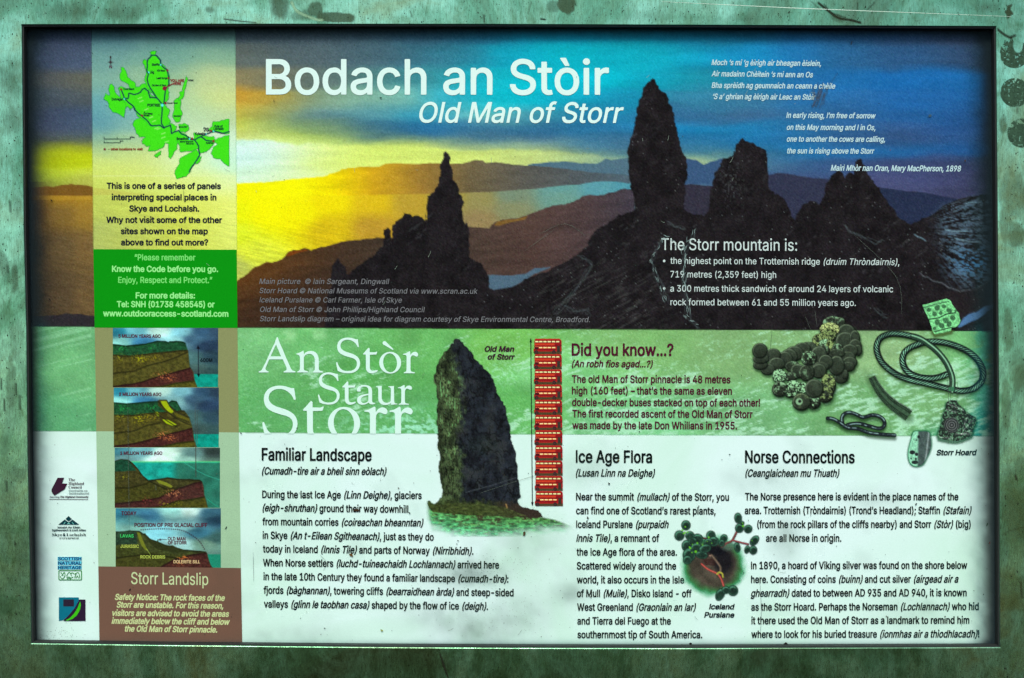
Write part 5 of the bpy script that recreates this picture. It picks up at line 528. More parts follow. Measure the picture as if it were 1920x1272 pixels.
GLY['T'] = {
66:[228,[29,-5,101,0,25,3,15,4,15,8,12,10,9,12,6,15,2,15,0,16,-3,14,-6,13,-9,13,-8,7,-14,7,1,3,15,11,9,14,5,18,-1,22,-4,15,-6,13,-10,11,-15,11,-18,6,-22,3,-98,1,-4,-2,-1,-6,0,-255],[70,34,-2,1,0,75,57,0,13,-1,10,-3,14,-11,6,-7,4,-13,-1,-15,-2,-8,-13,-12,-11,-4,-15,-2],[70,148,-2,2,0,70,52,1,13,-1,15,-6,9,-9,5,-13,0,-14,-6,-13,-10,-10,-11,-5,-10,-2]],
72:[258,[29,-5,34,0,4,2,1,113,2,1,120,0,1,-3,1,-111,3,-2,33,0,5,2,1,3,0,252,-1,6,-5,2,-33,-1,-3,-1,-1,-3,0,-103,-1,-2,-122,0,0,105,-2,3,-3,2,-33,0,-4,-2,-1,-6,0,-255]],
77:[314,[29,-5,34,0,3,2,0,176,2,6,13,-36,59,-147,5,-1,28,0,2,2,70,180,2,-2,0,-175,1,-3,2,-2,33,0,5,1,1,4,0,252,-1,6,-5,2,-43,0,-6,-2,-63,-163,-13,-41,-14,41,-64,162,-5,3,-45,0,-4,-2,-1,-6,0,-255]],
79:[267,[125,-8,25,0,23,6,22,10,18,14,16,20,12,22,7,25,3,28,0,30,-5,27,-10,25,-12,20,-16,18,-20,13,-23,9,-22,4,-25,-1,-25,-6,-20,-10,-19,-14,-15,-18,-12,-22,-8,-25,-4,-28,1,-32,5,-28,9,-24,13,-20,17,-18,19,-13,21,-8],[115,34,-15,6,-12,8,-11,11,-9,15,-7,18,-3,15,-1,20,1,22,5,19,5,14,8,12,12,13,12,8,13,5,15,2,17,0,18,-5,13,-8,12,-11,9,-14,7,-15,4,-20,2,-22,-2,-23,-4,-17,-6,-16,-10,-14,-10,-11,-15,-8,-15,-5,-15,-1]],
83:[223,[103,-9,24,0,20,3,17,7,13,7,14,13,9,12,6,15,3,15,0,18,-4,15,-9,15,-12,11,-15,9,-15,7,-52,15,-18,7,-12,8,-5,5,-3,5,-1,8,1,10,3,7,5,7,7,6,10,4,20,4,23,-2,10,-4,7,-4,10,-11,3,-7,1,-8,4,-4,32,0,5,2,2,2,-4,23,-6,12,-10,13,-12,10,-15,8,-15,5,-17,3,-20,1,-18,-2,-17,-5,-18,-9,-14,-11,-9,-13,-7,-15,-3,-15,1,-20,4,-12,7,-13,11,-11,13,-9,17,-8,55,-16,18,-7,12,-8,6,-8,2,-8,0,-10,-2,-7,-6,-9,-7,-6,-10,-6,-10,-3,-13,-2,-12,0,-13,2,-12,4,-8,4,-11,11,-3,7,-3,13,-3,2,-35,1,-5,-3,2,-15,4,-15,9,-15,10,-12,13,-9,15,-7,17,-5]],
97:[195,[73,-9,17,0,15,3,15,7,13,10,0,-13,5,-3,30,0,3,1,2,2,1,128,-1,15,-2,10,-7,15,-11,13,-14,9,-16,6,-18,3,-17,0,-18,-3,-15,-5,-12,-7,-13,-10,-8,-11,-7,-15,1,-3,3,-2,31,-9,4,1,9,14,10,7,12,5,15,1,10,-1,9,-3,6,-5,5,-8,3,-15,-3,-6,-10,-3,-52,-7,-23,-7,-12,-6,-8,-6,-7,-9,-5,-8,-3,-13,0,-17,4,-15,6,-13,10,-11,13,-8,15,-6],[80,28,-15,4,-6,4,-5,5,-2,5,-1,7,1,8,3,5,8,6,12,4,55,10,3,-3,-1,-20,-3,-10,-6,-10,-8,-7,-10,-5,-12,-3]],
99:[198,[96,-9,16,0,15,2,15,5,13,7,12,11,8,10,7,12,5,13,-2,4,-30,8,-5,0,-3,-2,-6,-15,-9,-9,-12,-6,-18,-2,-12,1,-10,4,-10,9,-8,10,-5,13,-3,15,-1,15,2,15,3,12,5,13,7,10,9,7,11,5,10,2,12,-1,18,-6,7,-7,6,-8,4,-10,3,-2,32,7,3,3,1,5,-7,15,-7,11,-10,10,-10,7,-12,7,-13,4,-15,2,-20,0,-17,-4,-15,-6,-15,-11,-12,-13,-9,-15,-8,-20,-3,-20,-1,-22,3,-20,6,-20,9,-18,12,-14,18,-13,17,-7]],
100:[212,[91,-9,19,0,15,4,13,8,12,12,1,-4,0,-13,4,-3,32,0,4,3,0,255,-1,5,-3,1,-32,1,-5,-4,0,-82,-13,12,-10,6,-7,3,-10,2,-13,0,-22,-3,-18,-7,-17,-14,-12,-15,-9,-17,-6,-25,-1,-30,4,-28,7,-20,13,-20,16,-14,18,-9],[90,30,-8,3,-8,5,-7,8,-6,10,-4,12,-3,13,-1,15,4,27,8,18,7,8,8,5,7,3,10,2,13,0,10,-2,10,-6,7,-8,6,-10,5,-12,2,-13,1,-17,-2,-15,-3,-13,-4,-10,-5,-8,-7,-7,-8,-5,-10,-3,-10,-1]],
102:[127,[39,-5,34,0,3,4,1,159,39,1,2,2,1,4,0,25,-1,3,-5,2,-35,0,-2,3,0,17,4,10,6,5,12,2,18,-3,2,3,9,28,-3,5,-6,2,-15,3,-17,0,-15,-4,-13,-6,-12,-11,-8,-13,-2,-11,-1,-27,-1,-3,-31,0,-4,-3,-1,-2,0,-28,1,-2,4,-2,32,0,0,-158,1,-3]],
104:[205,[25,-5,34,0,2,2,1,118,2,15,6,13,9,8,12,6,13,2,12,-1,12,-6,8,-8,5,-12,2,-14,0,-121,3,-2,33,0,2,1,3,4,0,128,-3,20,-6,14,-9,14,-12,11,-13,6,-17,4,-18,0,-15,-3,-15,-6,-13,-10,-1,2,0,75,-1,3,-5,2,-30,0,-4,-2,-1,-3,0,-255,1,-3]],
105:[83,[25,-5,33,0,3,2,1,3,0,190,-4,5,-32,0,-3,-1,-2,-4,0,-190,1,-3],[33,218,10,-2,10,3,9,6,5,7,1,11,-2,9,-5,8,-8,5,-10,2,-10,-1,-9,-6,-6,-8,-3,-9,2,-11,6,-8]],
108:[83,[21,-5,41,0,0,265,-41,0]],
110:[205,[25,-5,34,0,2,2,1,118,2,15,6,13,9,8,12,6,13,2,12,-1,12,-6,8,-8,5,-12,2,-14,0,-121,3,-2,33,0,4,2,1,123,-1,18,-4,16,-7,14,-8,10,-10,9,-23,9,-12,1,-15,0,-13,-3,-10,-4,-12,-7,-8,-8,0,15,-2,4,-3,1,-30,0,-4,-3,-1,-4,0,-188,1,-3]],
111:[208,[96,-9,21,0,18,4,17,9,15,12,11,12,9,18,6,20,3,20,-1,22,-3,20,-8,20,-9,16,-13,13,-15,10,-17,7,-20,3,-20,0,-18,-5,-17,-8,-13,-11,-13,-15,-9,-17,-5,-18,-3,-22,1,-23,3,-20,7,-17,11,-18,12,-12,16,-11,15,-6],[90,30,-10,4,-8,6,-7,8,-5,10,-4,13,-3,27,2,15,8,23,7,9,7,7,8,4,10,3,10,1,10,-1,10,-4,7,-4,9,-10,6,-10,4,-13,3,-15,0,-15,-1,-12,-3,-13,-5,-11,-6,-9,-9,-7,-8,-4,-10,-3,-12,0]],
114:[130,[25,-5,34,0,2,2,1,123,2,12,8,13,7,6,7,4,13,2,22,-1,4,2,2,4,0,30,-3,5,-20,1,-15,-3,-15,-7,-13,-11,0,13,-2,4,-3,1,-30,0,-4,-3,-1,-4,0,-188,1,-3]],
116:[114,[78,-7,13,0,17,3,3,2,1,2,-6,28,-1,2,-4,2,-15,-2,-8,1,-5,2,-4,7,-1,118,33,0,5,2,1,3,0,27,-1,3,-3,2,-35,0,0,40,-2,5,-35,1,-3,-3,-1,-3,0,-40,-24,0,-4,-2,-1,-3,0,-27,1,-3,4,-2,23,0,1,-3,0,-115,2,-10,4,-10,6,-10,12,-9,12,-6]],
242:[208,[96,-9,21,0,18,4,17,9,15,12,11,12,9,18,6,20,3,20,-1,22,-3,20,-8,20,-9,16,-13,13,-15,10,-17,7,-20,3,-20,0,-18,-5,-17,-8,-13,-11,-13,-15,-9,-17,-5,-18,-3,-22,1,-23,3,-20,7,-17,11,-18,12,-12,16,-11,15,-6],[90,30,-10,4,-8,6,-7,8,-5,10,-4,13,-3,27,2,15,8,23,7,9,7,7,8,4,10,3,10,1,10,-1,10,-4,7,-4,9,-10,6,-10,4,-13,3,-15,0,-15,-1,-12,-3,-13,-5,-11,-6,-9,-9,-7,-8,-4,-10,-3,-12,0],[88,211,4,-2,25,0,4,2,1,2,-1,5,-23,48,-2,2,-4,2,-35,0,-3,-4,1,-5]],
73:[89,[24,-5,41,0,0,265,-41,0]],
32:[94],
}
GLY['H'] = {
84:[106,[24,0,58,0,0,4,-8,1,-5,3,-3,7,0,93,13,-2,10,-5,6,-9,3,-12,4,-1,0,2,0,33,-100,0,0,-34,2,0,3,0,4,14,7,8,10,5,11,1,-1,-93,-3,-7,-12,-4]],
104:[95,[4,0,40,0,1,4,-7,2,-1,5,0,48,7,7,7,2,5,-2,2,-6,1,-45,-1,-7,-4,-4,-4,0,1,-4,40,0,0,4,-5,1,-3,5,-1,49,-2,10,-6,7,-13,4,-13,-4,-11,-8,-1,46,-30,0,-2,-2,1,-2,6,-2,2,-6,0,-87,-1,-7,-2,-3,-6,-1]],
101:[75,[30,-2,12,0,10,2,9,6,10,12,-3,4,-10,-10,-12,-1,-8,4,-6,7,-2,12,0,8,40,0,-1,14,-5,12,-8,7,-10,4,-14,0,-11,-5,-9,-10,-6,-14,-1,-18,4,-14,9,-12],[30,48,0,10,2,10,6,6,7,-1,4,-7,1,-18]],
72:[131,[4,0,56,0,0,4,-10,2,-4,6,0,43,40,0,-2,-43,-2,-5,-12,-3,2,-4,54,0,0,4,-10,3,-4,8,0,79,2,11,5,3,7,2,0,4,-55,0,-1,-4,12,-2,2,-6,2,-38,-2,-2,-38,0,0,2,0,38,4,6,10,2,0,4,-56,0,0,-4,11,-4,3,-7,0,-79,-2,-11,-4,-3,-8,-2]],
105:[50,[4,0,40,0,1,4,-6,2,-2,5,0,67,-31,0,-1,-4,6,-2,2,-4,0,-54,-1,-6,-2,-3,-6,-1],[20,92,11,0,6,7,-1,10,-6,6,-10,-1,-6,-6,0,-10]],
103:[82,[22,-34,19,-1,15,2,12,5,8,8,2,8,0,7,-1,6,-5,5,-14,6,-28,1,-4,2,-1,3,2,4,4,4,23,1,7,3,5,5,6,7,1,8,-1,8,-4,8,11,2,-1,8,-20,0,-16,4,-11,-1,-14,-5,-9,-10,-2,-10,2,-13,6,-7,11,-6,-11,-7,-7,-7,-1,-6,1,-6,4,-4,6,-4,-11,-6,-2,-8,2,-5,4,-4],[36,-29,-10,2,-6,5,-1,7,5,6,31,1,6,-2,4,-2,0,-8,-5,-6,-9,-2],[38,31,-4,2,-4,5,-2,17,4,15,3,3,5,1,5,-2,3,-4,2,-18,-3,-15,-3,-3]],
108:[50,[4,0,40,0,1,1,-1,3,-5,2,-2,6,0,102,-31,0,-1,-2,1,-2,6,-2,1,-6,0,-88,-1,-6,-2,-3,-6,-1]],
97:[86,[17,-2,8,0,10,2,15,8,2,-4,2,-4,6,-2,6,0,8,2,8,6,-2,4,-4,-2,-2,2,-1,48,-3,10,-6,6,-12,4,-20,1,-12,-4,-10,-7,-2,-7,1,-6,3,-5,6,-2,7,1,5,5,0,6,-4,8,3,4,7,2,8,-2,4,-4,2,-6,0,-14,-30,-12,-8,-6,-4,-5,-3,-7,1,-10,4,-6],[36,8,-4,2,-2,5,1,13,7,9,11,5,1,-26,-6,-6]],
110:[95,[4,0,40,0,1,4,-7,2,-1,5,0,48,7,7,7,2,5,-2,2,-6,1,-45,-1,-7,-4,-4,-4,0,1,-4,40,0,0,4,-5,1,-3,5,-1,49,-2,10,-6,7,-8,3,-12,0,-8,-4,-9,-7,-1,10,-30,0,-1,-4,6,-2,2,-6,0,-52,-1,-6,-2,-3,-6,-1]],
100:[92,[35,-2,11,2,9,8,1,-10,32,6,0,3,-6,3,-2,5,-1,99,-35,0,0,-4,8,-2,4,-4,-1,-33,-6,5,-7,3,-14,-1,-11,-7,-9,-13,-3,-22,1,-10,3,-10,5,-8,6,-6,8,-4],[40,8,-6,3,-3,7,-1,13,0,17,4,17,4,4,7,1,7,-2,4,-7,0,-43,-2,-4,-6,-5]],
67:[117,[64,-2,15,1,13,5,11,8,9,10,-6,4,-14,-14,-16,-6,-14,0,-13,7,-9,13,-4,19,0,25,4,20,4,8,9,9,7,3,13,0,9,-3,7,-5,9,-11,7,-13,4,-1,0,39,-3,0,-4,-6,-6,-1,-28,7,-12,0,-12,-3,-12,-5,-9,-8,-7,-9,-5,-10,-4,-15,0,-18,3,-14,6,-12,10,-10,12,-9,14,-5]],
111:[84,[42,-2,15,2,11,8,8,14,3,16,-3,17,-8,13,-11,8,-15,4,-15,-4,-13,-8,-6,-13,-4,-17,4,-16,8,-14,11,-8],[38,4,-4,4,-4,7,0,37,4,18,3,4,5,0,8,-2,3,-8,1,-16,0,-24,-1,-12,-3,-6,-6,-3]],
117:[94,[24,-2,9,0,9,1,8,4,6,7,2,-12,32,6,-1,4,-6,2,-2,4,-1,64,-32,0,0,-4,6,-2,3,-6,0,-48,-5,-7,-8,-2,-6,2,-2,5,0,62,-33,0,0,-4,6,-2,2,-6,1,-54,4,-8]],
99:[74,[30,-2,10,0,12,2,9,4,10,11,-3,3,-12,-8,-12,1,-9,7,-5,12,-2,12,1,16,3,10,4,4,6,2,6,-2,2,-4,0,-10,4,-6,8,0,6,4,1,8,-2,6,-5,5,-7,3,-15,2,-14,-4,-12,-11,-8,-14,-1,-16,3,-17,10,-12]],
83:[98,[10,-2,4,0,4,4,2,1,22,-5,20,1,13,6,10,10,3,9,2,10,-2,10,-4,8,-12,12,-35,18,-5,6,-2,7,2,7,6,6,8,3,10,-1,7,-4,7,-5,6,-9,4,-12,4,0,0,36,-4,0,-2,-4,-4,-1,-22,5,-15,0,-11,-6,-9,-9,-3,-9,-2,-8,2,-9,3,-9,13,-12,32,-18,6,-6,2,-9,-3,-9,-7,-6,-10,-2,-10,1,-8,4,-6,6,-6,9,-4,15,-4,1,-2,-2]],
107:[90,[4,0,40,0,1,4,-6,2,-2,5,0,21,3,4,20,-26,-2,-5,-5,-1,0,-4,40,0,1,1,0,3,-8,5,-30,43,17,16,13,6,0,4,-34,0,0,-4,8,-2,0,-6,-22,-22,-1,0,0,70,-31,0,0,-4,6,-2,1,-6,0,-88,-1,-6,-8,-4]],
121:[75,[6,-34,8,-1,8,1,6,4,4,6,8,15,26,73,4,7,5,3,-1,4,-24,0,1,-4,7,-2,2,-4,-14,-37,-14,37,2,4,6,2,0,4,-40,0,-1,-4,5,-2,4,-7,27,-67,-5,-14,-8,-8,-3,0,-1,9,-4,3,-7,2,-6,-4,-3,-5,1,-6,3,-5]],
76:[106,[4,0,96,0,6,38,-1,0,-3,0,-10,-19,-10,-8,-10,-3,-14,-1,-8,1,-4,3,0,89,2,5,2,3,12,2,0,4,-57,0,-1,-2,0,-2,11,-4,3,-6,0,-79,-2,-12,-4,-3,-8,-2]],
115:[72,[9,-2,3,0,3,3,4,1,13,-4,12,0,8,3,8,7,4,14,-2,14,-8,8,-24,13,-2,3,-2,5,2,5,2,2,12,2,8,-6,7,-12,3,0,0,24,-2,0,-4,-4,-16,4,-10,-1,-9,-4,-6,-7,-3,-6,-1,-7,3,-11,10,-8,22,-13,3,-5,1,-4,-2,-6,-4,-2,-6,-2,-6,0,-10,8,-7,14,-4,0]],
114:[72,[4,0,44,0,2,1,-1,3,-8,2,-3,4,0,45,4,7,5,3,3,-1,8,-8,6,0,4,2,4,3,0,5,-1,6,-3,4,-7,4,-9,-2,-8,-6,-7,-8,-1,14,-30,0,-1,-4,6,-2,2,-4,0,-54,-1,-6,-2,-3,-6,-1]],
116:[57,[22,-1,12,-1,8,2,8,8,6,8,-4,2,-4,-6,-6,-2,-3,1,-3,4,0,54,16,1,0,6,0,2,-16,0,-1,28,-3,-1,-27,-31,0,-4,7,-1,1,-59,3,-7]],
69:[110,[4,0,96,0,8,35,-2,1,-4,-1,-4,-11,-7,-7,-13,-7,-14,-3,-13,1,-4,2,-1,8,0,38,10,-2,8,-2,5,-8,3,-14,4,0,0,56,-4,0,-4,-12,-4,-8,-8,-4,-10,0,0,36,1,7,4,2,11,1,12,-2,8,-3,9,-8,5,-15,4,0,0,34,-96,0,1,-4,6,-1,5,-3,2,-7,1,-79,-1,-8,-2,-4,-4,-2,-8,-2]],
65:[109,[-2,0,34,0,0,4,-10,2,-4,5,2,7,6,15,38,-1,6,-17,0,-5,-4,-4,-8,-2,0,-4,52,0,1,4,-7,4,-6,10,-42,98,-4,0,-42,-102,-4,-7,-8,-3],[29,40,15,40,16,-39,-2,-1]],
73:[65,[4,0,57,0,0,4,-9,2,-4,3,-2,3,0,8,0,81,4,7,11,2,0,4,-57,0,0,-4,8,-2,4,-2,3,-10,-1,-81,-4,-7,-10,-4]],
78:[124,[101,-2,5,0,0,102,2,6,4,2,8,2,0,4,-37,0,0,-4,11,-2,3,-7,0,-58,-57,71,-36,0,0,-4,6,-2,9,-12,-1,-82,-2,-7,-10,-3,-2,-3,2,-1,34,0,2,1,-1,3,-11,4,-3,6,0,73]],
82:[118,[4,0,56,0,0,4,-10,2,-4,6,0,41,4,-1,35,-52,34,0,1,4,-6,2,-4,4,-30,45,15,9,7,10,2,8,0,8,-2,6,-5,6,-12,8,-13,3,-68,1,0,-4,11,-4,3,-7,0,-79,-2,-11,-4,-3,-8,-2],[46,58,0,46,2,2,4,2,13,-2,7,-5,3,-7,1,-13,-2,-11,-4,-5,-6,-5]],
80:[104,[4,0,56,0,0,4,-10,2,-4,6,0,38,0,2,19,0,14,2,10,4,7,7,6,11,0,12,-4,10,-6,7,-10,6,-13,2,-65,1,0,-4,11,-4,3,-7,0,-79,-2,-11,-4,-3,-8,-2],[46,58,0,46,4,4,12,-1,6,-5,4,-7,1,-13,-1,-12,-4,-6,-4,-4,-8,-2]],
98:[90,[11,-3,3,0,12,9,9,-5,9,-3,10,0,8,2,8,4,6,8,6,9,2,9,2,12,-2,12,-4,11,-8,9,-8,4,-10,2,-10,-2,-8,-7,-2,1,0,42,-32,0,2,-4,5,-3,1,-6],[41,4,-5,4,-2,6,0,47,6,7,8,2,8,-4,4,-8,1,-14,-1,-20,-2,-12,-4,-5,-6,-3]],
}
GSCALE = {'C': 2, 'L': 2, 'B': 2, 'T': 1, 'H': 2}

_tri = {}
def glyph_mesh(st, ch):
    k = (st, ch)
    if k not in _tri:
        g = GLY[st].get(ord(ch))
        gs = GSCALE[st]
        if g is None or len(g) < 2:
            _tri[k] = (g[0] * gs if g else 60, None, None)
        else:
            pts, faces = [], []
            for l in g[1:]:
                b = len(pts); n = len(l) // 2
                l = np.cumsum(np.array(l, float).reshape(-1, 2), 0) * gs      # steps -> outline
                pts += [Vector((p[0], p[1])) for p in l]
                faces.append(list(range(b, b + n)))
            v, e, f, *_ = delaunay_2d_cdt(pts, [], faces, 2, 1e-3)
            f = [q if len(q) == 3 else q for q in f]
            tr = []
            for q in f:
                for i in range(1, len(q) - 1): tr.append((q[0], q[i], q[i + 1]))
            _tri[k] = (g[0] * gs, np.array([(p[0], p[1]) for p in v]), np.array(tr))
    return _tri[k]

class Lettering:
    def __init__(s): s.V, s.F, s.C, s.n = [], [], [], 0
    def line(s, txt, x0, x1, yb0, yb1, cap, st='C', color=(20, 25, 25), italic=False, slant=0.2, vary=0.0):
        """one line of type: from x0 to x1, baseline yb0 -> yb1, capital height cap (all px). {...} is italic"""
        pos, x, it = [], 0.0, italic
        track = 1.5 if st in 'CL' else 0
        for ch in txt:
            if ch == '{': it = True; continue
            if ch == '}': it = False; continue
            adv, v, t = glyph_mesh(st, ch)
            pos.append((x, v, t, it)); x += adv + track
        ink_ = [(p[0] + p[1][:, 0].min(), p[0] + p[1][:, 0].max()) for p in pos if p[1] is not None]
        l, r = ink_[0][0], ink_[-1][1]
        sc = cap / 254.0
        tail = slant * cap * 0.6 if pos[-1][3] and txt[-1] not in '.,' else 0
        kx = (x1 - tail - x0) / (r - l)
        for (gx, v, t, i_) in pos:
            if v is None: continue
            yy = v[:, 1] * sc
            xx = x0 + (gx + v[:, 0] - l) * kx + (yy * slant if i_ else 0)
            py = yb0 + (yb1 - yb0) * (xx - x0) / max(1, x1 - x0) - yy
            X, _, Z = local(xx, py)
            s.V.append(np.stack([X, np.zeros_like(X), Z], 1)); s.F.append(t + s.n); s.n += len(v)
            s.C.append(np.tile(np.append(ink(color), 1.0), (len(v), 1)))
        return s
    def poly(s, loops, color, alpha=1.0):
        pts, faces = [], []
        for l in loops:
            b = len(pts); pts += [Vector((float(p[0]), float(-p[1]))) for p in l]; faces.append(list(range(b, b + len(l))))
        v, e, f, *_ = delaunay_2d_cdt(pts, [], faces, 2, 1e-5)
        tr = [(q[0], q[i], q[i + 1]) for q in f for i in range(1, len(q) - 1)]
        if not tr: return s
        P = np.array([(p[0], -p[1]) for p in v]); X, _, Z = local(P[:, 0], P[:, 1])
        s.V.append(np.stack([X, np.zeros_like(X), Z], 1)); s.F.append(np.array(tr) + s.n); s.n += len(P)
        s.C.append(np.tile(np.append(ink(color), alpha), (len(P), 1)))
        return s
    def object(s, name, parent, layer, label=None, mat=None):
        V = np.vstack(s.V); V[:, 1] = RECESS - LAYER * layer
        F = np.vstack(s.F)
        # face the viewer
        a, b, c = V[F[:, 0]], V[F[:, 1]], V[F[:, 2]]
        ny = (b[:, 2] - a[:, 2]) * (c[:, 0] - a[:, 0]) - (b[:, 0] - a[:, 0]) * (c[:, 2] - a[:, 2])
        F[ny > 0] = F[ny > 0][:, ::-1]
        return link(name, mesh_np(name, V, F, np.vstack(s.C)), mat or M_INK, parent, label)

# ------------------------------------------------------------------ the board: root, plate, panel
board = bpy.data.objects.new("information_board", None)
COL.objects.link(board)
board.matrix_world = BOARD
board["label"] = "weathered steel framed information board with a printed landscape and history panel"
board["category"] = "information board"
# opening of the plate, in photograph pixels
OPEN = [(41.5, 47.5), (420, 46.6), (900, 46.8), (1400, 48.8), (1867, 51.0),
        (1870.2, 424), (1873.2, 820), (1874.6, 1213.3),
        (1300, 1215.2), (960, 1214.6), (700, 1213.2), (300, 1209.3), (59.5, 1205.8),
        (52.4, 850), (50.0, 620), (45.2, 424)]

def metal_mat(name, dark=1.0):
    m, t, b = new_mat(name)
    N = t.nodes.new; L = t.links.new
    tc = N("ShaderNodeTexCoord")
    def noise(scale, detail, sc=(1, 1, 1), rough=0.6, dist=0.0, rot=0.0):
        mp = N("ShaderNodeMapping"); mp.inputs["Scale"].default_value = sc; mp.inputs["Rotation"].default_value = (0, rot, 0)
        n = N("ShaderNodeTexNoise"); n.inputs["Scale"].default_value = scale; n.inputs["Detail"].default_value = detail
        n.inputs["Roughness"].default_value = rough; n.inputs["Distortion"].default_value = dist
        L(tc.outputs["Object"], mp.inputs[0]); L(mp.outputs[0], n.inputs["Vector"]); return n.outputs["Fac"]
    def ramp(f, stops):
        r = N("ShaderNodeValToRGB"); e = r.color_ramp.elements
        while len(e) < len(stops): e.new(0.5)
        for q, (p, c) in zip(e, stops): q.position = p; q.color = (*c, 1)
        L(f, r.inputs[0]); return r.outputs[0]
    def mix(fac, a, c, mode='MIX'):
        x = N("ShaderNodeMix"); x.data_type = 'RGBA'; x.blend_type = mode
        if isinstance(fac, float): x.inputs[0].default_value = fac
        else: L(fac, x.inputs[0])
        L(a, x.inputs[6])
        if isinstance(c, tuple): x.inputs[7].default_value = (*c, 1)
        else: L(c, x.inputs[7])
        return x.outputs[2]
    c1 = tuple(srgb(np.array([108, 172, 134]) / 255)); c2 = tuple(srgb(np.array([152, 218, 180]) / 255)); c3 = tuple(srgb(np.array([98, 136, 104]) / 255))
    c4 = tuple(srgb(np.array([148, 178, 128]) / 255))
    base = ramp(noise(5.5, 5, (1, 1, .8), .62, 1.2), [(.30, c3), (.44, c1), (.56, c2), (.70, c4)])
    cloud = ramp(noise(16, 6, (1, 1, .7), .7, 2.2, .4), [(.40, (0, 0, 0)), (.60, (1, 1, 1))])
    base = mix(cloud, base, base)
    base = mix(mapr(t, cloud, .0, .38), base, c3)
    streak = ramp(noise(420, 4, (1.3, 1, .22), .75), [(.30, (.58, .55, .50)), (.50, (.95, .95, .95)), (.72, (1.15, 1.15, 1.15))])
    base = mix(1.0, base, streak, 'MULTIPLY')
    wipe = ramp(noise(30, 5, (1.0, 1, .45), .65, 1.6, .5), [(.32, (.72, .70, .62)), (.48, (.98, .98, .98)), (.64, (1.08, 1.09, 1.08))])
    base = mix(1.0, base, wipe, 'MULTIPLY')
    pits = ramp(noise(700, 1, (1, 1, .55), .5), [(.27, (.16, .15, .13)), (.33, (1, 1, 1))])
    base = mix(1.0, base, pits, 'MULTIPLY')
    gr = ramp(noise(1500, 2, (1, 1, 1), .6), [(.30, (.70, .70, .68)), (.5, (1, 1, 1)), (.70, (1.2, 1.2, 1.2))])
    base = mix(1.0, base, gr, 'MULTIPLY')
    L(base, b.inputs["Base Color"])
    b.inputs["Metallic"].default_value = 1.0
    L(mapr(t, cloud, .14, .26), b.inputs["Roughness"])
    bp = N("ShaderNodeBump"); bp.inputs["Strength"].default_value = .25; bp.inputs["Distance"].default_value = .0006
    L(noise(600, 3, (1.4, 1, .2), .6), bp.inputs["Height"]); L(bp.outputs[0], b.inputs["Normal"])
    return m

def mapr(t, f, a, b_):
    r = t.nodes.new("ShaderNodeMapRange"); r.inputs[3].default_value = a; r.inputs[4].default_value = b_
    t.links.new(f, r.inputs[0]); return r.outputs[0]

M_METAL = metal_mat("weathered_steel")
M_RIM, _t, _b = new_mat("rubbed_rim")
_b.inputs["Base Color"].default_value = (.05, .10, .07, 1); _b.inputs["Metallic"].default_value = .5; _b.inputs["Roughness"].default_value = .6
M_EDGE, _t, _b = new_mat("dark_cut_edge")  # near-black colour for the inner walls of the opening
_n = _t.nodes.new("ShaderNodeTexNoise"); _n.inputs["Scale"].default_value = 160; _n.inputs["Detail"].default_value = 4
_r = _t.nodes.new("ShaderNodeValToRGB"); _r.color_ramp.elements[0].position = .35; _r.color_ramp.elements[1].position = .7
_r.color_ramp.elements[0].color = (.003, .005, .005, 1); _r.color_ramp.elements[1].color = (.022, .03, .024, 1)
_t.links.new(_n.outputs["Fac"], _r.inputs[0]); _t.links.new(_r.outputs[0], _b.inputs["Base Color"]); _b.inputs["Roughness"].default_value = .7

def plate():
    """front sheet with the cut-out opening, rolled edge and returns; one pressed sheet, four faces of returns"""
    OUT = []
    for (x, y) in OPEN:   # matching outer point by ray from the centre
        dx, dy = x - 960, y - 636
        k = min((1130.0 / abs(dx)) if dx else 9e9, (800.0 / abs(dy)) if dy else 9e9)
        OUT.append((960 + dx * k, 636 + dy * k))
    n = len(OPEN)
    corners = [(-170, -164), (2090, -164), (2090, 1436), (-170, 1436)]
    def inset(k):
        r = []
        for (x, y) in OPEN:
            dx, dy = x - 960, y - 636
            r.append((x + (k if dx > 890 else -k if dx < -890 else 0), y + (k if dy > 560 else -k if dy < -560 else 0)))
        return r
    bev = inset(2.0)
    V, F = [], []
    pts = [Vector((p[0], -p[1])) for p in corners + bev]
    v, e, f, *_ = delaunay_2d_cdt(pts, [], [list(range(4)), list(range(4, 4 + n))], 2, 1e-4)
    V = []
    for p in v:
        x, y, z = local(p[0], -p[1], 0.0); V.append((x, y, z))
    F = [tuple(q) for q in f]
    b0 = len(V)
    rings = [(bev, 0.0), (inset(1.1), 0.0003), (inset(.3), 0.0012), (OPEN, 0.0022)]
    for ring, d in rings:
        for p in ring:
            k = S; V.append(((p[0] - 960) * k, d, (636 - p[1]) * k))
    for r in range(len(rings) - 1):
        for i in range(n):
            j = (i + 1) % n; a = b0 + r * n
            F.append((a + i, a + n + i, a + n + j, a + j))
    # outer folded edge
    c0 = len(V)
    for d in (0.0, 0.05):
        for p in corners: V.append(((p[0] - 960) * S, d, (636 - p[1]) * S))
    for i in range(4):
        j = (i + 1) % 4; F.append((c0 + i, c0 + j, c0 + 4 + j, c0 + 4 + i))
    me = bpy.data.meshes.new("face_plate"); me.from_pydata(V, [], F); me.update()
    o = link("face_plate", me, M_METAL, board)
    me.materials.append(M_RIM)
    for p_ in me.polygons:
        if all(vi >= b0 + n and vi < c0 for vi in p_.vertices): p_.material_index = 1
    return o, n
face, NO = plate()

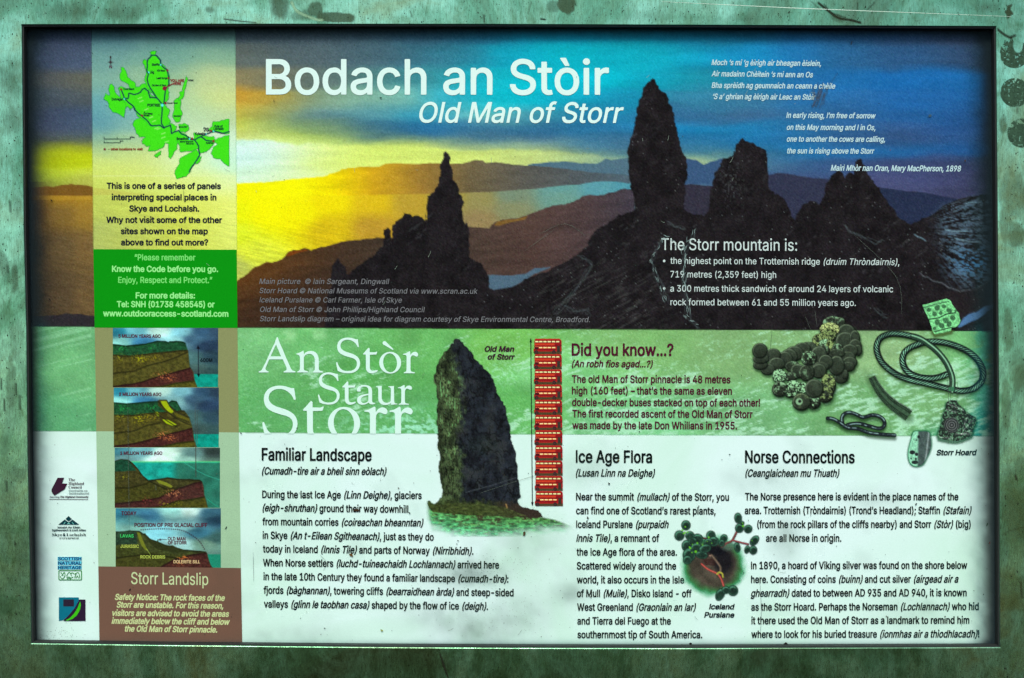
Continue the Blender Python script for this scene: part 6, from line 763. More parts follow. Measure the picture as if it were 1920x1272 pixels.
def returns():
    """the inner walls of the opening: four strips"""
    sides = [(0, 4, "top"), (4, 7, "right"), (7, 12, "bottom"), (12, 16, "left")]
    for a, b, _ in sides:
        V, F = [], []
        idx = [i % NO for i in range(a, b + 1)]
        for d in (0.0023, 0.006, RECESS + 0.004):
            for i in idx:
                V.append(((OPEN[i][0] - 960) * S, d, (636 - OPEN[i][1]) * S))
        m = len(idx)
        for r in range(2):
            for i in range(m - 1): F.append((r * m + i, (r + 1) * m + i, (r + 1) * m + i + 1, r * m + i + 1))
        # rear lip so that the strip has thickness
        me = bpy.data.meshes.new("opening_edge"); me.from_pydata(V, [], F); me.update()
        o = link("opening_edge", me, M_EDGE, board)
        md = o.modifiers.new("thick", 'SOLIDIFY'); md.thickness = 0.0012; md.offset = 1
returns()

# ---------------- panel sheet (white laminate) ----------------
def panel_mat():
    m, t, b = new_mat("white_laminate")
    N = t.nodes.new; L = t.links.new
    tc = N("ShaderNodeTexCoord")
    def nz(s, d, r=.6, dist=0.): 
        n = N("ShaderNodeTexNoise"); n.inputs["Scale"].default_value = s; n.inputs["Detail"].default_value = d; n.inputs["Roughness"].default_value = r
        n.inputs["Distortion"].default_value = dist
        L(tc.outputs["Object"], n.inputs["Vector"]); return n.outputs["Fac"]
    r = N("ShaderNodeValToRGB"); e = r.color_ramp.elements
    e[0].position = .30; e[0].color = (*ink((204, 242, 220)), 1); e[1].position = .62; e[1].color = (*ink((224, 255, 243)), 1)
    L(nz(4.5, 4, .6, .8), r.inputs[0])
    g = N("ShaderNodeMapRange"); g.inputs[3].default_value = .95; g.inputs[4].default_value = 1.05
    L(nz(900, 1), g.inputs[0])
    v = N("ShaderNodeVectorMath"); v.operation = 'SCALE'; L(r.outputs[0], v.inputs[0]); L(g.outputs[0], v.inputs["Scale"])
    L(v.outputs[0], b.inputs["Base Color"]); b.inputs["Roughness"].default_value = .55; b.inputs["Specular IOR Level"].default_value = .04
    return m

me = bpy.data.meshes.new("printed_panel")
x0, _, z0 = local(20, 1235); x1, _, z1 = local(1900, 25)
T = 0.004
V = [(x, y, z) for y in (RECESS, RECESS + T) for (x, z) in ((x0, z0), (x1, z0), (x1, z1), (x0, z1))]
me.from_pydata(V, [], [(0, 1, 2, 3), (7, 6, 5, 4), (0, 4, 5, 1), (1, 5, 6, 2), (2, 6, 7, 3), (3, 7, 4, 0)])
panel = link("printed_panel", me, panel_mat(), board)

# ---------------- landscape photograph ----------------
SKY = """60 50 60 85 110 62 74 98 165 72 90 115 450 76 92 100 520 76 94 102 600 80 100 110 700 70 98 112 800 56 100 122 900 35 115 145 1000 12 150 180 1100 10 150 180 1200 15 150 180 1300 20 145 180 1400 25 130 170 1500 32 112 165 1600 42 95 140 1700 50 85 125 1800 55 75 105 1860 50 60 80
110 55 68 92 110 66 78 100 165 76 94 118 450 92 100 92 520 82 100 104 600 86 106 112 700 74 104 116 800 62 108 126 850 40 134 158 950 10 160 185 1050 0 184 202 1150 5 175 195 1220 10 170 190 1300 15 155 190 1400 20 135 185 1500 30 115 172 1600 42 102 150 1700 45 90 135 1800 48 80 115 1860 50 62 85
150 66 70 78 110 80 86 86 165 100 102 84 450 142 128 84 520 104 112 96 600 98 118 114 700 80 128 125 800 60 140 150 900 20 178 194 1000 0 190 205 1100 0 186 205 1250 12 160 185 1320 32 140 160 1400 30 122 165 1500 35 112 172 1600 30 112 175 1700 25 108 178 1800 28 104 168
190 58 70 82 110 70 82 90 165 84 92 92 450 208 152 48 500 172 150 60 600 130 150 120 650 132 188 165 750 132 192 175 850 45 165 185 950 0 190 205 1050 10 170 195 1150 22 150 185 1320 50 130 160 1400 55 115 150 1500 38 110 165 1600 40 104 160 1700 32 104 170 1800 32 98 160
215 60 62 80 110 66 84 110 165 70 90 115 450 226 200 60 500 150 170 110 600 90 130 135 700 85 150 160 800 42 142 170 900 105 182 180 1000 70 150 165 1100 32 130 170 1300 50 105 145 1400 60 102 140 1500 45 104 150 1600 42 98 150 1700 36 98 158 1800 35 88 145
245 60 58 80 110 62 80 106 165 70 86 104 450 215 215 60 500 130 160 110 600 108 140 112 700 60 115 140 800 35 110 155 900 60 120 150 1000 45 110 150 1100 40 120 165 1300 25 130 180 1400 30 125 175 1500 40 115 166 1600 45 96 145 1700 50 88 138 1800 38 84 140
265 60 60 75 110 70 84 98 165 76 90 96 450 230 240 190 500 220 238 110 560 182 210 72 620 140 170 110 700 80 115 115 800 40 90 130 900 50 98 135 1000 70 110 140 1100 52 120 160 1300 35 118 168 1400 30 116 168 1500 40 105 155 1600 50 88 132 1700 55 82 124 1800 45 80 125
280 60 70 70 100 130 140 50 165 150 150 45 450 212 250 225 520 226 250 200 560 230 250 130 650 225 245 110 750 215 235 110 850 190 210 130 900 90 130 150 950 170 200 140 1000 125 160 160 1100 70 120 150 1180 60 110 145 1300 45 115 155 1400 36 112 158 1500 28 112 165 1600 28 104 160 1700 25 98 155 1800 28 86 145
292 60 130 140 20 100 205 222 12 165 185 200 18 450 200 248 225 520 220 250 205 600 226 250 140 700 225 245 110 800 230 245 110 900 215 235 120 1000 200 215 120 1050 170 195 130 1100 110 150 140 1180 70 125 150 1300 90 140 150 1400 45 112 150
308 60 130 140 10 100 212 232 10 165 195 210 20 450 190 245 225 520 215 250 215 600 226 250 150 700 226 246 110 800 230 246 110 900 226 240 130 1000 205 220 130 1100 190 205 130 1150 130 165 140 1300 190 200 130 1350 150 180 140 1430 70 115 150 1550 50 88 132 1650 60 78 122 1750 60 74 116 1850 50 65 95
330 60 118 138 40 100 200 222 60 165 205 220 90 450 200 240 200 520 226 245 180 600 226 245 100 1400 60 92 132 1550 58 84 125 1700 66 74 116 1800 62 68 105
345 60 120 130 60 165 190 190 80 450 230 245 120 520 245 250 60 1500 65 85 125 1650 74 80 120 1850 60 64 95"""
def sky_points():
    P = []
    for ln in SKY.split("\n"):
        v = [float(q) for q in ln.split()]
        y = v[0]
        if (len(v) - 1) % 4 == 3: v.insert(1, 60.0)
        for i in range(1, len(v) - 3, 4): P.append((v[i], y, v[i + 1], v[i + 2], v[i + 3]))
    return np.array(P)

def idw(X, Y, P, sx, sy, e=0.015, p=2.0):
    num = np.zeros(X.shape + (3,)); den = np.zeros(X.shape)
    for q in P:
        w = 1.0 / ((((X - q[0]) / sx) ** 2 + ((Y - q[1]) / sy) ** 2) + e) ** p
        num += w[..., None] * q[2:5]; den += w
    return num / den[..., None]

def gau(X, Y, P, sx, sy):
    num = np.zeros(X.shape + (3,)); den = np.zeros(X.shape)
    for q in P:
        w = np.exp(-((X - q[0]) / sx) ** 2 - ((Y - q[1]) / sy) ** 2) + 1e-3 / (1 + ((X - q[0]) / sx) ** 2 + ((Y - q[1]) / sy) ** 2) ** 3
        num += w[..., None] * q[2:5]; den += w
    return num / den[..., None]

def landscape():
    c = Canvas(38, 42, 1880, 624, 2.0)
    X, Y = c.X, c.Y
    P = sky_points()
    wx = (fbm(X / 130, Y / 60, 11, 4) - .5) * 50; wy = (fbm(X / 110, Y / 26, 23, 5) - .5) * 24
    top = Y < 372
    Ys = np.minimum(Y, 372)
    r = np.zeros(X.shape + (3,))
    k = int(np.searchsorted(c.ys, 374))
    # colours are looked up on a coarse lattice, then spread smoothly
    g = Canvas(20, 40, 1900, 380, 8)
    base = gau(g.X, g.Y, P, 62, 15)
    u = np.clip((X[:k] + wx[:k] - 20) / 8, 0, g.nx - 1.01); v = np.clip((Y[:k] + wy[:k] - 40) / 8, 0, g.ny - 1.01)
    ui, vi = u.astype(int), v.astype(int); fu, fv = (u - ui)[..., None], (v - vi)[..., None]
    r[:k] = (base[vi, ui] * (1 - fu) + base[vi, ui + 1] * fu) * (1 - fv) + (base[vi + 1, ui] * (1 - fu) + base[vi + 1, ui + 1] * fu) * fv
    cl = fbm(X / 120, Y / 18, 5, 5)[:k]
    r[:k] *= (1 + (cl - .5)[..., None] * .24)
    r[k:] = r[k - 1]
    c.rgb[:] = r; c.a[:] = 1
    # the bright gap under the cloud bank, with its torn upper edge
    gp = np.array([(445, 262, 205, 246, 225), (450, 290, 212, 250, 238), (500, 280, 215, 250, 235), (500, 320, 214, 250, 222), (560, 285, 226, 250, 190), (560, 325, 226, 250, 180), (620, 280, 220, 240, 130), (620, 310, 230, 250, 130), (700, 285, 214, 234, 112), (700, 300, 226, 246, 120), (800, 290, 208, 228, 112), (800, 303, 226, 244, 120), (900, 295, 204, 222, 116), (980, 290, 196, 216, 124), (1000, 303, 204, 220, 134), (1070, 295, 176, 202, 136), (1130, 300, 150, 180, 142), (1170, 305, 120, 156, 146)], float)
    gg = Canvas(430, 250, 1200, 350, 10); gb_ = gau(gg.X, gg.Y, gp, 55, 16)
    u = np.clip((X - 430) / 10, 0, gg.nx - 1.01); v = np.clip((Y - 250) / 10, 0, gg.ny - 1.01); ui, vi = u.astype(int), v.astype(int); fu, fv = (u - ui)[..., None], (v - vi)[..., None]
    gl = (gb_[vi, ui] * (1 - fu) + gb_[vi, ui + 1] * fu) * (1 - fv) + (gb_[vi + 1, ui] * (1 - fu) + gb_[vi + 1, ui + 1] * fu) * fv
    gl = gl * (1 + (fbm(X / 90, Y / 9, 31, 4) - .5)[..., None] * .16)
    te = np.interp(X, [430, 500, 530, 556, 578, 640, 720, 790, 870, 950, 1060, 1110, 1160, 1200], [261, 262, 268, 273, 266, 270, 274, 277, 282, 280, 284, 290, 298, 306]) + (fbm(X / 16, Y * 0 + 2, 33, 4) - .5) * 7
    c.put(smooth(-2.5, 4.5, Y - te) * (X > 430) * smooth(1200, 1150, X) * (Y < 350), gl, .9)
    def water():
        W = np.array([(60, 370, 96, 72, 30), (110, 370, 165, 125, 34), (168, 370, 172, 132, 38), (60, 400, 76, 56, 32), (110, 400, 128, 100, 46), (168, 400, 156, 122, 46),
            (60, 470, 48, 42, 34), (110, 470, 98, 80, 50), (168, 470, 122, 96, 54), (60, 560, 44, 40, 34), (110, 560, 84, 68, 46), (168, 560, 108, 86, 52),
            (445, 350, 255, 250, 0), (540, 350, 255, 250, 0), (445, 400, 240, 245, 10), (445, 440, 225, 240, 40), (500, 400, 255, 250, 0), (560, 400, 250, 240, 0), (620, 380, 245, 225, 5), (620, 430, 220, 190, 20),
            (700, 380, 225, 190, 25), (700, 430, 190, 150, 45), (770, 380, 190, 158, 50), (850, 370, 165, 150, 70), (900, 375, 150, 142, 85), (900, 415, 150, 130, 85), (960, 365, 120, 140, 115), (960, 395, 135, 140, 100),
            (1050, 355, 100, 155, 150), (1050, 370, 110, 155, 140), (1120, 350, 90, 155, 165), (1180, 347, 80, 150, 165), (445, 500, 190, 200, 90), (470, 480, 225, 235, 60), (1300, 350, 70, 110, 135)], float)
        g2 = Canvas(30, 335, 1330, 620, 10); b2 = idw(g2.X, g2.Y, W, 60, 40)
        u = np.clip((X - 30) / 10, 0, g2.nx - 1.01); v = np.clip((Y - 335) / 10, 0, g2.ny - 1.01); ui, vi = u.astype(int), v.astype(int); fu, fv = (u - ui)[..., None], (v - vi)[..., None]
        return (b2[vi, ui] * (1 - fu) + b2[vi, ui + 1] * fu) * (1 - fv) + (b2[vi + 1, ui] * (1 - fu) + b2[vi + 1, ui + 1] * fu) * fv
    wat = water()
    a, b = rotc(X, Y, 12, 26, 2.2)
    rip = fbm(a, b, 41, 3)
    wat = wat * (1 + (rip - .5)[..., None] * .28 * smooth(370, 470, Y)[..., None])
    # far pale ridge beyond the loch
    c.fill(rugged([(990, 309), (1030, 304), (1060, 303), (1090, 307), (1120, 307), (1135, 298), (1152, 300), (1185, 297), (1185, 350), (990, 350)], 1.5, 3, True), (80, 112, 128))
    c.fill(rugged([(1275, 299), (1291, 298), (1304, 300), (1319, 309.5), (1335, 303), (1350, 298), (1372, 296), (1372, 350), (1275, 350)], 1.2, 3, True), (56, 86, 122))
    # long hill behind the loch
    far = rugged([(440, 344), (480, 343), (515, 340), (560, 336), (600, 332), (618, 326), (640, 318), (665, 315), (710, 313), (732, 307), (780, 308), (830, 308), (862, 307), (880, 304), (895, 300.5), (903, 301), (912, 306), (960, 309), (1000, 311), (1060, 317), (1110, 324), (1190, 330)], 2.0, 3) 
    gx = smooth(440, 1190, X)[..., None]
    hc = np.zeros(X.shape + (3,))
    for ch, vals in enumerate(([255, 255, 248, 212, 158, 110, 90, 82, 76], [252, 250, 226, 166, 122, 96, 88, 91, 97], [0, 0, 0, 26, 50, 66, 80, 95, 108])):
        hc[..., ch] = np.interp(X, [440, 560, 620, 700, 790, 880, 980, 1090, 1190], vals)
    hc *= 1 + (fbm(X / 40, Y / 9, 77, 4) - .5)[..., None] * .22
    m = c.mask(list(far) + [(1190, 420), (440, 420)])
    c.put(m, hc)
    # the loch
    shore = rugged([(440, 366), (620, 367), (700, 366), (800, 364), (870, 362), (960, 357.5), (1040, 350), (1085, 347), (1110, 342), (1150, 341), (1190, 345)], 1.2, 3)
    c.put(c.mask(list(shore) + [(1190, 560), (440, 560)]), wat)
    c.put(smooth(560, 440, X) * smooth(350, 366, Y) * smooth(372, 362, Y) * (X > 430) * (X < 620), (255, 252, 10), .6)
    # right-hand strip of water and land left of the second stack
    c.fill([(1285, 346), (1300, 345), (1335, 346), (1335, 352), (1285, 350)], (70, 105, 135))
    c.fill(rugged([(1280, 346), (1300, 346), (1340, 350), (1345, 420), (1280, 420)], 1.5, 2, True), (50, 48, 62))
    # left strip: hill and sea left of the text column
    lm = c.mask([(30, 366), (440, 366), (440, 640), (30, 640)]); c.put(lm * (X < 442), wat)
    c.fill(rugged([(30, 352), (52, 352), (85, 350), (100, 351), (118, 347), (133, 345), (150, 347), (175, 351), (200, 354), (260, 362), (300, 367), (30, 367)], 1.2, 3, True), (122, 86, 30))
    c.put(((X < 172) & (Y > 367) & (Y < 376)).astype(float), (205, 160, 50), .35)
    c.put(smooth(120, 45, X) * (Y > 340) * (X < 172), (70, 50, 30), .5)
    c.fill(rugged([(30, 593), (52, 592), (85, 593), (110, 591), (125, 588), (150, 589), (180, 593), (180, 630), (30, 630)], 1.2, 3, True), (44, 40, 44))
    # middle land
    land = rugged([(440, 530), (450, 522), (470, 508), (482, 500), (498, 492), (520, 490), (536, 480), (543, 472), (560, 469), (578, 467), (583, 471), (610, 463), (650, 452), (690, 448), (730, 446), (800, 440), (868, 428), (895, 427), (918, 428), (932, 415), (948, 412), (968, 410), (1000, 399), (1030, 388.5), (1060, 384), (1075, 379), (1092, 368), (1130, 366), (1150, 361), (1172, 354), (1190, 352)], 2.2, 3)
    lc = np.zeros(X.shape + (3,))
    for ch, vals in enumerate(([112, 86, 68, 62, 74, 80, 78, 66], [68, 56, 50, 52, 58, 60, 62, 60], [20, 28, 36, 42, 50, 54, 62, 70])):
        lc[..., ch] = np.interp(X, [445, 540, 640, 760, 900, 1000, 1100, 1190], vals)
    dk = smooth(470, 600, Y)[..., None] * smooth(930, 700, X)[..., None]
    lc = lc * (1 - dk * .62) + np.array([34, 27, 30]) * dk * .62
    u, v = rotc(X, Y, -9, 60, 9)
    lc *= 1 + (fbm(u, v, 91, 5) - .5)[..., None] * .42
    c.put(c.mask(list(land) + [(1190, 640), (440, 640)]), lc)
    c.fill([(535, 481), (543, 472), (560, 469), (574, 468), (578, 470), (560, 474), (545, 480)], (130, 62, 12), .8)
    c.fill([(926, 423), (932, 416), (950, 412), (968, 411), (990, 405), (985, 412), (955, 418), (935, 424)], (135, 100, 40), .8)
    c.fill(rugged([(905, 516), (930, 516), (960, 517), (985, 514), (1003, 503), (1020, 502), (1034, 500), (1018, 508), (1000, 515), (975, 531), (962, 538), (945, 543), (928, 545), (914, 543), (908, 530)], 1, 2, True), (78, 104, 122))
    # blue hills on the right
    c.fill(rugged([(1425, 345), (1438, 330), (1455, 325), (1480, 327), (1505, 331), (1550, 336), (1600, 342), (1655, 353), (1690, 358), (1740, 363), (1775, 370), (1800, 375), (1800, 470), (1425, 470)], 1.5, 3, True), (48, 52, 74))
    c.fill(rugged([(1640, 352), (1690, 358), (1740, 363), (1775, 370), (1800, 375), (1800, 470), (1640, 470)], 1.5, 3, True), (36, 46, 72))
    # the dark foreground
    Z = lambda pts, ox, oy: [(ox + p[0] / 3.0, oy + p[1] / 3.0) for p in pts]
    pin = Z([(1055, 866), (1068, 852), (1085, 868), (1092, 905), (1100, 945), (1110, 975), (1105, 1000), (1125, 1030), (1140, 1060), (1140, 1090), (1160, 1120), (1167, 1150), (1160, 1190), (1165, 1240), (1172, 1268)], 480, 0)
    pin += Z([(1180, 40), (1195, 80), (1197, 200), (1200, 250), (1230, 265), (1265, 280), (1290, 320), (1310, 380), (1310, 420), (1345, 438), (1400, 432), (1440, 418), (1440, 700), (380, 700)], 480, 400)
    pin += Z([(400, 470), (430, 400), (425, 330), (435, 290), (460, 250), (490, 290), (510, 345), (530, 340), (560, 310), (610, 270), (640, 250), (680, 215), (710, 190), (715, 160), (718, 95), (735, 84), (756, 95), (758, 155), (765, 120), (765, 70), (790, 45), (820, 25), (832, 0), (850, 5), (880, 22), (900, 14), (920, 20), (950, 45), (957, 0)], 480, 400)
    pin += Z([(955, 1240), (962, 1200), (958, 1170), (960, 1150), (965, 1105), (985, 1090), (1010, 1060), (1030, 1030), (1040, 990), (1042, 960), (1037, 925), (1050, 900)], 480, 0)
    big = [(880, 640), (900, 548)] + Z([(0, 415), (60, 385), (100, 360), (200, 330), (310, 270), (385, 220), (430, 180), (432, 150), (460, 110), (500, 75), (550, 45), (590, 15)], 960, 400)
    big += Z([(620, 1210), (690, 1180), (690, 1150), (670, 1070), (660, 1010), (653, 960), (655, 900), (650, 840), (665, 780), (685, 720), (695, 660), (700, 620), (715, 560), (735, 520), (745, 490), (760, 465), (790, 442), (805, 447), (825, 485), (840, 515), (870, 535), (880, 570), (900, 600), (915, 650), (920, 700), (930, 750), (945, 800), (955, 850), (975, 880), (985, 950), (985, 1000), (975, 1060), (970, 1120), (965, 1180), (1000, 1195), (1050, 1210), (1080, 1215), (1105, 1190), (1110, 1150), (1115, 1090), (1130, 1050), (1140, 1000), (1140, 970), (1170, 940), (1180, 905), (1210, 890), (1240, 880), (1255, 840), (1260, 815), (1280, 795), (1300, 778), (1330, 800), (1370, 820), (1400, 835), (1430, 850), (1432, 880), (1438, 960)], 960, 0)
    big += Z([(5, 1060), (40, 1095), (80, 1110), (110, 1160), (130, 1210), (150, 1240), (165, 1200), (190, 1160), (240, 1130), (270, 1140), (290, 1150), (320, 1080), (325, 1030), (350, 1000), (380, 975), (400, 958), (420, 975), (433, 1005), (445, 980), (465, 970), (485, 985), (490, 930), (500, 900), (520, 893), (540, 930), (555, 965), (580, 1010), (600, 1035), (625, 1055), (645, 1100), (680, 1150), (720, 1200), (760, 1240), (800, 1262), (850, 1245), (900, 1220), (980, 1160), (1050, 1130), (1150, 1105), (1200, 1095), (1275, 1100)], 1440, 0) + [(1885, 366), (1885, 640)]
    dn = fbm(X / 18, Y / 18, 131, 5)
    dark = np.array([26, 23, 25])[None, None] * (0.55 + 1.05 * dn[..., None])
    u, v = rotc(X, Y, 55, 5, 14)
    fl = smooth(.62, .80, fbm(u, v, 151, 4))[..., None] * smooth(.45, .7, fbm(X / 60, Y / 60, 160, 2))[..., None]
    dark = dark * (1 - fl * .45) + np.array([70, 72, 74]) * fl * .45
    grassy = (smooth(960, 1050, X) * smooth(1300, 1180, X) * smooth(440, 560, Y))[..., None]
    u, v = rotc(X, Y, -28, 22, 3)
    dark = dark + grassy * smooth(.5, .8, fbm(u, v, 170, 4))[..., None] * np.array([30, 34, 30])
    for poly, sd in ((pin, 5), (big, 9)):
        c.put(c.mask(rugged(poly, 2.6, 3, True, sd)), dark)
    # snow-streaked flank on the right
    fan = smooth(1715, 1790, X) * smooth(352, 372, Y - (1866 - X) * .22) * smooth(560, 500, Y - (X - 1730) * .1) * smooth(0, 60, (X - 1712) - np.abs(Y - 425) * .35)
    ang = np.arctan2(Y - 430, X - 1700); rad = np.hypot(Y - 430, X - 1700)
    st = fbm(ang * 34, rad / 26, 201, 4)
    st2 = fbm(X / 5.0, Y / 2.6, 211, 3)
    s1 = smooth(.40, .70, st * .6 + st2 * .5) * fan
    c.put(s1, np.stack([60 + 40 * st, 78 + 50 * st, 88 + 62 * st], -1) * 1.05, .85)
    blue = smooth(.47, .62, st * .4 + st2 * .6) * np.exp(-((X - 1825) / 38) ** 2 - ((Y - 492) / 24) ** 2)
    c.put(blue, (70, 130, 175), .95)
    for (xa, ya, xb, yb) in ((1772, 431, 1815, 434), (1812, 382, 1830, 380), (1790, 447, 1840, 455), (1715, 440, 1735, 452)):
        c.stroke(rugged([(xa, ya), (xb, yb)], 2, 3, False, int(xa)), 2.4, (125, 165, 180), .7)
    c.stroke(rugged([(1725, 512), (1760, 530), (1800, 548), (1830, 545), (1866, 520)], 4, 4), 2.2, (96, 104, 108), .8)
    c.fill(rugged([(1772, 546), (1800, 548), (1835, 540), (1885, 512), (1885, 570), (1800, 600), (1772, 570)], 3, 2, True), (38, 32, 34), .8)
    c.fill(rugged([(1795, 614), (1806, 597), (1815, 590), (1830, 586), (1848, 574), (1870, 568), (1868, 574), (1853, 583), (1840, 594), (1820, 604), (1803, 613)], 1.2, 3, True), (85, 128, 172))
    for i in range(9):
        y = 560 + i * 6.5; c.stroke(rugged([(1818 + i * 3, y + 26), (1866, y + 8)], 2, 3, False, i), 1.3, (80, 105, 120), .5)
    # pale scree lines in the dark mass
    for k_, (pts) in enumerate(([(1243, 448), (1232, 470), (1222, 490), (1230, 515), (1242, 545), (1250, 570)], [(1302, 432), (1292, 455), (1284, 480), (1282, 520), (1286, 560), (1292, 600), (1310, 618)],
                 [(1062, 575), (1080, 585), (1100, 580), (1104, 592)], [(1085, 480), (1110, 497), (1085, 540), (1040, 590)], [(1255, 418), (1285, 432)], [(1585, 425), (1600, 440), (1640, 455), (1655, 450)], [(1640, 580), (1655, 590), (1662, 594)])):
        for q in range(3):
            P2 = [(p[0] + random.uniform(-4, 4), p[1] + random.uniform(-4, 4)) for p in pts]
            c.stroke(rugged(P2, 4, 3, False, k_ * 7 + q), 1.4, (96, 116, 116), .55)
    sp = (np.random.RandomState(3).rand(*X.shape) > .9965) * (dn > .3) * c.mask(big)
    c.put(sp.astype(float), (110, 120, 118), .6)
    bri = smooth(.60, .72, fbm(X / 3.2, Y / 4.5, 301, 2)) * np.exp(-((X - 1372) / 26) ** 2 - ((Y - 345) / 40) ** 2)
    c.put(bri, (96, 104, 104), .5)
    c.grain(5.0, 2)
    c.a[:] = c.mask([(30, 30), (1890, 30), (1890, 621.5), (1440, 619.2), (960, 617.0), (480, 614.6), (30, 612)])
    return c.object("landscape_picture", panel, 2)
landscape()

# ---------------- the green band ----------------
def band():
    c = Canvas(38, 606, 1880, 822, 2.0)
    X, Y = c.X, c.Y
    G = np.array([(60, 640, 108, 178, 118), (60, 780, 95, 170, 115), (165, 700, 110, 180, 118), (460, 640, 122, 196, 124), (460, 780, 98, 176, 102), (600, 640, 112, 190, 112), (700, 700, 95, 176, 92), (800, 650, 104, 180, 98), (800, 780, 96, 174, 100),
        (950, 650, 118, 190, 92), (950, 760, 100, 180, 95), (1040, 700, 130, 210, 130), (1200, 640, 130, 188, 112), (1200, 800, 128, 205, 142), (1380, 650, 132, 180, 116), (1400, 790, 116, 178, 118), (1640, 650, 142, 184, 126), (1640, 780, 112, 170, 108), (1760, 760, 118, 174, 112), (1860, 650, 120, 190, 120), (1860, 800, 50, 160, 140)], float)
    c.rgb[:] = idw(X, Y, G, 120, 60); c.a[:] = 1
    c.rgb *= 1 + (fbm(X / 45, Y / 22, 401, 4) - .5)[..., None] * .22
    u, v = rotc(X, Y, -16, 16, 4.0)
    n = fbm(u, v, 411, 5)
    big = fbm(X / 85, Y / 40, 421, 3)
    dens = np.interp(X, [40, 175, 440, 560, 640, 780, 860, 980, 1060, 1180, 1300, 1440, 1600, 1880], [0, 0, .4, .6, .45, .6, .75, .9, 1.15, 1.1, 1.05, .98, .95, .95])
    dens = dens * (0.55 + .45 * smooth(640, 720, Y)) 
    s = smooth(.58, .72, n * .62 + big * .50 * 1.0 + (dens - 1) * .20) * (dens > .05)
    c.put(s, (186, 240, 204), .74)
    u, v = rotc(X, Y, -22, 9, 2.6)
    fine = smooth(.56, .74, fbm(u, v, 417, 4)) * smooth(.40, .62, fbm(X / 60, Y / 30, 419, 3)) * np.interp(X, [172, 440, 600, 860, 1000, 1880], [0, .35, .4, .8, 1, .8])
    c.put(fine, (176, 236, 190), .5)
    m = np.exp(-(((X - 760) / 120) ** 2 + ((Y - 800) / 30) ** 2)) * smooth(.45, .62, fbm(X / 7, Y / 5, 433, 3))
    c.put(m, (165, 238, 200), .9)
    m = np.exp(-(((X - 935) / 40) ** 2 + ((Y - 700) / 22) ** 2)) * smooth(.5, .66, fbm(X / 4, Y / 3, 435, 3))
    c.put(m, (170, 238, 190), .7)
    c.put(smooth(.5, .75, fbm(X / 30, Y / 18, 436, 3)) * np.exp(-(((X - 560) / 80) ** 2 + ((Y - 628) / 14) ** 2)), (165, 225, 160), .7)
    u, v = rotc(X, Y, -14, 220, 5)
    m = smooth(.58, .75, fbm(u, v, 441, 4)) * (X < 172)
    c.put(m, (150, 215, 165), .5)
    c.put(np.exp(-((X - 1862) / 34.) ** 2) * smooth(.42, .6, fbm(X / 26, Y / 14, 451, 3)), (60, 200, 175), .7)
    c.grain(5.5, 4)
    c.a[:] = c.mask([(30, 600), (1890, 600), (1890, 817.9), (1440, 816.8), (960, 814.4), (480, 811.4), (30, 808)])
    return c.object("hillside_band_picture", panel, 1)
band()
def zc(pts, sc, ox, oy): return [(ox + p[0] / sc, oy + p[1] / sc) for p in pts]

# ---------------- tinted columns and boxes ----------------
def column():
    c = Canvas(168, 42, 450, 470, 1.75, (200, 200, 150)); X, Y = c.X, c.Y
    P = np.array([(180, 70, 84, 132, 140), (310, 70, 96, 146, 142), (435, 70, 104, 150, 140), (180, 110, 110, 158, 152), (310, 110, 118, 168, 150), (430, 110, 132, 176, 146), (180, 150, 128, 176, 158), (300, 150, 150, 190, 150), (400, 160, 196, 214, 150), (435, 150, 186, 206, 150),
        (180, 190, 104, 168, 172), (260, 190, 140, 190, 170), (340, 190, 180, 214, 160), (430, 185, 214, 226, 140), (180, 230, 92, 152, 166), (260, 225, 128, 182, 172), (350, 225, 190, 222, 176), (435, 220, 190, 216, 160), (180, 262, 124, 172, 160), (260, 262, 160, 200, 160), (350, 262, 206, 232, 176), (435, 262, 212, 240, 205),
        (180, 285, 196, 218, 130), (260, 285, 206, 224, 130), (350, 285, 216, 240, 180), (435, 285, 206, 250, 220), (180, 315, 216, 234, 120), (260, 315, 214, 230, 124), (350, 315, 222, 244, 170), (435, 310, 204, 248, 215),
        (180, 345, 205, 220, 96), (260, 345, 214, 228, 110), (350, 345, 224, 240, 130), (435, 345, 232, 250, 170), (180, 380, 190, 204, 92), (260, 380, 204, 216, 92), (350, 380, 218, 228, 92), (435, 380, 236, 246, 120), (180, 440, 178, 192, 100), (260, 440, 192, 204, 92), (350, 440, 208, 218, 84), (435, 440, 226, 238, 110)], float)
    g = Canvas(160, 40, 460, 480, 10); B = gau(g.X, g.Y, P, 52, 22)
    wx = (fbm(X / 60, Y / 30, 41, 3) - .5) * 34; wy = (fbm(X / 50, Y / 16, 43, 4) - .5) * 14
    u = np.clip((X + wx - 160) / 10, 0, g.nx - 1.01); v = np.clip((Y + wy - 40) / 10, 0, g.ny - 1.01); ui, vi = u.astype(int), v.astype(int); fu, fv = (u - ui)[..., None], (v - vi)[..., None]
    c.rgb[:] = (B[vi, ui] * (1 - fu) + B[vi, ui + 1] * fu) * (1 - fv) + (B[vi + 1, ui] * (1 - fu) + B[vi + 1, ui + 1] * fu) * fv
    a_, b_ = rotc(X, Y, 10, 24, 2.4)
    c.rgb *= 1 + (fbm(a_, b_, 47, 3) - .5)[..., None] * .16 * smooth(360, 400, Y)[..., None]
    c.fill([(168, 366), (168, 352), (200, 355), (250, 362), (290, 366)], (196, 186, 84), .5)
    c.fill([(168, 330), (450, 329.4), (450, 330.6), (168, 331.4)], (240, 250, 190), .5)
    c.grain(4.5, 44)
    c.a[:] = c.mask([(171.5, 30), (441.2, 30), (444.3, 480), (175.4, 480)])
    c.object("column_tint", panel, 3)
column()
L_ = Lettering()
L_.poly([[(177.8, 612), (445.3, 612), (447.8, 811.2), (180.6, 809)]], (146, 152, 100), .90)
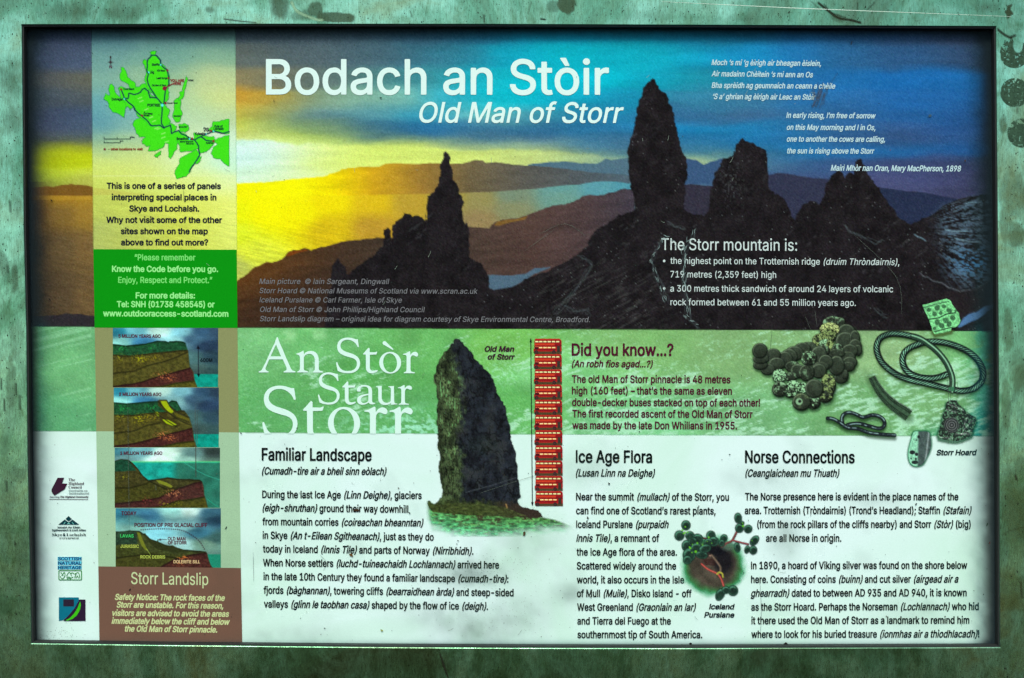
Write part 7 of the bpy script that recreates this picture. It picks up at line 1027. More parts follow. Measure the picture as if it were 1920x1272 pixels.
L_.poly([[(180.6, 809), (447.8, 811.2), (451.8, 1066), (184.6, 1063)]], (166, 204, 164), .95)
L_.object("column_tint", panel, 3, mat=M_PRINT_A)
L_ = Lettering()
L_.poly([[(175.3, 467.6), (444.0, 468.6), (445.4, 615.2), (177.7, 614.6)]], (6, 148, 14))
L_.object("green_notice_box", panel, 5, mat=M_PRINT)
L_ = Lettering()
L_.poly([[(184.6, 1062.2), (451.7, 1065.3), (454.6, 1222), (187.0, 1222)]], (116, 86, 70))
L_.object("brown_notice_box", panel, 5, mat=M_PRINT)

# ---------------- serif lettering ----------------
def arcp(cx, cy, rx, ry, n=40, rot=0, rev=False):
    r = math.radians(rot); o = []
    for i in range(n):
        t = 2 * math.pi * i / n; x, y = rx * math.cos(t), ry * math.sin(t)
        o.append((cx + x * math.cos(r) - y * math.sin(r), cy + x * math.sin(r) + y * math.cos(r)))
    return o
SER = {}
SER['A'] = (12.0, 480, 625, [[(478,88),(495,98),(540,235),(600,360),(665,520),(745,700),(790,800),(825,840),(890,860),(888,884),(625,884),(622,860),(660,848),(688,825),(690,785),(655,700),(605,590),(300,590),(240,730),(215,790),(220,820),(245,845),(285,862),(282,884),(65,884),(62,862),(120,840),(150,790),(215,665),(265,555),(330,405),(420,225),(465,100)], [(452,255),(330,522),(565,522)]])
SER['n'] = (12.0, 480, 625, [[(1072,395),(1082,480),(1110,440),(1145,420),(1180,407),(1220,401),(1260,402),(1300,411),(1335,430),(1365,455),(1388,490),(1402,525),(1411,570),(1415,660),(1415,800),(1422,825),(1445,845),(1500,855),(1500,886),(1285,886),(1285,862),(1310,845),(1322,820),(1325,780),(1325,600),(1318,555),(1302,520),(1280,492),(1250,474),(1215,467),(1180,468),(1140,480),(1108,500),(1085,530),(1078,560),(1078,790),(1082,820),(1098,840),(1170,857),(1170,884),(930,884),(930,862),(968,847),(984,825),(990,800),(990,560),(985,525),(972,502),(950,490),(905,470),(905,462),(980,440),(1060,395)]])
SER['S'] = (11.294, 625, 620, [[(520,185),(530,260),(542,340),(535,355),(515,348),(500,315),(480,285),(455,258),(430,237),(400,218),(370,206),(335,198),(300,197),(265,200),(230,211),(202,227),(180,248),(163,274),(155,302),(152,330),(158,358),(169,381),(187,402),(212,422),(245,440),(285,456),(335,471),(385,487),(430,505),(472,528),(507,553),(533,582),(552,615),(563,650),(568,690),(565,730),(555,770),(537,807),(510,840),(478,866),(440,886),(397,899),(350,905),(295,906),(240,900),(192,891),(150,880),(95,855),(88,830),(78,790),(68,740),(60,690),(66,670),(85,672),(96,700),(110,738),(128,772),(150,802),(180,827),(215,845),(255,855),(300,859),(345,857),(388,850),(424,836),(455,813),(478,785),(493,753),(500,718),(500,682),(493,655),(480,632),(458,610),(430,594),(395,580),(350,569),(295,553),(240,535),(192,514),(150,490),(122,463),(100,430),(88,393),(82,352),(84,310),(95,270),(114,234),(141,204),(173,181),(210,165),(258,153),(310,149),(355,152),(400,160),(440,173),(480,186)]])
SER['t'] = (11.294, 625, 620, [[(755,368),(770,385),(770,460),(880,462),(912,452),(925,442),(930,458),(912,508),(775,513),(775,780),(780,812),(792,836),(812,848),(835,852),(880,848),(918,838),(940,838),(938,858),(915,880),(880,894),(850,904),(818,908),(785,905),(755,895),(730,878),(710,855),(698,830),(692,800),(688,511),(635,507),(632,490),(680,440),(740,370)]])
SER['o'] = (11.294, 625, 620, [arcp(1205,682,232,230), arcp(1203,684,146,200,40,-6)])
SER['`'] = (11.294, 625, 620, [[(1043,262),(1047,246),(1058,233),(1074,227),(1092,227),(1108,235),(1122,247),(1272,392),(1276,402),(1262,410),(1250,408),(1065,300),(1048,282)]])
SER['r'] = (11.294, 625, 620, [[(1612,438),(1628,448),(1634,520),(1650,495),(1672,472),(1698,457),(1725,450),(1755,455),(1780,471),(1796,496),(1797,520),(1788,541),(1770,553),(1748,549),(1720,535),(1690,524),(1668,530),(1650,548),(1638,575),(1635,610),(1635,830),(1641,858),(1662,873),(1725,885),(1725,905),(1495,905),(1495,886),(1530,874),(1546,858),(1550,830),(1552,570),(1549,540),(1538,524),(1520,517),(1475,514),(1475,498),(1540,480)]])
SER['a'] = (10.105, 590, 690, [[(805,445),(802,425),(806,400),(818,376),(838,354),(865,338),(900,328),(940,324),(980,327),(1018,336),(1048,352),(1071,375),(1083,402),(1088,440),(1088,620),(1092,645),(1108,660),(1145,664),(1148,674),(1128,686),(1098,693),(1065,690),(1040,678),(1020,657),(1000,672),(975,687),(945,696),(910,700),(878,697),(850,688),(828,672),(812,648),(805,618),(806,590),(816,566),(834,545),(862,526),(900,511),(945,500),(1018,490),(1020,430),(1015,398),(1002,376),(980,362),(950,356),(922,356),(896,364),(878,380),(870,398),(872,420),(878,442),(860,450),(830,450)], [(1018,517),(970,526),(930,538),(900,556),(882,580),(876,608),(882,636),(900,656),(925,666),(955,665),(988,652),(1016,628)]])
SER['u'] = (10.105, 590, 690, [[(1165,350),(1272,343),(1272,560),(1276,592),(1288,622),(1308,645),(1338,660),(1370,664),(1400,657),(1425,645),(1441,628),(1445,410),(1440,385),(1425,370),(1395,362),(1395,350),(1503,343),(1508,640),(1516,664),(1535,675),(1568,680),(1568,690),(1450,702),(1442,664),(1420,684),(1385,700),(1340,707),(1300,703),(1262,688),(1235,665),(1215,630),(1206,590),(1205,410),(1201,385),(1190,370),(1165,362)]])
def serif(words, col=(216, 252, 234), clip=None):
    """words: (glyph, bbox or None) ; bbox in picture pixels"""
    Lq = Lettering()
    for g, bb in words:
        sc, ox, oy, loops = SER[g]
        lp = [np.array([(ox + p[0] / sc, oy + p[1] / sc) for p in l]) for l in loops]
        if bb is not None:
            A = np.vstack(lp); lo, hi = A.min(0), A.max(0)
            lp = [(l - lo) / (hi - lo) * np.array([bb[2] - bb[0], bb[3] - bb[1]]) + np.array(bb[:2]) for l in lp]
        if clip:
            lp2 = []
            for l in lp:
                q = []
                for a, b in zip(l, np.roll(l, -1, 0)):
                    if a[1] <= clip: q.append(a)
                    if (a[1] <= clip) != (b[1] <= clip): q.append(a + (b - a) * (clip - a[1]) / (b[1] - a[1]))
                if len(q) > 2: lp2.append(np.array(q))
            lp = lp2
        Lq.poly(lp, col)
    return Lq
serif([('A', None), ('n', None)]).object("place_name_lettering", panel, 5)
serif([('S', None), ('t', None), ('o', None), ('`', None), ('r', None)]).object("place_name_lettering", panel, 5)
serif([('S', (596.3, 698.4, 637, 758.9)), ('t', (642, 715.5, 667.2, 759.2)), ('a', (669.2, 722, 703.8, 759.3)), ('u', (705.3, 724, 745.2, 759.9)), ('r', (746.2, 722.2, 772.6, 759.1))]).object("place_name_lettering", panel, 5)
serif([('S', (492, 723.3, 558, 822.5)), ('t', (568.3, 752.3, 608.3, 822.5)), ('o', (615, 763.2, 675.5, 824)), ('r', (683.5, 762.5, 726.6, 822)), ('r', (730.5, 762.8, 773.8, 822))], clip=813.6).object("place_name_lettering", panel, 5)

# ---------------- the sheet below the band ----------------
# (bare laminate) ------- pictures on it
def rock():
    c = Canvas(796, 632, 1082, 1006, 1.5)
    X, Y = c.X, c.Y
    up = zc([(410,98),(385,125),(385,155),(350,165),(345,195),(320,225),(290,245),(265,265),(240,310),(215,345),(200,400),(180,450),(160,520),(152,575),(170,640),(180,720),(190,800),(195,870),(180,940),(190,1050),(200,1150),(202,1210)], 6.361, 790, 620)
    lo = zc([(262,60),(268,100),(262,200),(285,280),(275,380),(270,480),(290,560),(310,640),(320,720),(310,780),(270,820),(235,855),(200,855),(165,820),(145,822),(140,860),(200,960),(500,985),(900,1005),(1200,1010),(1400,1025),(1520,1015),(1490,975),(1450,935),(1380,925),(1300,900),(1240,880),(1210,830),(1215,800),(1250,765),(1235,720),(1225,600),(1210,500),(1205,380),(1190,280),(1160,180),(1130,100),(1122,20)], 6.36, 780, 810)
    up2 = zc([(1058,1180),(1050,1120),(1030,1050),(1010,980),(1010,930),(980,890),(960,840),(920,770),(890,700),(870,630),(860,590),(830,560),(790,490),(740,445),(720,410),(680,370),(640,345),(625,300),(600,260),(560,225),(530,190),(500,140),(450,102)], 6.361, 790, 620)
    # grass foot first
    gy = np.interp(X, [796, 802, 815, 840, 870, 920, 980, 1020, 1040, 1060, 1082], [938, 938, 945, 950, 957, 962, 968, 970, 974, 981, 988])
    gb = np.interp(X, [796, 810, 840, 880, 920, 960, 1000, 1040, 1082], [972, 992, 1004, 1010, 1012, 1008, 1000, 996, 994])
    n = fbm(X / 7, Y / 3.5, 501, 4); n2 = fbm(X / 16, Y / 7, 511, 3)
    al = smooth(-1, 3, Y - gy) * smooth(gb + 6 + 14 * (n2 - .5), gb - 26 + 14 * (n2 - .5), Y) * smooth(797, 812, X) * smooth(1080, 1046, X)
    t = np.clip((Y - gy) / (gb - gy + 1), 0, 1)[..., None]
    g = np.array([70, 112, 50]) * (1 - t) + np.array([96, 220, 156]) * t
    g = g * (1 + (n - .5)[..., None] * 1.3)
    bro = smooth(.52, .64, fbm(X / 12, Y / 2.6, 520, 3))[..., None] * (1 - t) ** 1.0
    g = g * (1 - bro) + np.array([62, 44, 34]) * bro
    lt = smooth(.60, .72, fbm(X / 5, Y / 3, 530, 3))[..., None]
    g = g * (1 - lt * .6) + np.array([130, 215, 120]) * lt * .6
    c.put(al, g)
    m = c.mask(rugged(up + lo + up2, 2.0, 3, True, 4))
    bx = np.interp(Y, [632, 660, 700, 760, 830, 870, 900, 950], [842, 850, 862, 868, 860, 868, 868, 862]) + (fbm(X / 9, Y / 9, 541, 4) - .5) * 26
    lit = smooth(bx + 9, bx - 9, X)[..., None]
    rid = lambda q: 1 - np.abs(2 * q - 1)
    u, v = rotc(X, Y, 4, 2.6, 13)
    r1 = rid(fbm(u, v, 561, 4)); r2 = rid(fbm(X / 5, Y / 6, 571, 5)); lump = fbm(X / 14, Y / 18, 577, 4)
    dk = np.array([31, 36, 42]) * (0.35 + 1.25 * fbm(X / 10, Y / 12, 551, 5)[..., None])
    gr = smooth(.48, .72, fbm(X / 20, Y / 24, 556, 5))[..., None]
    dk = dk * (1 - gr * .5) + np.array([60, 64, 62]) * gr * .5
    crk = smooth(.90, .99, rid(fbm(X / 12, Y / 20, 559, 4)))[..., None]
    dk = dk * (1 - crk * .55)
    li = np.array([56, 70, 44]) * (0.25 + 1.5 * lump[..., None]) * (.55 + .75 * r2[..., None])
    crv = smooth(.86, .98, r1)[..., None]
    li = li * (1 - crv * .65)
    u, v = rotc(X, Y, -3, 1.7, 8)
    fleck = smooth(.60, .74, fbm(u, v, 581, 3))[..., None] * smooth(.42, .6, lump)[..., None] * smooth(940, 780, Y)[..., None]
    li = li * (1 - fleck * .75) + np.array([120, 184, 112]) * fleck * .75
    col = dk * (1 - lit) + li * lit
    foot = smooth(944, 950, Y)[..., None]
    fg = smooth(905, 960, X)[..., None]
    ft = np.array([58, 70, 34]) * (1 - fg) * (.4 + 1.2 * fbm(X / 4, Y / 3, 595, 4)[..., None]) + np.array([54, 44, 36]) * fg
    fh = smooth(940 - 6, 950, Y + (fbm(X / 6, Y / 6, 596, 3) - .5) * 16)[..., None]
    col = col * (1 - fh) + ft * fh
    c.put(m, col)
    c.put(c.mask(zc([(510,850),(800,860),(1060,900),(1330,1005),(1100,1010),(700,960),(400,930),(250,880)], 6.36, 780, 810)), np.array([66, 76, 38]) * (.35 + 1.3 * fbm(X / 6, Y / 3, 591, 4)[..., None]), .75)
    c.fill(zc([(1065, 860), (1080, 855), (1095, 905), (1080, 915)], 6.36, 780, 810), (150, 120, 70))
    c.stroke(zc([(600, 720), (900, 640), (1200, 545)], 6.36, 780, 810), 1.4, (110, 120, 125), .5)
    c.grain(5, 6)
    return c.object("rock_pinnacle_picture", panel, 6)
rock()

def buses():
    c = Canvas(0, 0, 53, 29.5, .75)
    X, Y = c.X, c.Y
    q = lambda pts: [((p[0] - 255) / 16.96, (p[1] - 165) / 16.96) for p in pts]
    body = q([(330,170),(1060,170),(1110,190),(1140,230),(1152,300),(1152,640),(1150,652),(290,652),(262,600),(255,520),(285,470),(285,250),(300,190)])
    c.fill(body, (176, 30, 28))
    c.put(c.mask(body) * smooth(23.5, 25.5, Y), (78, 70, 42))
    c.fill(q([(330,170),(1060,170),(1110,190),(1120,205),(310,205)]), (190, 52, 36))
    c.fill(q([(300,235),(1110,235),(1120,300),(300,305)]), (96, 6, 22))
    c.fill(q([(300,325),(930,325),(930,385),(300,385)]), (206, 62, 36))
    c.fill(q([(930,325),(1148,325),(1148,390),(930,390)]), (140, 24, 30))
    c.fill(q([(290,395),(1150,395),(1150,415),(290,415)]), (60, 4, 22))
    for x in (312, 440, 572, 706, 842, 976):
        c.fill(q([(x,250),(x + 98,250),(x + 104,286),(x - 6,286)]), (255, 245, 170)); 
    for x in (432, 568, 702, 842):
        c.fill(q([(x - 4,434),(x + 112,434),(x + 112,480),(x - 4,480)]), (226, 108, 40)); c.fill(q([(x,440),(x + 106,440),(x + 106,472),(x,472)]), (255, 246, 170))
    for x in (318, 382): c.fill(q([(x,412),(x + 34,412),(x + 34,436),(x,436)]), (235, 130, 90))
    c.fill(q([(300,440),(415,440),(420,520),(290,520)]), (70, 22, 30))
    c.fill(q([(1000,405),(1100,405),(1105,600),(1005,600)]), (58, 52, 44))
    c.fill(q([(430,500),(960,490),(980,530),(830,540),(640,545),(430,540)]), (132, 22, 30))
    for cx in (345, 905):
        m, _, _ = c.ell((cx - 255) / 16.96, (600 - 165) / 16.96, 3.6, 3.6); c.put(m, (48, 44, 42))
        m, _, _ = c.ell((cx - 255) / 16.96, (604 - 165) / 16.96, 1.5, 1.5); c.put(m, (92, 40, 44))
    c.grain(6, 8)
    # place: pictures share one mesh
    x0, _, z0 = local(0.0, 0.0)
    first = None
    for i in range(11):
        px = 1000.2 + i * .24; py = 634.9 + 28.52 * i
        if first is None:
            o = c.object("bus_picture", panel, 6); first = o
        else:
            o = bpy.data.objects.new("bus_picture", first.data); COL.objects.link(o); o.parent = panel
        x, _, z = local(px, py); o.location = (x - x0, 0, z - z0)
buses()
A_ = Lettering()
A_.poly([[(994.4, 640), (996.0, 640), (999.0, 944), (997.4, 944)]], (20, 20, 30))
A_.poly([[(995.0, 633.5), (997.3, 641.5), (993.2, 641.5)]], (20, 20, 30)); A_.poly([[(998.2, 949.5), (995.8, 941.5), (1000.4, 941.5)]], (20, 20, 30))
A_.object("height_arrow", panel, 7)

def coins():
    c = Canvas(1402, 588, 1622, 776, 1.25)
    E_ = [(1040,160,118,80,.35),(1115,150,60,60,.3),(1190,265,100,95,0),(1180,360,112,100,0),(1285,330,55,90,0),(1290,420,70,80,0),(1322,465,42,60,0),(1230,470,90,70,0),(1200,540,92,60,0),(1230,600,80,60,0),(1210,650,75,52,0),(1130,775,76,62,.05),(1175,740,36,50,0),
      (1000,225,112,72,.95),(990,300,84,80,.7),(900,350,95,75,.7),(950,400,70,60,.6),(1005,430,50,80,.7),(1090,455,60,66,.45),(1080,500,90,50,.1),(1080,640,88,110,.02),(760,430,90,60,.1),(690,450,92,70,.05),(600,500,105,80,0),(540,540,95,90,0),(490,570,90,90,0),(360,520,82,75,0),(400,620,90,70,0),(300,680,80,60,0),(215,630,80,52,0),(222,562,90,52,0),(208,468,84,84,.05),
      (930,470,72,60,.3),(880,520,90,100,.03),(955,600,80,82,0),(900,650,92,50,0),(880,700,84,80,0),(580,650,82,60,.25),(640,700,80,80,.1),(740,720,86,92,.2),(560,765,72,50,.3),(765,555,86,80,.42),(430,755,76,74,.8),(985,860,82,130,.5),(950,965,86,92,.4),(690,890,62,62,.75),(590,880,84,70,.8),(555,925,78,75,.65),(435,905,86,85,.35),(815,1055,78,74,.45),(825,900,102,106,0),(680,1050,100,95,.12)]
    sh = np.zeros_like(c.X)
    for (x, y, rx, ry, t) in E_:
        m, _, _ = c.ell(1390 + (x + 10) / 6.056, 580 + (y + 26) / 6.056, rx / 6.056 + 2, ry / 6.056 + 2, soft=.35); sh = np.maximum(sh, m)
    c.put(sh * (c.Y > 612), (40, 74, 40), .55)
    r = np.random.RandomState(5)
    for i, (x, y, rx, ry, t) in enumerate(E_):
        cx, cy, a, b = 1390 + x / 6.056, 580 + y / 6.056, rx / 6.056, ry / 6.056
        j0 = slice(max(0, int((cy - b - 3 - c.ys[0]) / c.st)), int((cy + b + 5 - c.ys[0]) / c.st)); i0 = slice(max(0, int((cx - a - 4 - c.xs[0]) / c.st)), int((cx + a + 5 - c.xs[0]) / c.st))
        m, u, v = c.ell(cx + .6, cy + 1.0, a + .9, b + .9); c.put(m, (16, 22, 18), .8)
        m, u, v = c.ell(cx, cy, a, b)
        rr = np.sqrt(u * u + v * v)
        d0 = 0
        n = fbm(c.X / 5.0 + i * 7, c.Y / 5.0, 600 + i, 3)
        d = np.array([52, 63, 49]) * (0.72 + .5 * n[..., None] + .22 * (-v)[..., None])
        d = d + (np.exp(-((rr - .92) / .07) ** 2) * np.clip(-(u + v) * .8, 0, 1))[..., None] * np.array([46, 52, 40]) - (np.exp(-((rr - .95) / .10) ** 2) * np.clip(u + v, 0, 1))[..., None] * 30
        rim = np.exp(-((rr - .88) / .07) ** 2)[..., None]; inn = np.exp(-((rr - .70) / .06) ** 2)[..., None]
        d = d + rim * 9 - inn * 5
        br = np.array([165, 222, 165] if t != .95 else [196, 216, 136]); 
        if t in (.5, .7, .4, .12): br = np.array([146, 172, 104])
        k = smooth(.62 - .42 * t, .80 - .42 * t, n * .75 + .25 * (.5 - .5 * v))[..., None] * min(1, t * 2.2)
        d = d * (1 - k) + br * k
        dd = smooth(.60, .70, fbm(c.X / 2.0, c.Y / 2.0, 650 + i, 2))[..., None] * min(1, t * 1.5); d = d * (1 - dd * .8); e2 = smooth(.84, .98, 1 - np.abs(2 * fbm(c.X / 3.4, c.Y / 3.4, 690 + i, 3) - 1))[..., None] * min(1, t * 1.6); d = d * (1 - e2 * .7)
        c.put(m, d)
    m, _, _ = c.ell(1390 + 655 / 6.056, 580 + 1050 / 6.056, 6.5, 6.5); c.put(m, (150, 200, 150), .85)
    m, _, _ = c.ell(1390 + 662 / 6.056, 580 + 1046 / 6.056, 3, 3); c.put(m, (30, 34, 30))
    c.grain(5, 12)
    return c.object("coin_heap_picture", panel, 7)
coins()

def rope(c, pts, w, plain=False, seed=1, pitch=6.4):
    P = curve(pts, 6)
    d, s, side = c.dist(P)
    m = np.clip((w / 2 - d) / c.st + .5, 0, 1)
    v = side / (w / 2)
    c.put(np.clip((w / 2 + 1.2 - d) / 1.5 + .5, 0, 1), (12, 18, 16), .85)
    if plain:
        base = np.array([40, 66, 50]) + 150 * np.exp(-((v + .25) / .28) ** 2)[..., None] * np.array([.75, 1.0, .8])
    else:
        tw = np.sin((s + v * w * .75) * 2 * math.pi / pitch)
        lum = smooth(.0, .6, tw) * np.clip(1 - (v + .15) ** 2 * 1.3, 0.0, 1)
        lum = lum * (.55 + .65 * fbm(s / 14, s * 0, seed, 2))
        base = np.array([18, 26, 26])[None, None] + lum[..., None] * np.array([130, 196, 152])
    c.put(m, base)

def silver():
    c = Canvas(1628, 606, 1858, 746, 1.0)
    q = lambda pts: zc(pts, 6.056, 1620, 550)
    inner = q([(930,922),(850,952),(760,965),(640,955),(540,920),(470,860),(437,770),(455,680),(520,620),(600,585),(680,560),(760,550),(850,553),(960,572),(1100,622),(1220,692),(1310,790),(1350,900),(1325,1010),(1240,1082),(1120,1108),(1000,1092),(870,1062),(700,1022),(530,985),(400,938),(290,868),(200,780),(152,680),(145,590),(190,505),(300,462),(450,470),(600,505)])
    P = curve(inner, 5)
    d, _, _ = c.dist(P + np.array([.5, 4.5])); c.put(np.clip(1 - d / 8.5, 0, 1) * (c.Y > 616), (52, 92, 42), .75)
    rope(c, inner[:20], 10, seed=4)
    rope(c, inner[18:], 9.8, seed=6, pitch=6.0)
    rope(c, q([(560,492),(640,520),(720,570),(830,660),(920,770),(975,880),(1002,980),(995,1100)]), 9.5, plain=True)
    c.fill(q([(955,1068),(1025,1062),(1022,1112),(958,1114)]), (60, 120, 84))
    c.grain(5, 14)
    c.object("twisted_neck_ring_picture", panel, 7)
    # hacked strip
    c = Canvas(1620, 700, 1716, 796, 1.0)
    q = lambda pts: zc(pts, 5.647, 1530, 690)
    mid = curve(q([(590, 95), (640, 190), (720, 300), (830, 400), (920, 460), (985, 505)]), 6)
    w = np.interp(c.dist(mid)[1], [0, 90], [13.5, 23])
    d, s, side = c.dist(mid); v = side / (w / 2)
    inside = np.clip((w / 2 - d) + .5, 0, 1) * (s > .3) * (s < s.max() - .3)
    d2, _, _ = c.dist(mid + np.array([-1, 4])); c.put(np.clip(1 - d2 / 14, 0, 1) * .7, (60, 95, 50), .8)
    col = np.array([58, 84, 62])[None, None] * (0.8 + .5 * fbm(c.X / 3, c.Y / 3, 701, 3)[..., None])
    dots = (np.abs(np.abs(v) - .72) < .2) * (np.sin(s * 2 * math.pi / 2.9) > 0)
    col = col * (1 - dots[..., None] * .75)
    col = col * (1 - (np.abs(np.abs(v) - .38) < .09)[..., None] * .5) + (np.abs(v + .95) < .1)[..., None] * 60
    c.put(inside, col); c.grain(5, 3)
    c.object("silver_strip_picture", panel, 7)
    # bent rods
    c = Canvas(1544, 764, 1684, 830, 1.0)
    loop = q([(280,590),(272,535),(295,490),(350,472),(420,490),(480,520),(520,520),(590,500),(660,510),(710,545),(725,590),(705,630),(655,640),(560,615),(460,590),(380,592),(330,605)])
    rod = q([(122,533),(175,540),(240,572),(330,632),(430,642),(500,665),(570,688),(680,702),(830,712)])
    for P_ in (loop, rod):
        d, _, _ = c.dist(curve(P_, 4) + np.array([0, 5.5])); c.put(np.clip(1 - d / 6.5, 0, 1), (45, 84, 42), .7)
    for P_ in (loop, rod):
        P2 = curve(P_, 5); d, s, side = c.dist(P2); v = side / 2.9
        c.put(np.clip(3.6 - d + .5, 0, 1), (12, 18, 18))
        hi = np.exp(-((v + .2) / .33) ** 2) * smooth(.3, .6, fbm(s / 7, s * 0 + 2, 705, 3))
        c.put(np.clip(2.9 - d + .5, 0, 1), np.array([32, 40, 44])[None, None] + hi[..., None] * np.array([110, 140, 130]))
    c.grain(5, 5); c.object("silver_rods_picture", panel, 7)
    # ingot
    c = Canvas(1696, 804, 1752, 884, 1.0)
    out = curve(q([(1032,682),(1100,672),(1190,680),(1212,750),(1216,830),(1195,900),(1170,950),(1130,1020),(1062,1042),(1005,1018),(978,950),(982,860),(1008,760)]), 5, True)
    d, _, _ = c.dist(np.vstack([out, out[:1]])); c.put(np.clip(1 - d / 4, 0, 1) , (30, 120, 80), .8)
    m = c.mask(out)
    n = fbm(c.X / 3, c.Y / 4, 711, 3)
    left = smooth(1724, 1719, c.X - (c.Y - 810) * -.02)[..., None]
    col = np.array([150, 222, 182]) * left + np.array([74, 92, 88]) * (1 - left)
    col = col * (.72 + .5 * n[..., None]); col += np.exp(-((c.X - 1738 + (c.Y - 840) * .12) / 1.6) ** 2)[..., None] * 70
    c.put(m, col)
    for (x, y, rx, ry) in ((1018,895,30,22),(1085,730,14,16),(1060,765,8,8),(1045,1000,34,20),(1062,915,18,18),(1055,965,10,14),(1005,960,8,10)):
        mm, _, _ = c.ell(1530 + x / 5.647, 690 + y / 5.647, rx / 5.647, ry / 5.647); c.put(mm, (24, 26, 30), .9)
    c.grain(6, 6); c.object("silver_ingot_picture", panel, 7)
    # brooch end
    c = Canvas(1752, 744, 1834, 834, 1.0)
    out = rugged(q([(1385,360),(1430,342),(1480,345),(1500,385),(1560,430),(1610,480),(1680,520),(1692,560),(1665,640),(1640,720),(1540,765),(1440,775),(1300,748),(1288,715),(1320,600),(1340,500),(1372,420)]), 1.2, 2, True)
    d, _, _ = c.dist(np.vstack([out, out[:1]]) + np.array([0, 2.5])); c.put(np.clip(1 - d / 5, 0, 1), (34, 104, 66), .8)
    m = c.mask(out)
    n = fbm(c.X / 2.4, c.Y / 2.4, 721, 3); k = smooth(.48, .66, n)[..., None]
    col = np.array([34, 44, 38]) * (1 - k) + np.array([96, 140, 108]) * k
    r = np.hypot(c.X - (1530 + 1435 / 5.647), c.Y - (690 + 605 / 5.647))
    ring = (np.sin(r * 2 * math.pi / 4.2) * .5 + .5)[..., None] * smooth(15, 13, r)[..., None]
    inn = smooth(15, 13, r)[..., None]; col = col * (1 - inn) + (np.array([30, 36, 34]) + ring * 75) * inn
    for i, (a, b) in enumerate((((1390,380),(1560,450)), ((1380,440),(1480,470)), ((1560,660),(1650,560)), ((1540,700),(1640,660)), ((1310,735),(1440,745)), ((1480,700),(1620,700)), ((1600,520),(1560,620)))):
        dd, _, _ = c.dist(np.array(q([a, b]))); col = col + (np.exp(-(dd / 1.0) ** 2) * (np.sin(c.X * 2.2) > -.4))[..., None] * 100
    c.put(m, col); c.grain(6, 7); c.object("brooch_fragment_picture", panel, 7)
    # stamped plate
    c = Canvas(1724, 556, 1808, 634, 1.0)
    q = lambda pts: zc(pts, 6.056, 1620, 550)
    out = rugged(q([(663,135),(930,62),(975,78),(1000,130),(1045,185),(1078,230),(1095,310),(1062,372),(990,400),(980,432),(800,468),(770,400),(735,300),(690,205)]), 1.0, 2, True)
    d, _, _ = c.dist(np.vstack([out, out[:1]]) + np.array([1, 3])); c.put(np.clip(1 - d / 5, 0, 1) * (c.Y > 619), (80, 104, 50), .8)
    m = c.mask(out); n = fbm(c.X / 2.6, c.Y / 2.6, 731, 3)
    col = np.array([128, 218, 142]) * (.62 + .72 * n[..., None]); c.put(m, col)
    c.stroke(q([(735,298),(850,280),(935,238),(1035,222)]), 1.9, (24, 40, 30)); c.stroke(q([(672,165),(800,130),(960,92)]), 1.2, (40, 66, 50))
    c.stroke(q([(800,440),(900,410),(1000,388)]), 1.6, (24, 36, 30))
    for (x, y, rx, ry, ro) in ((735,190,26,24,0),(830,165,30,34,20),(905,150,26,22,30),(965,200,34,26,30),(800,235,30,24,40),(870,225,20,24,0),(830,330,30,34,30),(880,370,34,28,40),(925,310,34,30,40),(965,350,28,34,20),(1005,280,34,26,35),(1040,200,16,16,0),(800,400,20,18,0)):
        mm, u, v = c.ell(1620 + x / 6.056, 550 + y / 6.056, rx / 6.056, ry / 6.056, ro); rr = np.hypot(u, v)
        c.put(mm * (.55 + .45 * (np.sin(c.X * 2.0 + c.Y) > 0)), (34, 62, 42), .9)
    c.grain(6, 9); c.object("stamped_silver_plate_picture", panel, 7)
silver()

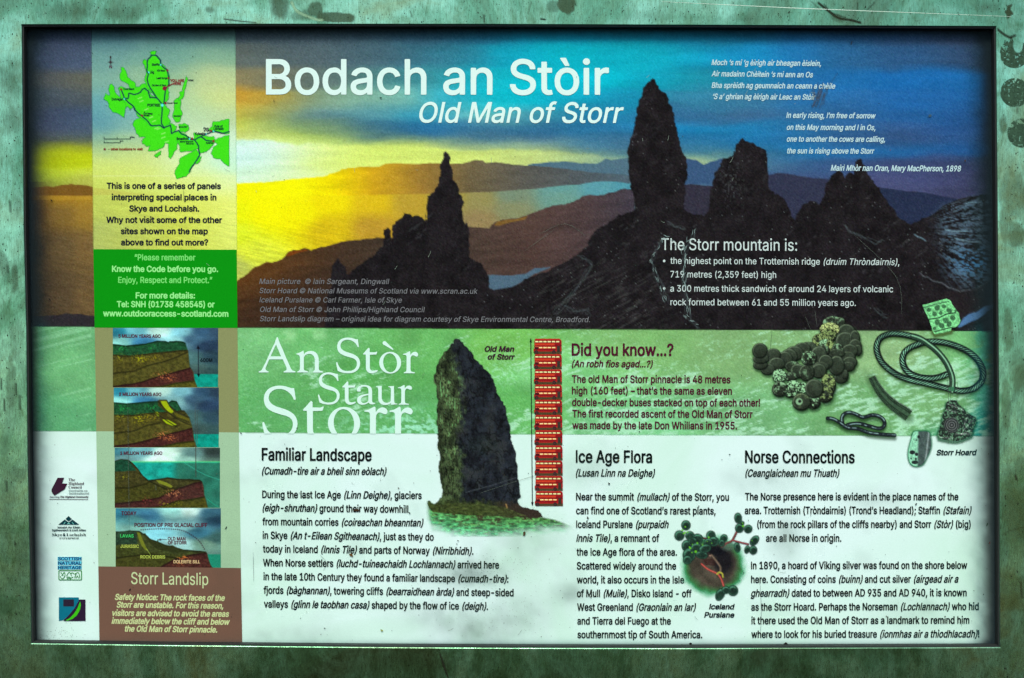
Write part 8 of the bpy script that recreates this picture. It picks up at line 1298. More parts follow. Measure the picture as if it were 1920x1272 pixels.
def purslane():
    c = Canvas(1262, 958, 1430, 1130, 1.25)
    q = lambda pts: zc(pts, 6.362, 1240, 940)
    E = lambda x, y, rx, ry, rot=0, soft=None: c.ell(1240 + x / 6.362, 940 + y / 6.362, rx / 6.362, ry / 6.362, rot, soft)
    n = fbm(c.X / 16, c.Y / 16, 801, 4)
    m, u, v = E(620, 770, 430, 400); r = np.hypot(u, v) + (n - .5) * .18
    c.put(smooth(.98, .72, r), (60, 190, 130), .75)
    c.put(smooth(.86, .70, r), (58, 120, 62), .9)
    c.put(smooth(.80, .55, r), np.array([78, 72, 60]) * (.6 + .8 * n[..., None]))
    m, u, v = E(740, 715, 100, 150, 0, 1.0); c.put(np.clip(m * 1.3, 0, 1), (18, 18, 24), .85)
    m, u, v = E(640, 590, 110, 60, 0, .8); c.put(m, (14, 16, 22), .9)
    m, u, v = E(800, 540, 80, 50, 0, .8); c.put(m, (86, 112, 96), .7)
    m, u, v = E(550, 690, 95, 60, 20, .9); c.put(m, (58, 30, 30), .35)
    for i in range(5): c.stroke(q([(500 + i * 8, 700 + i * 14), (640, 690 + i * 18)]), 1.5, (44, 16, 16), .7)
    def stem(P, w, a, b):
        c.stroke(curve(q(P), 5), w, a); c.stroke([(p[0] - .6, p[1] - .6) for p in curve(q(P), 5)], w * .35, b, .8)
    stem([(720, 540), (780, 500), (845, 465), (905, 350)], 4.2, (104, 58, 56), (150, 92, 84))
    stem([(850, 465), (940, 490), (1035, 512)], 3.4, (120, 62, 66), (176, 96, 96))
    stem([(480, 750), (560, 815), (665, 865), (715, 930), (742, 1010)], 3.6, (150, 56, 52), (226, 120, 100))
    stem([(600, 645), (660, 720), (705, 790), (700, 855)], 4.6, (84, 74, 62), (140, 116, 96))
    stem([(665, 870), (690, 850), (725, 862), (735, 905)], 3.2, (150, 150, 50), (215, 200, 90))
    stem([(450, 430), (560, 450)], 3.2, (96, 40, 52), (140, 70, 80))
    leaves = [(745,440,40,45,30),(720,500,34,40,0),(905,550,34,58,-10),(300,530,55,66,0),(330,640,72,80,0),(310,700,50,50,0),(430,450,66,60,0),(370,480,50,50,0),(415,560,66,60,0),(480,640,72,44,10),(590,405,52,52,-50),(620,480,62,56,0),(560,490,50,46,0),(520,565,72,48,-15),(340,410,52,50,0),(293,285,52,56,0),(215,408,56,57,0),
              (915,200,42,60,-5),(930,320,48,52,0),(1035,330,46,48,30),(965,260,22,22,0),(1110,468,42,66,40),(1095,582,45,50,0),(1022,575,28,46,15),(700,1112,48,74,25),(855,1066,58,60,0),(768,1058,44,42,0)]
    for i, (x, y, rx, ry, ro) in enumerate(leaves):
        m, u, v = E(x, y, rx + 6, ry + 6, ro); c.put(m, (10, 26, 22), .7)
        m, u, v = E(x, y, rx, ry, ro); rr = np.hypot(u, v)
        col = np.array([30, 52, 42])[None, None] * (.65 + .8 * fbm(c.X / 4, c.Y / 4, 811 + i, 3)[..., None])
        hl = np.exp(-((rr - .72) / .16) ** 2) * smooth(.2, -.8, v + u * .4)
        col = col + hl[..., None] * np.array([50, 84, 66]) + np.exp(-((rr - .9) / .1) ** 2)[..., None] * np.array([16, 34, 26])
        c.put(m, col)
    for i, (x, y, s_) in enumerate([(285,305,10),(250,345,11),(280,372,12),(312,368,9),(265,385,10),(428,500,12),(345,560,12),(410,602,16),(492,522,8),(565,432,12),(975,296,14),(335,548,9),(370,515,7),(365,612,8),(600,500,6),(545,480,6),(1080,470,6),(580,650,10),(970,262,7)]):
        m, _, _ = E(x, y, s_, s_); c.put(m, (110, 205, 40) if i != 17 else (180, 140, 120), .9)
    c.grain(5, 15)
    return c.object("iceland_purslane_picture", panel, 6)
purslane()

# ---------------- landslip diagrams ----------------
def diagram(k, x0, y0, x1, y1):
    c = Canvas(x0, y0, x1, y1, 1.25); X, Y = c.X, c.Y
    w, h = x1 - x0, y1 - y0
    u, v = (X - x0) / w, (Y - y0) / h
    n = fbm(X / 40, Y / 18, 901 + (k % 2), 4)
    base = idw(u * 100, v * 60, np.array([(5, 3, 40, 130, 150), (20, 2, 110, 190, 200), (45, 3, 190, 235, 220), (65, 4, 130, 200, 210), (85, 4, 50, 84, 110), (98, 4, 46, 70, 90), (5, 15, 140, 215, 205), (30, 15, 60, 130, 170), (60, 14, 150, 215, 215), (75, 12, 70, 110, 135), (90, 18, 38, 60, 84), (75, 30, 70, 110, 110), (95, 30, 44, 72, 84), (80, 42, 64, 92, 88), (98, 44, 52, 84, 84)], float), 26, 14)
    if k >= 2:
        base = idw(u * 100, v * 60, np.array([(5, 3, 60, 120, 130), (25, 3, 100, 160, 165), (50, 5, 190, 225, 205), (75, 6, 90, 130, 125), (95, 6, 50, 66, 62), (10, 12, 110, 160, 160), (45, 12, 200, 232, 214), (70, 12, 130, 175, 160), (95, 14, 76, 104, 92)] if k == 2 else [(5, 3, 50, 120, 140), (20, 12, 90, 160, 160), (30, 8, 60, 120, 150), (55, 4, 150, 215, 205), (70, 3, 205, 242, 230), (90, 5, 60, 110, 130), (98, 12, 38, 72, 92), (15, 22, 130, 190, 175), (40, 25, 130, 205, 215), (65, 18, 140, 205, 205), (80, 25, 60, 120, 140), (96, 30, 60, 100, 96), (60, 36, 160, 210, 205), (85, 36, 110, 150, 130)], float), 26, 12)
    c.rgb[:] = base * (1 + (n - .5)[..., None] * .7); c.a[:] = 1
    wob = (fbm(X / 30, Y / 60, 930 + k, 3) - .5) * .05
    def under(pts): return v + wob > np.interp(u, [p[0] for p in pts], [p[1] for p in pts])
    def paint(pts, xr, col, amp=.35, line=True, sd=0):
        f = np.interp(u, [p[0] for p in pts], [p[1] for p in pts])
        xe = np.interp(v, [p[1] for p in xr], [p[0] for p in xr])
        m = smooth(-.008, .012, v + wob * .5 - f) * smooth(.006, -.010, u - xe)
        nn = fbm(X / 4, Y / 3, 940 + sd, 3)
        cc = np.array(col, float) * (1 - amp + 2 * amp * nn[..., None])
        c.put(m, cc)
        if line: c.put(m * np.exp(-((v + wob * .5 - f - .01) / .018) ** 2), np.array(col) * .42, .85)
        return m
    sea = {0: .78, 1: .78, 2: .235, 3: .77}[k]
    def fleck(cx, cy, rx, ry, col, sd):
        m = smooth(.56, .70, fbm(X / 2.2, Y / 1.8, 960 + sd, 2)) * np.exp(-((u - cx) / rx) ** 2 - ((v - cy) / ry) ** 2)
        c.put(m, col, .85)
    if k in (0, 1):
        c.put(smooth(sea - .01, sea + .01, v), np.array([10, 150, 130]) * (.8 + .4 * fbm(X / 6, Y / 5, 970, 3)[..., None]))
        edge = [(.69, .25), (.715, .38), (.725, .55), (.73, .65), (.765, .75), (.775, .88), (.80, 1.0)] if k == 0 else [(.60, .22), (.63, .30), (.68, .40), (.72, .50), (.745, .65), (.755, .75), (.765, .88), (.79, 1.0)]
        topl = [(0, .275), (.12, .285), (.3, .26), (.42, .21), (.5, .215), (.53, .235), (.535, .22), (.6, .215), (.66, .23), (.70, .26)] if k == 0 else [(0, .245), (.12, .255), (.3, .235), (.42, .215), (.44, .20), (.50, .205), (.52, .24), (.55, .205), (.60, .22), (.66, .42), (.72, .5)]
        paint(topl, edge, (28, 78, 46), .4, True, 1)
        paint([(0, .455), (.2, .45), (.4, .41), (.6, .38), (.75, .37)], edge, (76, 72, 28), .4, True, 2)
        paint([(0, .755), (.2, .71), (.32, .62), (.5, .545), (.62, .47), (.72, .39)], edge, (80, 77, 30), .35, True, 3)
        paint([(0, .975), (.2, .93), (.38, .84), (.6, .73), (.78, .65)], edge, (70, 36, 31), .35, True, 4)
        paint([(0, 1.05), (.45, .985), (.6, .92), (.8, .885)], edge, (80, 78, 24), .35, True, 5)
        fleck(.25, .52, .07, .08, (190, 190, 20), 1); fleck(.35, .50, .12, .05, (150, 140, 20), 2); fleck(.06, .5, .06, .06, (150, 150, 30), 9)
        fleck(.48, .80, .08, .07, (235, 140, 80), 3); fleck(.54, .85, .06, .05, (230, 130, 70), 4); fleck(.36, .32, .05, .04, (30, 170, 70), 5); fleck(.08, .34, .06, .05, (30, 170, 70), 6)
        if k == 1:
            q = lambda P: [(x0 + a * w, y0 + b * h) for a, b in P]
            c.fill(rugged(q([(.40, .40), (.46, .42), (.55, .52), (.64, .62), (.60, .66), (.46, .62)]), 1, 2, True), (64, 58, 22))
            c.fill(rugged(q([(.43, .20), (.51, .205), (.53, .30), (.58, .38), (.72, .52), (.72, .60), (.60, .52), (.50, .40), (.42, .30)]), 1, 2, True), (60, 60, 24))
            c.fill(q([(.445, .225), (.50, .225), (.53, .32), (.57, .40), (.55, .43), (.50, .39), (.47, .31)]), (160, 180, 14))
            c.fill(q([(.57, .41), (.72, .52), (.72, .56), (.60, .49)]), (96, 92, 26))
            c.fill(q([(.385, .405), (.415, .405), (.44, .47), (.425, .485)]), (140, 160, 18))
            c.fill(q([(.46, .53), (.52, .54), (.60, .62), (.56, .64), (.50, .60)]), (160, 185, 16))
            for P_ in ([(.42, .22), (.50, .38), (.60, .52), (.73, .63)], [(.36, .36), (.46, .5), (.6, .66)], [(.53, .3), (.6, .4), (.72, .5)]):
                c.stroke(curve(q(P_), 5), 1.8, (34, 32, 18), .8)
            c.stroke(q([(.775, .3), (.785, 1)]), .9, (90, 90, 90), .6)
    if k == 2:
        c.put(smooth(sea - .01, sea + .01, v), np.array([24, 168, 150]) * (.75 + .5 * fbm(X / 10, Y / 7, 975, 4)[..., None]))
        c.put(smooth(.52, .62, u) * smooth(sea, sea + .03, v), np.array([40, 104, 84]) * (.8 + .5 * fbm(X / 14, Y / 12, 976, 3)[..., None]), .92)
        c.put(np.exp(-((v - sea) / .012) ** 2), (90, 220, 130), .8)
        c.stroke(zc([(780, 205), (900, 280), (1000, 330), (1120, 370)], 5.3, 200, 830), 1.2, (60, 190, 160), .7); c.stroke(zc([(1000, 560), (1060, 610), (1120, 645)], 5.3, 200, 830), 1.2, (40, 180, 140), .7)
        edge = [(.80, .52), (.83, .56), (.845, .66), (.85, .78), (.87, .9), (.885, 1.0)]
        paint([(0, .22), (.06, .185), (.13, .19), (.17, .24), (.22, .34), (.27, .46), (.32, .53), (.40, .515), (.5, .49), (.6, .52), (.8, .53), (.86, .56)], edge, (64, 62, 28), .4, True, 11)
        m = paint([(0, .23), (.06, .195), (.13, .2), (.20, .36), (.25, .5), (.3, 2)], [(.25, .2), (.25, .375), (.0, .40), (.0, 1)], (24, 70, 48), .4, False, 12)
        paint([(0, .66), (.15, .65), (.30, .58), (.33, .54), (.5, .68), (.6, .66)], edge, (66, 66, 24), .35, True, 13)
        paint([(0, .92), (.25, .88), (.42, .82), (.6, .68), (.75, .585), (.86, .55)], edge, (72, 38, 34), .35, True, 14)
        paint([(0, 1.1), (.45, .965), (.6, .88), (.9, .80)], edge, (72, 70, 22), .35, True, 15)
        c.fill(zc([(490, 375), (530, 375), (600, 400), (660, 435), (640, 450), (590, 430), (520, 405)], 5.3, 200, 830), (140, 150, 40), .85)
        fleck(.56, .76, .09, .06, (240, 160, 100), 13); fleck(.08, .48, .05, .05, (150, 150, 30), 14); fleck(.3, .88, .05, .05, (170, 60, 60), 15); fleck(.52, .93, .1, .05, (170, 170, 30), 17)
        c.stroke(zc([(884, 20), (890, 345)], 5.3, 200, 830), 1.1, (60, 50, 40), .9)
    if k == 3:
        c.put(smooth(.77, .78, v), (30, 140, 110))
        edge = [(.85, .70), (.87, .76), (.885, .86), (.90, .95), (.92, 1.0)]
        paint([(0, .385), (.09, .38), (.13, .365), (.23, .38), (.26, .42), (.30, .46), (.33, .52), (.38, .55), (.42, .58), (.47, .62), (.54, .64), (.62, .685), (.85, .72)], edge, (62, 70, 34), .4, True, 21)
        paint([(0, .395), (.13, .375), (.20, .39), (.24, .46), (.26, 2)], [(.2, .3), (.21, .6), (0, .62)], (40, 62, 44), .4, False, 22)
        paint([(0, .62), (.12, .60), (.30, .72), (.36, .74), (.6, .78), (.8, .9)], edge, (60, 66, 28), .4, False, 27)
        paint([(0, .82), (.2, .78), (.34, .76), (.55, .82), (.8, .90)], edge, (64, 66, 26), .35, True, 23)
        paint([(0, 1.2), (.42, .99), (.55, .86), (.7, .78), (.86, .74)], edge, (74, 40, 34), .4, True, 24)
        c.fill(zc([(300, 890), (330, 895), (375, 1000), (410, 1075), (385, 1070), (350, 1030), (320, 960)], 5.3, 200, 830), (118, 128, 36), .9)
        fleck(.64, .83, .06, .04, (240, 140, 60), 25); fleck(.6, .94, .05, .03, (230, 120, 60), 26)
        c.fill(rugged(zc([(365, 905), (385, 900), (400, 925), (425, 950), (470, 975), (495, 990), (505, 960), (515, 975), (515, 1000), (560, 1015), (600, 1035), (660, 1022), (680, 1035), (740, 1055), (780, 1075), (700, 1100), (500, 1060), (400, 960)], 5.3, 200, 830), .8, 3, True), (46, 52, 24), .9)
        for i in range(34):
            t = i / 33.; P = curve([(343, 868), (440, 861), (560, 858), (680, 862), (770, 880), (860, 930), (925, 985), (972, 1058)], 10)
            L = np.r_[0, np.cumsum(np.hypot(*np.diff(P, axis=0).T))]; x = np.interp(t * L[-1], L, P[:, 0]); y = np.interp(t * L[-1], L, P[:, 1])
            m, _, _ = c.ell(200 + x / 5.3, 830 + y / 5.3, 1.15, 1.15); c.put(m, (50, 26, 40))
        c.stroke(zc([(520, 965), (597, 965)], 5.3, 200, 830), 1.1, (50, 26, 40)); c.fill(zc([(510, 965), (540, 955), (540, 977)], 5.3, 200, 830), (50, 26, 40))
        c.stroke(zc([(398, 1058), (436, 1115)], 5.3, 200, 830), 1.0, (190, 220, 90))
    if k == 0:
        c.stroke(zc([(911, 285), (913, 545)], 5.3, 200, 600), 1.3, (10, 12, 24)); c.fill(zc([(909, 252), (928, 290), (892, 290)], 5.3, 200, 600), (10, 12, 24)); c.fill(zc([(914, 572), (932, 535), (896, 535)], 5.3, 200, 600), (10, 12, 24))
    c.grain(5, 20 + k)
    return c.object("landslip_diagram", panel, 4)
diagram(0, 211.8, 615.4, 409.2, 726.2); diagram(1, 213.6, 727.2, 410.4, 839.0); diagram(2, 215.2, 839.8, 412.6, 952.4); diagram(3, 217.0, 953.2, 414.2, 1064.6)

# ---------------- map ----------------
def island_map():
    c = Canvas(192, 92, 432, 338, 1.25)
    q = lambda pts: zc(pts, 4.542, 180, 70)
    G = (66, 226, 24); O = (30, 170, 60)
    polys = [[(460,130),(483,122),(515,122),(505,142),(500,155),(530,165),(545,190),(550,225),(580,245),(605,280),(620,320),(625,350),(625,400),(612,440),(625,470),(618,515),(600,545),(585,562),(600,598),(628,625),(610,670),(635,720),(600,765),(560,780),(480,770),(440,745),(400,700),(350,665),(340,610),(320,590),(290,620),(270,585),(250,600),(230,560),(215,520),(205,470),(190,440),(215,420),(260,440),(320,435),(370,425),(395,400),(415,395),(440,430),(455,470),(470,500),(500,505),(470,470),(440,430),(425,390),(418,350),(432,290),(420,250),(400,210),(412,188),(440,200),(470,150)],
      [(215,260),(240,265),(255,290),(265,315),(272,345),(300,370),(335,395),(345,425),(300,440),(280,400),(230,375),(205,345),(210,310),(222,290)],
      [(115,600),(100,545),(70,530),(82,480),(118,500),(110,440),(118,412),(138,402),(152,420),(160,470),(190,500),(215,530),(250,560),(250,600),(240,685),(200,655),(150,640)],
      [(370,690),(400,700),(440,745),(480,760),(540,750),(580,770),(620,740),(660,745),(687,760),(682,785),(655,815),(700,800),(740,820),(790,850),(830,880),(700,890),(690,950),(660,990),(638,1035),(620,1020),(620,910),(590,900),(570,940),(530,958),(445,970),(470,915),(430,930),(398,908),(400,870),(430,850),(370,850),(345,820),(335,780),(315,745),(330,710)],
      [(690,880),(830,870),(840,840),(835,815),(890,835),(930,845),(1000,845),(1015,880),(985,930),(940,975),(890,988),(870,950),(820,970),(720,978),(710,920)],
      [(665,545),(690,520),(722,540),(716,600),(735,660),(716,715),(678,720),(655,680),(670,620)], [(770,335),(780,350),(765,420),(750,480),(738,520),(715,540),(700,528),(722,495),(714,470),(740,460),(755,380)],
      [(705,745),(750,735),(785,750),(790,790),(760,812),(715,800)], [(855,960),(885,1000),(850,1060),(800,1150),(770,1185),(690,1207),(672,1160),(690,1110),(715,1080),(712,1045),(760,1008),(820,980)],
      [(505,1000),(555,970),(552,1000),(522,1025),(498,1010)], [(845,1075),(870,1030),(900,1018),(890,1050),(865,1078)], [(960,790),(995,760),(1000,720),(1050,722),(1085,710),(1134,700),(1134,818),(1090,822),(1040,802),(1000,812)],
      [(1012,880),(1040,862),(1100,842),(1134,836),(1134,1097),(1110,1085),(1060,1035),(1000,1025),(983,990),(1000,940),(1040,910)]]
    for i, p in enumerate(polys):
        P = rugged(q(p), 1.3, 3, True, 30 + i)
        m = c.mask(P); 
        d, _, _ = c.dist(np.vstack([P[::2], P[:1]])); c.put(np.clip(1.3 - d, 0, 1), O, .7); c.put(m, G)
    for (x, y) in ((375,518),(388,545),(430,615),(470,683),(495,715),(535,780),(575,820),(575,855),(605,890),(515,775)):
        c.stroke(q([(x - 14, y + 6), (x + 14, y - 5)]), 2.0, (170, 245, 130), .8)
    roads = [[(475,155),(448,185),(436,220),(435,290),(447,312),(436,360),(450,410),(480,460),(520,520),(565,575)], [(475,155),(520,160),(548,195),(552,235),(605,280),(622,350),(622,400),(590,460),(580,560),(565,575)], [(565,575),(562,660),(560,740),(580,775)],
      [(243,525),(272,525),(280,480),(330,490),(380,470),(395,445),(415,435),(445,460),(460,515),(520,520)], [(215,445),(243,525),(320,590),(330,620),(390,670),(440,715),(470,755),(540,750),(580,775),(635,750),(645,822),(705,795),(735,828),(770,840),(800,870),(840,875),(900,845),(960,820),(1010,800),(1080,820),(1134,805)], [(840,875),(875,930),(885,1000),(850,1060),(795,1145)], [(895,850),(940,880),(1000,885)]]
    for r_ in roads:
        c.stroke(rugged(q(r_), .8, 2, False, 5), 2.8, (30, 130, 110), .5); c.stroke(rugged(q(r_), .8, 2, False, 5), 1.7, (12, 22, 66))
    for (x, y, r_, k) in ((215,445,9,1),(608,283,9,1),(617,350,8,1),(393,668,9,1),(593,562,10,1),(818,866,10,1),(1001,886,10,1),(980,797,9,1),(585,437,18,1),(75,955,9,1),(243,527,7,0),(552,236,7,0),(450,300,7,0),(565,580,12,0),(797,867,7,0),(937,825,7,0),(1003,803,7,0)):
        m, _, _ = c.ell(180 + x / 4.542, 70 + y / 4.542, r_ / 4.542, r_ / 4.542); c.put(m, (136, 20, 50) if k else (90, 240, 240))
    c.stroke(q([(650, 400), (590, 432)]), 2.0, (136, 20, 50))
    K = (70, 60, 66)
    c.stroke(q([(125, 165), (125, 240)]), 1.2, K); c.fill(q([(125, 155), (132, 178), (118, 178)]), (60, 30, 40)); c.stroke(q([(103, 214), (148, 214)]), 1.0, K); m, _, _ = c.ell(180 + 125 / 4.542, 70 + 214 / 4.542, 2.6, 2.6); c.put(m, K, .8)
    K = (40, 70, 66)
    c.stroke(q([(70, 868), (293, 868)]), 1.2, K); c.stroke(q([(70, 900), (208, 900)]), 1.2, K)
    for x, a, b in ((70, 850, 868), (182, 850, 868), (293, 850, 868), (70, 884, 900), (208, 884, 900)): c.stroke(q([(x, a), (x, b)]), 1.0, K)
    c.grain(4, 33)
    return c.object("island_map", panel, 5)
island_map()
N_ = (14, 20, 44); R_ = (136, 16, 40)
def mt(s, x0, x1, y, cap, col=N_, st='B', it=False):
    T_ = Lettering()
    T_.line(s, 180 + x0 / 4.542, 180 + x1 / 4.542, 70 + y / 4.542, 70 + y / 4.542, cap / 4.542 * 1.12, st, col, it)
    T_.object('map_label', panel, 7)
mt("Staffin", 476, 545, 243, 16); mt("Kilt Rock", 522, 590, 293, 14); mt("Uig", 460, 496, 309, 18); mt("Lealt Gorge", 517, 608, 357, 14); mt("Old Man of Storr", 476, 600, 418, 13); mt("Coral Beach", 234, 326, 450, 14)
mt("Dunvegan", 135, 232, 539, 19); mt("PORTREE", 438, 546, 591, 20); mt("Sconser House", 608, 696, 567, 11); mt("Cul Beag", 406, 482, 658, 13); mt("House", 406, 456, 674, 13); mt("RAASAY", 664, 728, 680, 13); mt("SCALPAY", 706, 780, 772, 13); mt("RONA", 788, 832, 374, 12)
mt("Broadford", 688, 790, 876, 19); mt("Island Museum", 715, 830, 897, 12); mt("Mineral", 768, 832, 914, 11); mt("Kyleakin", 846, 936, 833, 19); mt("Kyle of", 1010, 1080, 769, 18); mt("Lochalsh", 1002, 1088, 790, 18); mt("Plock", 916, 960, 785, 15); mt("of Kyle", 918, 968, 803, 15); mt("Kylerhea", 938, 1000, 908, 14)
mt("YOU ARE", 633, 750, 381, 20, R_); mt("HERE", 655, 726, 407, 20, R_); mt("- other locations to visit", 106, 400, 963, 17, (140, 24, 20)); mt("N", 115, 138, 264, 20, (90, 60, 80), 'C'); mt("miles", 292, 330, 857, 10, (40, 60, 60)); mt("km", 206, 234, 890, 10, (40, 60, 60))

# ---------------- logos ----------------
Z8 = lambda pts: zc(pts, 4.242, 80, 880)
P_ = (58, 26, 48)
G_ = Lettering()
G_.poly([Z8([(120,68),(172,68),(155,112),(197,115),(175,160),(95,210),(72,180),(72,160)])], P_)
for s_, x1, y in (("The", 259, 94), ("Highland", 330, 124), ("Council", 312, 153)): G_.line(s_, 80 + 207 / 4.242, 80 + x1 / 4.242, 880 + y / 4.242, 880 + y / 4.242, 24 / 4.242, 'H', P_)
for s_, x1, y in (("Comhairle na", 357, 178), ("Gaidhealtachd", 369, 200)): G_.line(s_, 80 + 209 / 4.242, 80 + x1 / 4.242, 880 + y / 4.242, 880 + y / 4.242, 15 / 4.242, 'C', (142, 160, 156))
G_.line("Serving", 80 + 56 / 4.242, 80 + 135 / 4.242, 933.4, 933.4, 2.9, 'C', (110, 110, 120), True)
G_.line("The Highland Community", 80 + 138 / 4.242, 80 + 366 / 4.242, 933.4, 933.4, 3.1, 'B', P_, True)
G_.poly([Z8([(55,237),(363,239),(363,243),(55,241)])], P_)
G_.object("council_logo", panel, 6)
G_ = Lettering(); q8 = (14, 58, 66)
G_.poly([Z8([(208,372),(233,395),(208,415),(183,395)])], q8)
G_.poly([Z8([(125,441),(178,400),(203,420),(215,420),(238,400),(292,441)])], q8)
G_.poly([Z8([(160,434),(184,412),(208,436),(234,412),(258,434)])], (100, 190, 170)) if False else None
G_.object("enterprise_logo", panel, 6)
G_ = Lettering()
G_.poly([Z8([(166,438),(180,419),(184,419),(172,438)])], (120, 205, 190)); G_.poly([Z8([(196,438),(206,424),(210,424),(221,438),(214,438),(208,430),(203,438)])], (120, 205, 190)); G_.poly([Z8([(232,419),(236,419),(252,438),(246,438)])], (120, 205, 190))
for s_, a, b, y, cp, st in (("Iomairt An Eilein", 120, 300, 470, 15, 'B'), ("Sgitheanaich & Loch Aillse", 75, 345, 492, 15, 'B'), ("Skye & Lochalsh", 75, 346, 531, 24, 'H'), ("ENTERPRISE", 135, 291, 555, 14, 'H')):
    tx = s_.replace('&', 'and') if False else s_
    if st == 'H':
        for w_ in [tx]:
            parts = tx.split(' & ')
            if len(parts) == 2:
                G_.line(parts[0], 80 + 75 / 4.242, 80 + 157 / 4.242, 880 + y / 4.242, 880 + y / 4.242, cp / 4.242, 'H', (10, 40, 44)); G_.line('&', 80 + 163 / 4.242, 80 + 183 / 4.242, 880 + y / 4.242, 880 + y / 4.242, cp / 4.242 * .9, 'B', (10, 40, 44)); G_.line(parts[1], 80 + 190 / 4.242, 80 + 346 / 4.242, 880 + y / 4.242, 880 + y / 4.242, cp / 4.242, 'H', (10, 40, 44))
            else: G_.line(tx, 80 + a / 4.242, 80 + b / 4.242, 880 + y / 4.242, 880 + y / 4.242, cp / 4.242, 'H', (10, 40, 44))
    else: G_.line(tx, 80 + a / 4.242, 80 + b / 4.242, 880 + y / 4.242, 880 + y / 4.242, cp / 4.242, st, (30, 50, 56))
G_.object("enterprise_logo_lettering", panel, 7)
G_ = Lettering()
G_.poly([Z8([(120,697),(311,697),(311,726),(120,726)])], (96, 200, 224)); G_.poly([Z8([(120,731),(311,731),(311,761),(120,761)])], (96, 200, 224)); G_.poly([Z8([(120,767),(311,767),(311,797),(120,797)])], (96, 200, 224))
G_.object('heritage_logo', panel, 5)
G_ = Lettering(); b8 = (12, 50, 104)
for s_, y in (("SCOTTISH", 723), ("NATURAL", 758), ("HERITAGE", 794)): G_.line(s_, 80 + 124 / 4.242, 80 + 309 / 4.242, 880 + y / 4.242, 880 + y / 4.242, 24 / 4.242, 'B', b8)
g8 = (12, 130, 22)
G_.poly([Z8([(130,803),(308,803),(313,810),(313,875),(307,883),(132,883),(127,876),(127,810)]), Z8([(134,809),(306,809),(307,812),(307,873),(303,877),(136,877),(133,873),(133,812)])], g8)
def stroke8(pts, w=5.0):
    P = curve(pts, 4); Lf, Rt = [], []
    for i in range(len(P)):
        t = P[min(i + 1, len(P) - 1)] - P[max(i - 1, 0)]; t = t / (np.hypot(*t) + 1e-9); n = np.array([-t[1], t[0]]) * w / 2
        Lf.append(P[i] + n); Rt.append(P[i] - n)
    G_.poly([Z8(Lf + Rt[::-1])], g8)
for st_ in ([(140,850),(150,868),(165,868),(178,845),(176,820)], [(145,818),(158,836),(172,818)], [(150,845),(166,842)], [(190,852),(212,818),(232,850)], [(222,835),(236,822),(252,834)], [(190,862),(208,856),(226,864),(244,857)], [(192,872),(210,867),(228,874)], [(256,868),(262,840),(276,822),(290,830),(296,868)], [(268,866),(276,848),(286,866)], [(254,832),(266,828)]): stroke8(st_)
G_.object("heritage_logo", panel, 6)
G_ = Lettering()
G_.poly([Z8([(130,1019),(288,1019),(288,1045),(255,1105),(205,1165),(165,1200),(130,1206)])], (12, 112, 134))
G_.poly([Z8([(288,1036),(341,1036),(342,1207),(168,1207),(168,1200),(205,1165),(255,1105),(290,1045)])], (44, 28, 52))
G_.object("park_logo", panel, 6)
G_ = Lettering()
G_.poly([Z8([(166,1035),(250,1035),(250,1091),(166,1091)])], (44, 34, 52))
G_.poly([Z8([(300,1050),(306,1080),(298,1120),(275,1160),(240,1190),(205,1203),(182,1202),(215,1185),(250,1150),(278,1105),(292,1070)])], (62, 190, 24))
G_.object("park_logo", panel, 7)

# ---------------- lettering ----------------
def block(name, lines, cap, st, col, it=False, layer=6, label=None):
    if name == "diagram_lettering":
        for ln in lines: block("diagram_label", [ln], cap, st, col, it, layer)
        return
    if len(lines) > 1:      # a wide gap between two lines starts a new piece
        for i in range(1, len(lines)):
            if lines[i][3] - lines[i - 1][3] > 28 and name in ("notice_lettering", "paragraph_lettering"):
                block(name, lines[:i], cap, st, col, it, layer, label); block(name, lines[i:], cap, st, col, it, layer, label); return
    Lq = Lettering()
    for ln in lines:
        s_, a, b, y0, y1 = ln[:5]; cp = ln[5] if len(ln) > 5 else cap; st2 = ln[6] if len(ln) > 6 else st; it2 = ln[7] if len(ln) > 7 else it
        Lq.line(s_, a, b, y0, y1, cp, st2, col, it2)
    return Lq.object(name, panel, layer, label)
WH = (222, 250, 240)
block("title_lettering", [("Bodach an Stòir", 498.8, 1141.7, 176.6, 177.0)], 64, 'T', WH, label="large white title reading Bodach an Stòir")
block("subtitle_lettering", [("Old Man of Storr", 783, 1168.5, 229.8, 230.4)], 37.3, 'T', WH, True)
PW = (190, 222, 226)
block("poem_lettering", [("Moch ‘s mi ‘g èirigh air bheagan èislein,", 1334, 1539, 122.3, 124.2), ("Air madainn Chèitein ‘s mi ann an Os", 1334, 1524.3, 143.4, 145.6), ("Bha sprèidh ag geumnaich an ceann a chèile", 1334, 1566.3, 165.2, 166.8), ("‘S a’ ghrian ag èirigh air Leac an Stòir", 1335.3, 1528.7, 186.2, 187.4)], 9.9, 'C', PW, True)
block("poem_lettering", [("In early rising, I’m free of sorrow", 1474, 1641.7, 221.3, 222.4), ("on this May morning and I in Os,", 1474.3, 1641, 243.8, 244.6), ("one to another the cows are calling,", 1474.3, 1659, 265.8, 266.4), ("the sun is rising above the Storr", 1474.6, 1639, 288, 288.6)], 9.9, 'C', PW, True)
block("credit_lettering", [("Mairi Mhòr nan Oran, Mary MacPherson, 1898", 1557.3, 1801.7, 320.3, 321.8)], 10.4, 'C', PW, True)
block("introduction_lettering", [("This is one of a series of panels", 200.2, 414.3, 354, 354.6), ("interpreting special places in", 209.5, 406, 375.4, 375.8), ("Skye and Lochalsh.", 242.5, 373.8, 396.6, 396.8), ("Why not visit some of the other", 199.5, 416.7, 417.8, 418.2), ("sites shown on the map", 226.7, 390, 439, 439.2), ("above to find out more?", 227, 390.5, 460, 460.2)], 10.7, 'B', (24, 26, 44))
